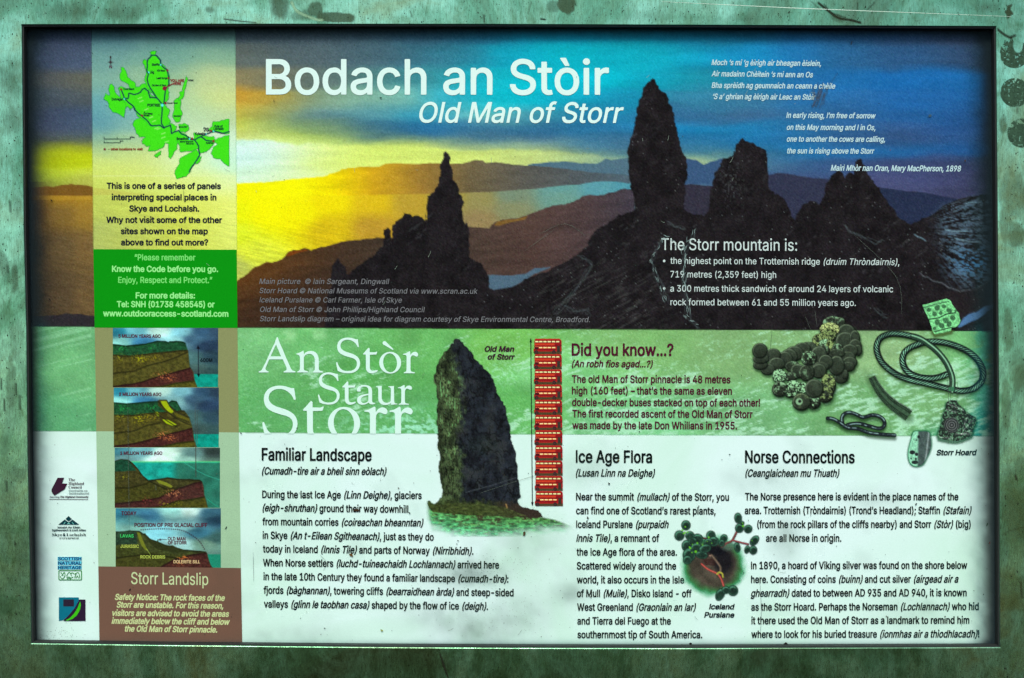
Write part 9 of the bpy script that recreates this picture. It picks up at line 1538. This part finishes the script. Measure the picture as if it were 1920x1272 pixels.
g1 = (120, 226, 112); g2 = (150, 240, 140)
block("notice_lettering", [("“Please remember", 252.5, 366.7, 488.3, 488.6, 10.9), ("Enjoy, Respect and Protect.”", 221.8, 398.5, 530.6, 531, 10.9)], 10.9, 'C', g1)
block("notice_lettering", [("Know the Code before you go.", 210.2, 409.2, 509.8, 510.2), ("For more details:", 254.6, 366, 559.6, 559.8), ("Tel: SNH (01738 458545) or", 219.3, 402.7, 576, 576.4), ("www.outdooraccess-scotland.com", 193.5, 428.5, 593.2, 594)], 10.7, 'B', g2)
block("credit_lettering", [("Main picture  © Iain Sargeant, Dingwall", 486.3, 729.3, 532.6, 533), ("Storr Hoard © National Museums of Scotland via www.scran.ac.uk", 486.3, 895.7, 550, 551.2), ("Iceland Purslane © Carl Farmer, Isle of Skye", 486.6, 754, 567.3, 567.8), ("Old Man of Storr © John Phillips/Highland Council", 487, 796, 585.2, 585.8), ("Storr Landslip diagram – original idea for diagram courtesy of Skye Environmental Centre, Broadford.", 487, 1105.7, 602.6, 604.4)], 9.8, 'L', (120, 122, 124), True)
MW = (205, 222, 216)
block("heading_lettering", [("The Storr mountain is:", 1240.3, 1494.3, 469, 470.6)], 21.8, 'L', MW)
Lq = Lettering()
for s_, a, b, y0, y1 in (("the highest point on the Trotternish ridge {(druim Thròndairnis)},", 1256.8, 1685.7, 495, 497.6), ("719 metres (2,359 feet) high", 1257, 1455, 520.4, 521.6), ("a 300 metres thick sandwich of around 24 layers of volcanic", 1256.7, 1674.3, 547, 548.4), ("rock formed between 61 and 55 million years ago.", 1257, 1604.3, 572.6, 574)): Lq.line(s_, a, b, y0, y1, 12.0, 'L', MW)
for y in (489.6, 541.2): Lq.poly([arcp(1245.2, y, 2.4, 2.4, 12)], MW)
Lq.object("fact_list_lettering", panel, 6)
PU = (58, 22, 46)
block("caption_lettering", [("Old Man", 907.8, 964.3, 659.2, 659.4), ("of Storr", 913.6, 965.2, 674, 674.2)], 9.6, 'B', PU, True)
MA = (78, 18, 42)
block("heading_lettering", [("Did you know...?", 1071.8, 1262.7, 666.6, 667.2)], 21.8, 'C', MA)
block("paragraph_lettering", [("(An robh fios agad...?)", 1071.6, 1224.3, 688.2, 688.8, 12.2, 'C', True), ("The old Man of Storr pinnacle is 48 metres", 1072.2, 1369.3, 717.6, 718.4), ("high (160 feet) – that’s the same as eleven", 1072.2, 1372.3, 739.2, 740), ("double-decker buses stacked on top of each other!", 1072.5, 1425, 761, 762.2), ("The first recorded ascent of the Old Man of Storr", 1073, 1411, 782.4, 783.6), ("was made by the late Don Whillans in 1955.", 1073, 1381.7, 804.2, 805)], 13.5, 'C', MA)
K_ = (12, 20, 20)
block("caption_lettering", [("Storr Hoard", 1755, 1830.7, 853.6, 853.2)], 9.8, 'B', (14, 40, 40), True)
block("heading_lettering", [("Familiar Landscape", 490.8, 696.8, 863, 864.4)], 22.3, 'C', K_)
block("heading_lettering", [("Ice Age Flora", 1079.6, 1222.7, 867.2, 867.8)], 22.3, 'C', K_)
block("heading_lettering", [("Norse Connections", 1396.7, 1602.3, 867.8, 868.4)], 22.3, 'C', K_)
block("paragraph_lettering", [("{(Cumadh-tìre air a bheil sinn eòlach)}", 490.7, 725, 889.6, 890.6), ("During the last Ice Age {(Linn Deighe)}, glaciers", 491.7, 790.7, 933.6, 935.6), ("{(eigh-shruthan)} ground their way downhill", 491.7, 765.7, 958.6, 961.4), ("from mountain corries {(coireachan bheanntan)}", 492, 794.3, 984.6, 987), ("in Skye {(An t-Eilean Sgitheanach)}, just as they do", 492.4, 813.3, 1010.2, 1013.6), ("today in Iceland {(Innis Tìle)} and parts of Norway {(Nirribhidh)}.", 493, 887.7, 1035.6, 1040),
    ("When Norse settlers {(luchd-tuineachaidh Lochlannach)} arrived here", 493.3, 935.7, 1061.6, 1066), ("in the late 10th Century they found a familiar landscape {(cumadh-tìre)}:", 494, 953.3, 1087.4, 1092.4), ("fjords {(bàghannan)}, towering cliffs {(bearraidhean àrda)} and steep-sided", 494.3, 963, 1113, 1118), ("valleys {(glinn le taobhan casa)} shaped by the flow of ice {(deigh)}.", 495, 915, 1139, 1143.4)], 13.3, 'C', K_)
block("paragraph_lettering", [("{(Lusan Linn na Deighe)}", 1079, 1228.3, 893.4, 893.8), ("Near the summit {(mullach)} of the Storr, you", 1080, 1366.7, 938, 938.8), ("can find one of Scotland’s rarest plants,", 1080, 1341.7, 964, 964.6), ("Iceland Purslane {(purpaidh}", 1080.3, 1254, 989.8, 990), ("{Innis Tìle)}, a remnant of", 1080.3, 1236, 1015.6, 1015.8), ("the Ice Age flora of the area.", 1081, 1269.3, 1041.6, 1041.8), ("Scattered widely around the", 1081.3, 1267.7, 1067.6, 1067.8), ("world, it also occurs in the Isle", 1081.3, 1282.7, 1093.6, 1093.8), ("of Mull {(Muile)}, Disko Island - off", 1081.6, 1296.7, 1119.3, 1119.5), ("West Greenland {(Graonlain an Iar)}", 1082, 1305, 1145, 1145.2), ("and Tierra del Fuego at the", 1082.3, 1257.7, 1170.8, 1171), ("southernmost tip of South America.", 1082.6, 1316.7, 1196.4, 1196.6)], 13.3, 'C', K_)
block("caption_lettering", [("Iceland", 1329.2, 1376.8, 1142.2, 1142.4), ("Purslane", 1320.2, 1377.3, 1157.6, 1157.8)], 9.6, 'B', (20, 30, 34), True)
block("paragraph_lettering", [("{(Ceanglaichean mu Thuath)}", 1396.7, 1574, 893.8, 894), ("The Norse presence here is evident in the place names of the", 1396.7, 1796.7, 938, 938), ("area. Trotternish (Tròndairnis) (Trond’s Headland); Staffin {(Stafain)}", 1396.2, 1821.7, 963.8, 963.8), ("(from the rock pillars of the cliffs nearby) and Storr {(Stòr)} (big)", 1419.6, 1820, 989.8, 989.6), ("are all Norse in origin.", 1436, 1577.3, 1015.6, 1015.6)], 13.3, 'C', K_)
block("paragraph_lettering", [("In 1890, a hoard of Viking silver was found on the shore below", 1408, 1813.3, 1067, 1066.4), ("here. Consisting of coins {(buinn)} and cut silver {(airgead air a}", 1408, 1797.3, 1093, 1092.2), ("{ghearradh)} dated to between AD 935 and AD 940, it is known", 1407.3, 1812.3, 1118.8, 1117.8), ("as the Storr Hoard. Perhaps the Norseman {(Lochlannach)} who hid", 1408.3, 1835, 1144.8, 1143.6), ("it there used the Old Man of Storr as a landmark to remind him", 1408.6, 1817.3, 1170.2, 1169.2), ("where to look for his buried treasure {(ionmhas air a thìodhlacadh)}!", 1408.6, 1836, 1196, 1195)], 13.3, 'C', K_)
CR = (206, 222, 170)
block("heading_lettering", [("Storr Landslip", 246, 390.7, 1095.2, 1097.2)], 22.2, 'L', (198, 216, 160))
block("notice_lettering", [("Safety Notice: The rock faces of the", 215.2, 422.3, 1124.6, 1126.6), ("Storr are unstable. For this reason,", 218.5, 418.8, 1139, 1141.2), ("visitors are advised to avoid the areas", 209.3, 430, 1154.6, 1156.4), ("immediately below the cliff and below", 209.2, 431, 1169.4, 1171.4), ("the Old Man of Storr pinnacle.", 233, 407.3, 1184, 1186)], 10.6, 'B', (200, 214, 150), True)
block("diagram_lettering", [("5 MILLION YEARS AGO", 222.3, 301.6, 633.4, 633.6, 6.0), ("2 MILLION YEARS AGO", 223.4, 302.8, 742.4, 742.6, 6.0), ("1 MILLION YEARS AGO", 225.6, 304.5, 852.8, 853, 6.0), ("TODAY", 227.6, 256, 966, 966.2, 7.0), ("POSITION OF PRE GLACIAL CLIFF", 252.2, 389, 988, 988.3, 7.0), ("OLD MAN", 314.7, 348, 1013.2, 1013.4, 6.0), ("OF STORR", 315, 350, 1020.6, 1020.8, 6.0)], 6, 'B', (84, 20, 46))
block("diagram_lettering", [("600M", 375.6, 398.5, 678.8, 678.9)], 6.6, 'B', (12, 24, 30))
block("diagram_lettering", [("LAVAS", 225.6, 251, 1007.8, 1007.9)], 5.8, 'C', (60, 200, 100))
block("diagram_lettering", [("JURASSIC", 226, 260.6, 1027.2, 1027.4), ("ROCK DEBRIS", 263.6, 310, 1047.2, 1047.4)], 5.8, 'C', (178, 196, 84))
block("diagram_lettering", [("DOLERITE SILL", 325.6, 375.4, 1056.2, 1056.4)], 5.8, 'C', (226, 196, 140))
# ---------------- dirt, wear, scratches and painted edge shade ----------------
def grime_and_edge_shade():
    c = Canvas(44, 50, 1876, 1216, 6.0)
    X, Y = c.X, c.Y
    n = fbm(X / 60, Y / 60, 1001, 5); n2 = fbm(X / 14, Y / 14, 1011, 4)
    c.rgb[:] = (70, 96, 78)
    a = np.zeros_like(X)
    for (x, y, rx, ry, k) in ((880, 1075, 70, 26, .30), (1475, 1010, 26, 40, .20), (1068, 1112, 30, 18, .26), (840, 1160, 90, 30, .14), (900, 1185, 60, 26, .20), (1440, 895, 70, 26, .10), (1100, 880, 60, 30, .10), (1000, 1020, 60, 40, .10), (980, 1150, 60, 40, .14), (1640, 935, 60, 20, .10), (1720, 1150, 80, 40, .08), (560, 1190, 90, 20, .10)):
        a += k * np.exp(-((X - x) / rx) ** 2 - ((Y - y) / ry) ** 2) * (.4 + 1.2 * n2)
    a +=  smooth(.60, .8, n) * .05 * (Y > 812)
    # recess shade painted into the film, darkening towards the frame
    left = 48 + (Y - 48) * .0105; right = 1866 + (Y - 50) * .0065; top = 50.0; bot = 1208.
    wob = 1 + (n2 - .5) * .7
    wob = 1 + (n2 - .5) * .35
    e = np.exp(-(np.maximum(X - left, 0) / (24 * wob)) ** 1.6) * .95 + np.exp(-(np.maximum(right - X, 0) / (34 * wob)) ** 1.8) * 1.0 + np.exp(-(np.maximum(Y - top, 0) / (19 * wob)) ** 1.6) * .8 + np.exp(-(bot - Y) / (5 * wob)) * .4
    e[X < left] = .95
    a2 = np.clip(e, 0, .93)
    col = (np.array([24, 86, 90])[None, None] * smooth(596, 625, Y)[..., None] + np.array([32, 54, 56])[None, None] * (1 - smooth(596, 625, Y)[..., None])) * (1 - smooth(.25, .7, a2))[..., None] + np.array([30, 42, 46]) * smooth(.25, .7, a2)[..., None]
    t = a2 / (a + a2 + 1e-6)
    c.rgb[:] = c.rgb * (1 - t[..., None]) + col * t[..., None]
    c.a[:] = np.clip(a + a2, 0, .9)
    return c.object("grime_and_edge_shade_film", panel, 10, M_DIRT_SHADE)
grime_and_edge_shade()

def blobs(name, spots, layer, parent=panel, depth=RECESS, mat=None):
    """small irregular flecks: (x, y, rx, ry, rot, colour)"""
    Lq = Lettering(); V, F, C, n = [], [], [], 0
    for (x, y, rx, ry, ro, col) in spots:
        k = random.randint(6, 9); c_, s_ = math.cos(ro), math.sin(ro); P = []
        for i in range(k):
            t = 2 * math.pi * i / k; r = random.uniform(.6, 1.15); u, v = rx * r * math.cos(t), ry * r * math.sin(t)
            P.append((x + u * c_ - v * s_, y + u * s_ + v * c_))
        P = [(x, y)] + P; A = np.array(P); X, _, Z = local(A[:, 0], A[:, 1], depth)
        V.append(np.stack([X, np.full_like(X, depth - LAYER * layer), Z], 1))
        F += [(n, n + 1 + (i + 1) % k, n + 1 + i) for i in range(k)]; C += [np.append(ink(col), 1)] * len(P); n += len(P)
    return link(name, mesh_np(name, np.vstack(V), F, C), mat or M_DIRT_SOLID, parent, kind="stuff")
M_DIRT_SOLID = print_mat("dirt_specks", rough=.9, spec=.1, grain=.2)
r = random.Random(11); sp = []
for i in range(900):
    x, y = r.uniform(60, 1862), r.uniform(60, 1204)
    if y < 812 and r.random() < .35: continue
    s_ = r.choice([.35, .45, .5, .6, .7, .9]) * (1.5 if r.random() < .05 else 1)
    col = r.choice([(26, 40, 34), (40, 50, 34), (60, 52, 36), (34, 60, 50)]); 
    sp.append((x, y, s_, s_ * r.uniform(.6, 1.3), r.uniform(0, 3), col))
for i in range(260):
    a = r.gauss(0, 1), r.gauss(0, 1); sp.append((880 + a[0] * 62, 1075 + a[1] * 20, .5, .4, 0, (60, 74, 50)))
for i in range(120): sp.append((r.gauss(940, 60), r.gauss(1150, 22), .5, .4, 0, (70, 84, 60)))
for i in range(90): sp.append((r.gauss(100, 30), r.gauss(1190, 10), .6, .5, 0, (60, 80, 60)))
named = [(669, 957, 6, 2.6, .1, (60, 44, 28)), (768, 962, 2.4, 1.2, .8, (30, 34, 26)), (659, 1041, 5, 3, .7, (96, 66, 30)), (983, 1178 - 178 + 1 + 0, 3, 5, .3, (80, 60, 40)), (714, 184, 2.2, 1.2, 0, (18, 20, 20)), (514, 190, .8, 3.4, -.2, (40, 50, 40)), (1159, 884 - 20, 1.2, 5, .2, (90, 80, 40)), (1142, 907, 1.8, 2.6, -.5, (24, 30, 26)), (1102, 971, 1.6, 2.6, -.4, (24, 26, 24)),
    (1310, 949, 1.2, 1.4, 0, (60, 44, 30)), (1717, 945, 1.6, 2.4, .6, (26, 34, 30)), (424, 990, 1.0, 3.4, .5, (24, 30, 26)), (244, 1106, 1.0, 3, .5, (18, 18, 20)), (97, 376, 1.2, 2.4, -.8, (26, 24, 22)), (94, 562, 1, 3.5, -.7, (30, 26, 24)), (557, 803, 1.6, 1.0, -.5, (20, 30, 20)), (1473, 1208, 5, 4, 0, (20, 18, 16)), (1821, 1210, 7, 2.4, 0, (170, 190, 110)), (1160, 1210, 5, 1.8, 0, (30, 26, 20)), (1225, 1209, 5, 1.6, 0, (40, 34, 26)),
    (1280, 1211, 8, 3, 0, (30, 26, 20)), (1295, 1207, 3, 2.4, 0, (24, 22, 18)), (1345, 1210, 6, 1.4, 0, (40, 36, 28)), (1630, 1210, 6, 1.6, 0, (40, 36, 26)), (1850, 984, 1.4, 4.5, .3, (60, 84, 70)), (1855, 1018, 1, 3, .3, (110, 50, 40)), (1108, 1119, 1.2, 2.4, .4, (30, 30, 24)), (609, 1178, 1.8, 1.0, 0, (24, 26, 24)), (716, 1182, 3, 1.8, .6, (150, 160, 90)), (1809, 302, 2, 2.2, 0, (70, 60, 60)), (1669, 282, 1, 1, 0, (140, 50, 50)), (62, 1199, 3, 4, .2, (24, 26, 20)), (1596, 73 + 8, 2, 4, .3, (40, 60, 80)), (1822, 128, 1, 3, -.2, (30, 60, 80)), (1743, 218, 4, 3, 0, (60, 90, 110))]
for q_ in named: sp.append(q_)
blobs("dirt_specks", sp, 12)

def smear():
    c = Canvas(1505, 130, 1580, 215, 2.0)
    for i in range(16):
        x = 1530 + random.uniform(-12, 14); y = 188 + random.uniform(-14, 16)
        c.stroke(curve([(x, y), (x + random.uniform(2, 7), y - random.uniform(4, 12)), (x + random.uniform(-2, 10), y - random.uniform(12, 22))], 4), 1.6, (84, 72, 48), .55)
    c.stroke(curve([(1528, 200), (1545, 175), (1558, 155), (1570, 138)], 4), 1.5, (64, 80, 84), .5)
    c.object("dirt_smear", panel, 11, M_DIRT_SHADE)
smear()
# fine scratches in the laminate
Sx = Lettering()
def scratch(L_, pts, w, col, a):
    P = np.array(pts, float); Lf, Rt = [], []
    for i in range(len(P)):
        t = P[min(i + 1, len(P) - 1)] - P[max(i - 1, 0)]; t = t / (np.hypot(*t) + 1e-9); n = np.array([-t[1], t[0]]) * w / 2 * (0.3 if i in (0, len(P) - 1) else 1)
        Lf.append(P[i] + n); Rt.append(P[i] - n)
    L_.poly([Lf + Rt[::-1]], col, a)
for pts in ([(1776, 700), (1778, 760), (1777, 835)], [(1795, 712), (1793, 780), (1796, 830)], [(1783, 690), (1781, 760)], [(1508, 590), (1520, 620)], [(1528, 583), (1531, 612)], [(1448, 610), (1440, 700)], [(366, 765), (367, 840), (367, 895)], [(370, 770), (371, 835)], [(345, 355), (344, 378)], [(1424, 1080), (1427, 1145), (1425, 1190)], [(475, 1035), (476, 1090)], [(600, 1040), (612, 1055), (606, 1070)], [(900, 925), (960, 905), (1010, 890)], [(1600, 440), (1680, 520), (1690, 590)], [(1010, 440), (1060, 420), (1100, 445)], [(985, 470), (1040, 430)], [(240, 735), (243, 1000)]):
    scratch(Sx, curve(pts, 4), .9, (92, 104, 92), .55)
for i, pts in enumerate(([(1243, 446), (1232, 470), (1222, 490), (1230, 515), (1242, 545), (1250, 572)], [(1300, 432), (1290, 455), (1284, 480), (1282, 520), (1286, 560), (1292, 598), (1310, 618)], [(1246, 444), (1262, 452), (1270, 470)], [(1280, 460), (1286, 500), (1283, 545)], [(1284, 590), (1300, 604), (1312, 616)])):
    for q in range(4):
        P2 = rugged([(p[0] + random.uniform(-4, 4), p[1] + random.uniform(-4, 4)) for p in pts], 4, 3, False, i * 7 + q)
        for k in range(0, len(P2) - 4, 5):
            if random.random() < .55: scratch(Sx, P2[k:k + 4], .9, (140, 165, 160), .8)
for i in range(46):
    x, y = random.uniform(80, 1850), random.uniform(70, 1200); t = random.uniform(0, 3.14); l = random.uniform(3, 14)
    scratch(Sx, curve([(x, y), (x + l * math.cos(t) * .5, y + l * math.sin(t) * .5 + 1), (x + l * math.cos(t), y + l * math.sin(t))], 3), .7, (150, 170, 150) if y < 600 else (110, 130, 110), .6)
Sx.object("scratches", panel, 13, mat=M_DIRT_SHADE)["kind"] = "stuff"

# ---------------- marks on the steel plate ----------------
def on_plate(c, name, mat, lift=1):
    """same artwork canvas, laid on the front of the plate"""
    k = S
    V = np.stack([(c.X - 960) * k, np.full_like(c.X, -0.00015 * lift), (636 - c.Y) * k], -1).reshape(-1, 3)
    idx = np.arange(c.nx * c.ny).reshape(c.ny, c.nx)
    F = np.stack([idx[:-1, :-1], idx[1:, :-1], idx[1:, 1:], idx[:-1, 1:]], -1).reshape(-1, 4)
    al = c.a.ravel(); F = F[al[F].max(1) > 0.01]
    used = np.zeros(len(V), bool); used[F.ravel()] = True; re = np.cumsum(used) - 1
    C = np.concatenate([ink(c.rgb).reshape(-1, 3), al[:, None]], 1)
    return link(name, mesh_np(name, V[used], re[F], C[used]), mat, face, kind='stuff')
def patch(cx, cy, r_, seed, gap=None):
    c = Canvas(cx - r_ - 8, cy - r_ - 8, cx + r_ + 8, cy + r_ + 8, 1.0)
    th = np.arctan2(c.Y - cy, c.X - cx); rr = np.hypot(c.X - cx, c.Y - cy)
    n = fbm(c.X / 4, c.Y / 4, seed, 3); tn = fbm(th * 4 + 9, rr / 9, seed + 3, 3)
    up = smooth(.3, -.8, (c.Y - cy) / r_)
    edge = r_ * (1 - up * .35 * smooth(.48, .62, tn))
    m = smooth(.8, -.8, rr - edge) * (1 - smooth(.66, .72, n) * .8)
    if gap: m *= 1 - smooth(1.2, .9, np.hypot((c.X - gap[0]) / gap[2], (c.Y - gap[1]) / gap[3]))
    c.rgb[:] = np.array([58, 84, 66]) * (.75 + .5 * fbm(c.X / 3, c.Y / 3, seed + 9, 3)[..., None]); c.a[:] = m * .95
    on_plate(c, "glue_patch", M_DIRT_SHADE, 2)
patch(1902, 101, 27, 61, (1909, 84, 9, 15)); patch(1903, 174, 27, 67); patch(1916, 250, 27, 71)
def stains():
    c = Canvas(-20, -10, 1940, 47, 2.0); X, Y = c.X, c.Y
    c.rgb[:] = (72, 88, 62); a = np.zeros_like(X)
    def blob(x, y, rx, ry, k, soft=.35, rot=0):
        cs, sn = math.cos(rot), math.sin(rot); u = ((X - x) * cs + (Y - y) * sn) / rx; v = (-(X - x) * sn + (Y - y) * cs) / ry
        r = np.hypot(u, v) + (fbm(X / 12, Y / 12, int(x), 3) - .5) * .5
        return k * smooth(1, 1 - soft, r)
    for q_ in ((1062, 10, 18, 20, .62, .2), (1036, 12, 14, 14, .3), (393, 19, 11, 8, .35, .7), (130, 20, 75, 30, .30, .95), (230, 25, 60, 20, .2, .9), (525, 12, 26, 34, .5, .6), (590, 18, 16, 16, .5, .3, .8), (630, 33, 42, 11, .62, .2, .05), (565, 28, 30, 12, .3, .5), (1570, 34, 22, 10, .35, .6, .3), (1850, 14, 34, 18, .3, .95), (1400, 36, 60, 14, .16, .95), (1210, 30, 60, 16, .12, .95)):
        a = np.maximum(a, blob(*q_))
    c.a[:] = np.clip(a, 0, .9)
    # darker strokes
    c.stroke(curve([(1535, 6), (1552, 20), (1572, 34), (1595, 38), (1613, 43)], 5), 4.0, (40, 40, 28), .8)
    c.stroke(curve([(1545, 8), (1560, 24), (1585, 33)], 5), 1.6, (40, 40, 30), .7); c.stroke(curve([(1521, 3), (1540, 20)], 5), 1.4, (40, 44, 30), .6)
    c.stroke([(1627, 18), (1640, 5)], 1.8, (40, 42, 30), .7); c.stroke([(1608, 5), (1608, 18)], 1.6, (40, 42, 30), .7)
    c.stroke(curve([(420, 36), (450, 40), (480, 43)], 4), 2.0, (50, 48, 34), .7); c.stroke([(770, 22), (773, 32)], 1.5, (40, 40, 30), .7); c.stroke([(996, 4), (990, 26)], 1.5, (60, 60, 40), .6)
    c.stroke([(1014, 36), (1022, 37)], 2.6, (30, 34, 26), .9); c.stroke([(907, 28), (908, 42)], 1.8, (50, 50, 34), .8)
    c.fill(rugged([(1888, 12), (1898, 8), (1894, 20), (1900, 26), (1888, 36), (1884, 24)], 3, 2, True), (60, 76, 56), .9)
    c.stroke(curve([(547, 5), (558, 22), (590, 36), (604, 38)], 5), 5, (160, 205, 166), .7)
    on_plate(c, "stain", M_DIRT_SHADE)
    # left stile
    c = Canvas(-20, 48, 56, 1290, 2.5); X, Y = c.X, c.Y
    edge = np.interp(Y, [48, 424, 620, 850, 1206, 1290], [40.5, 44.2, 49, 51.4, 56, 56]); ok = smooth(0, -2, X - edge)
    c.rgb[:] = (70, 84, 58); a = np.zeros_like(X)
    for q_ in ((18, 150, 36, 60, .30, .95), (28, 225, 34, 46, .30, .95), (36, 390, 16, 50, .22, .95), (8, 500, 14, 40, .35, .5, -.3), (28, 520, 8, 34, .4, .4), (30, 640, 22, 40, .16), (20, 720, 12, 60, .28), (34, 890, 24, 16, .22), (12, 930, 20, 120, .22, .9), (40, 1050, 20, 90, .2, .9)):
        a = np.maximum(a, blob(*q_))
    c.a[:] = np.clip(a, 0, .9) * ok
    for x, y, l in ((19, 388, 18), (14, 505, 12), (2, 720, 20), (8, 760, 22), (30, 730, 20), (37, 755, 26), (12, 912, 18), (28, 1020, 6)):
        c.stroke([(x, y - l / 2), (x + .5, y + l / 2)], 2.6, (44, 58, 44), .7)
    c.a *= ok; on_plate(c, "stain", M_DIRT_SHADE)
    # right stile
    c = Canvas(1869, 48, 1945, 1290, 2.5); X, Y = c.X, c.Y
    edge = np.interp(Y, [51, 424, 820, 1213, 1290], [1869.5, 1873, 1876, 1877.5, 1877.5]); ok = smooth(0, 2, X - edge)
    c.rgb[:] = (80, 92, 54); a = np.zeros_like(X)
    for q_ in ((1880, 235, 10, 20, .4, .5), (1900, 370, 34, 60, .35, .6), (1885, 420, 14, 40, .3), (1905, 440, 20, 30, .35), (1890, 620, 12, 50, .3), (1910, 700, 26, 50, .35, .8), (1886, 760, 10, 60, .3), (1905, 950, 40, 110, .38, .8), (1915, 880, 16, 30, .3), (1895, 1110, 40, 40, .3), (1912, 1240, 26, 24, .2)):
        a = np.maximum(a, blob(*q_))
    c.a[:] = np.clip(a, 0, .9)
    c.stroke(curve([(1877, 1005), (1895, 995), (1930, 988)], 5), 1.4, (44, 48, 30), .8); c.stroke(curve([(1870, 95 - 40), (1884, 66), (1896, 72)], 4), 4, (44, 50, 38), .8); c.stroke([(1896, 70), (1903, 67)], 4, (44, 50, 38), .8)
    c.stroke([(1908, 200), (1908, 212)], 1.8, (60, 40, 36), .8); c.stroke([(1904, 892), (1906, 900)], 3.2, (40, 44, 30), .9); c.stroke([(1914, 1092), (1916, 1120)], 2.6, (44, 50, 34), .8)
    c.a *= ok; on_plate(c, "stain", M_DIRT_SHADE)
stains()
# thin pale scratch across the top rail
sv = Lettering(); scratch(sv, [(1240, 3.5), (1500, 16), (1896, 31.5)], 1.3, (215, 240, 222), 1.0)
o = sv.object("scratch", face, 0, mat=M_DIRT_SHADE)
# (it was laid out at panel depth: bring it to the plate front, same scale as the plate)
for v in o.data.vertices:
    f = D / (D + RECESS); v.co.x *= f; v.co.z *= f; v.co.y = -0.0004
r = random.Random(5); sp = []
for i in range(700):
    side = r.random()
    if side < .5: x, y = r.uniform(0, 1920), r.uniform(2, 44)
    elif side < .75: x, y = r.uniform(0, 40), r.uniform(50, 1270)
    else: x, y = r.uniform(1880, 1920), r.uniform(50, 1270)
    s_ = r.choice([.4, .5, .6, .8, 1.1]); sp.append((x, y, s_ * .8, s_ * r.uniform(.8, 2.2), 0, r.choice([(34, 44, 34), (50, 50, 34), (30, 36, 30)])))
Vn = []
o = blobs("dirt_specks", sp, 0, face)
for v in o.data.vertices:
    f = D / (D + RECESS); v.co.x *= f; v.co.z *= f; v.co.y = -0.0005
# long marks on the bottom rail
mk = Lettering(); scratch(mk, [(824, 1224), (832, 1248), (842, 1276)], 4.5, (36, 40, 28), .9); scratch(mk, [(822, 1216), (824, 1222)], 2, (36, 36, 28), .9)
o = mk.object("scratch", face, 0, mat=M_DIRT_SHADE)
for v in o.data.vertices:
    f = D / (D + RECESS); v.co.x *= f; v.co.z *= f; v.co.y = -0.0004

# ---------------- legs and ground ----------------
def box(name, x0, x1, y0, y1, z0, z1, mat, parent):
    V = [(x, y, z) for z in (z0, z1) for (x, y) in ((x0, y0), (x1, y0), (x1, y1), (x0, y1))]
    me = bpy.data.meshes.new(name); me.from_pydata(V, [], [(3, 2, 1, 0), (4, 5, 6, 7), (0, 1, 5, 4), (1, 2, 6, 5), (2, 3, 7, 6), (3, 0, 4, 7)])
    return link(name, me, mat, parent)
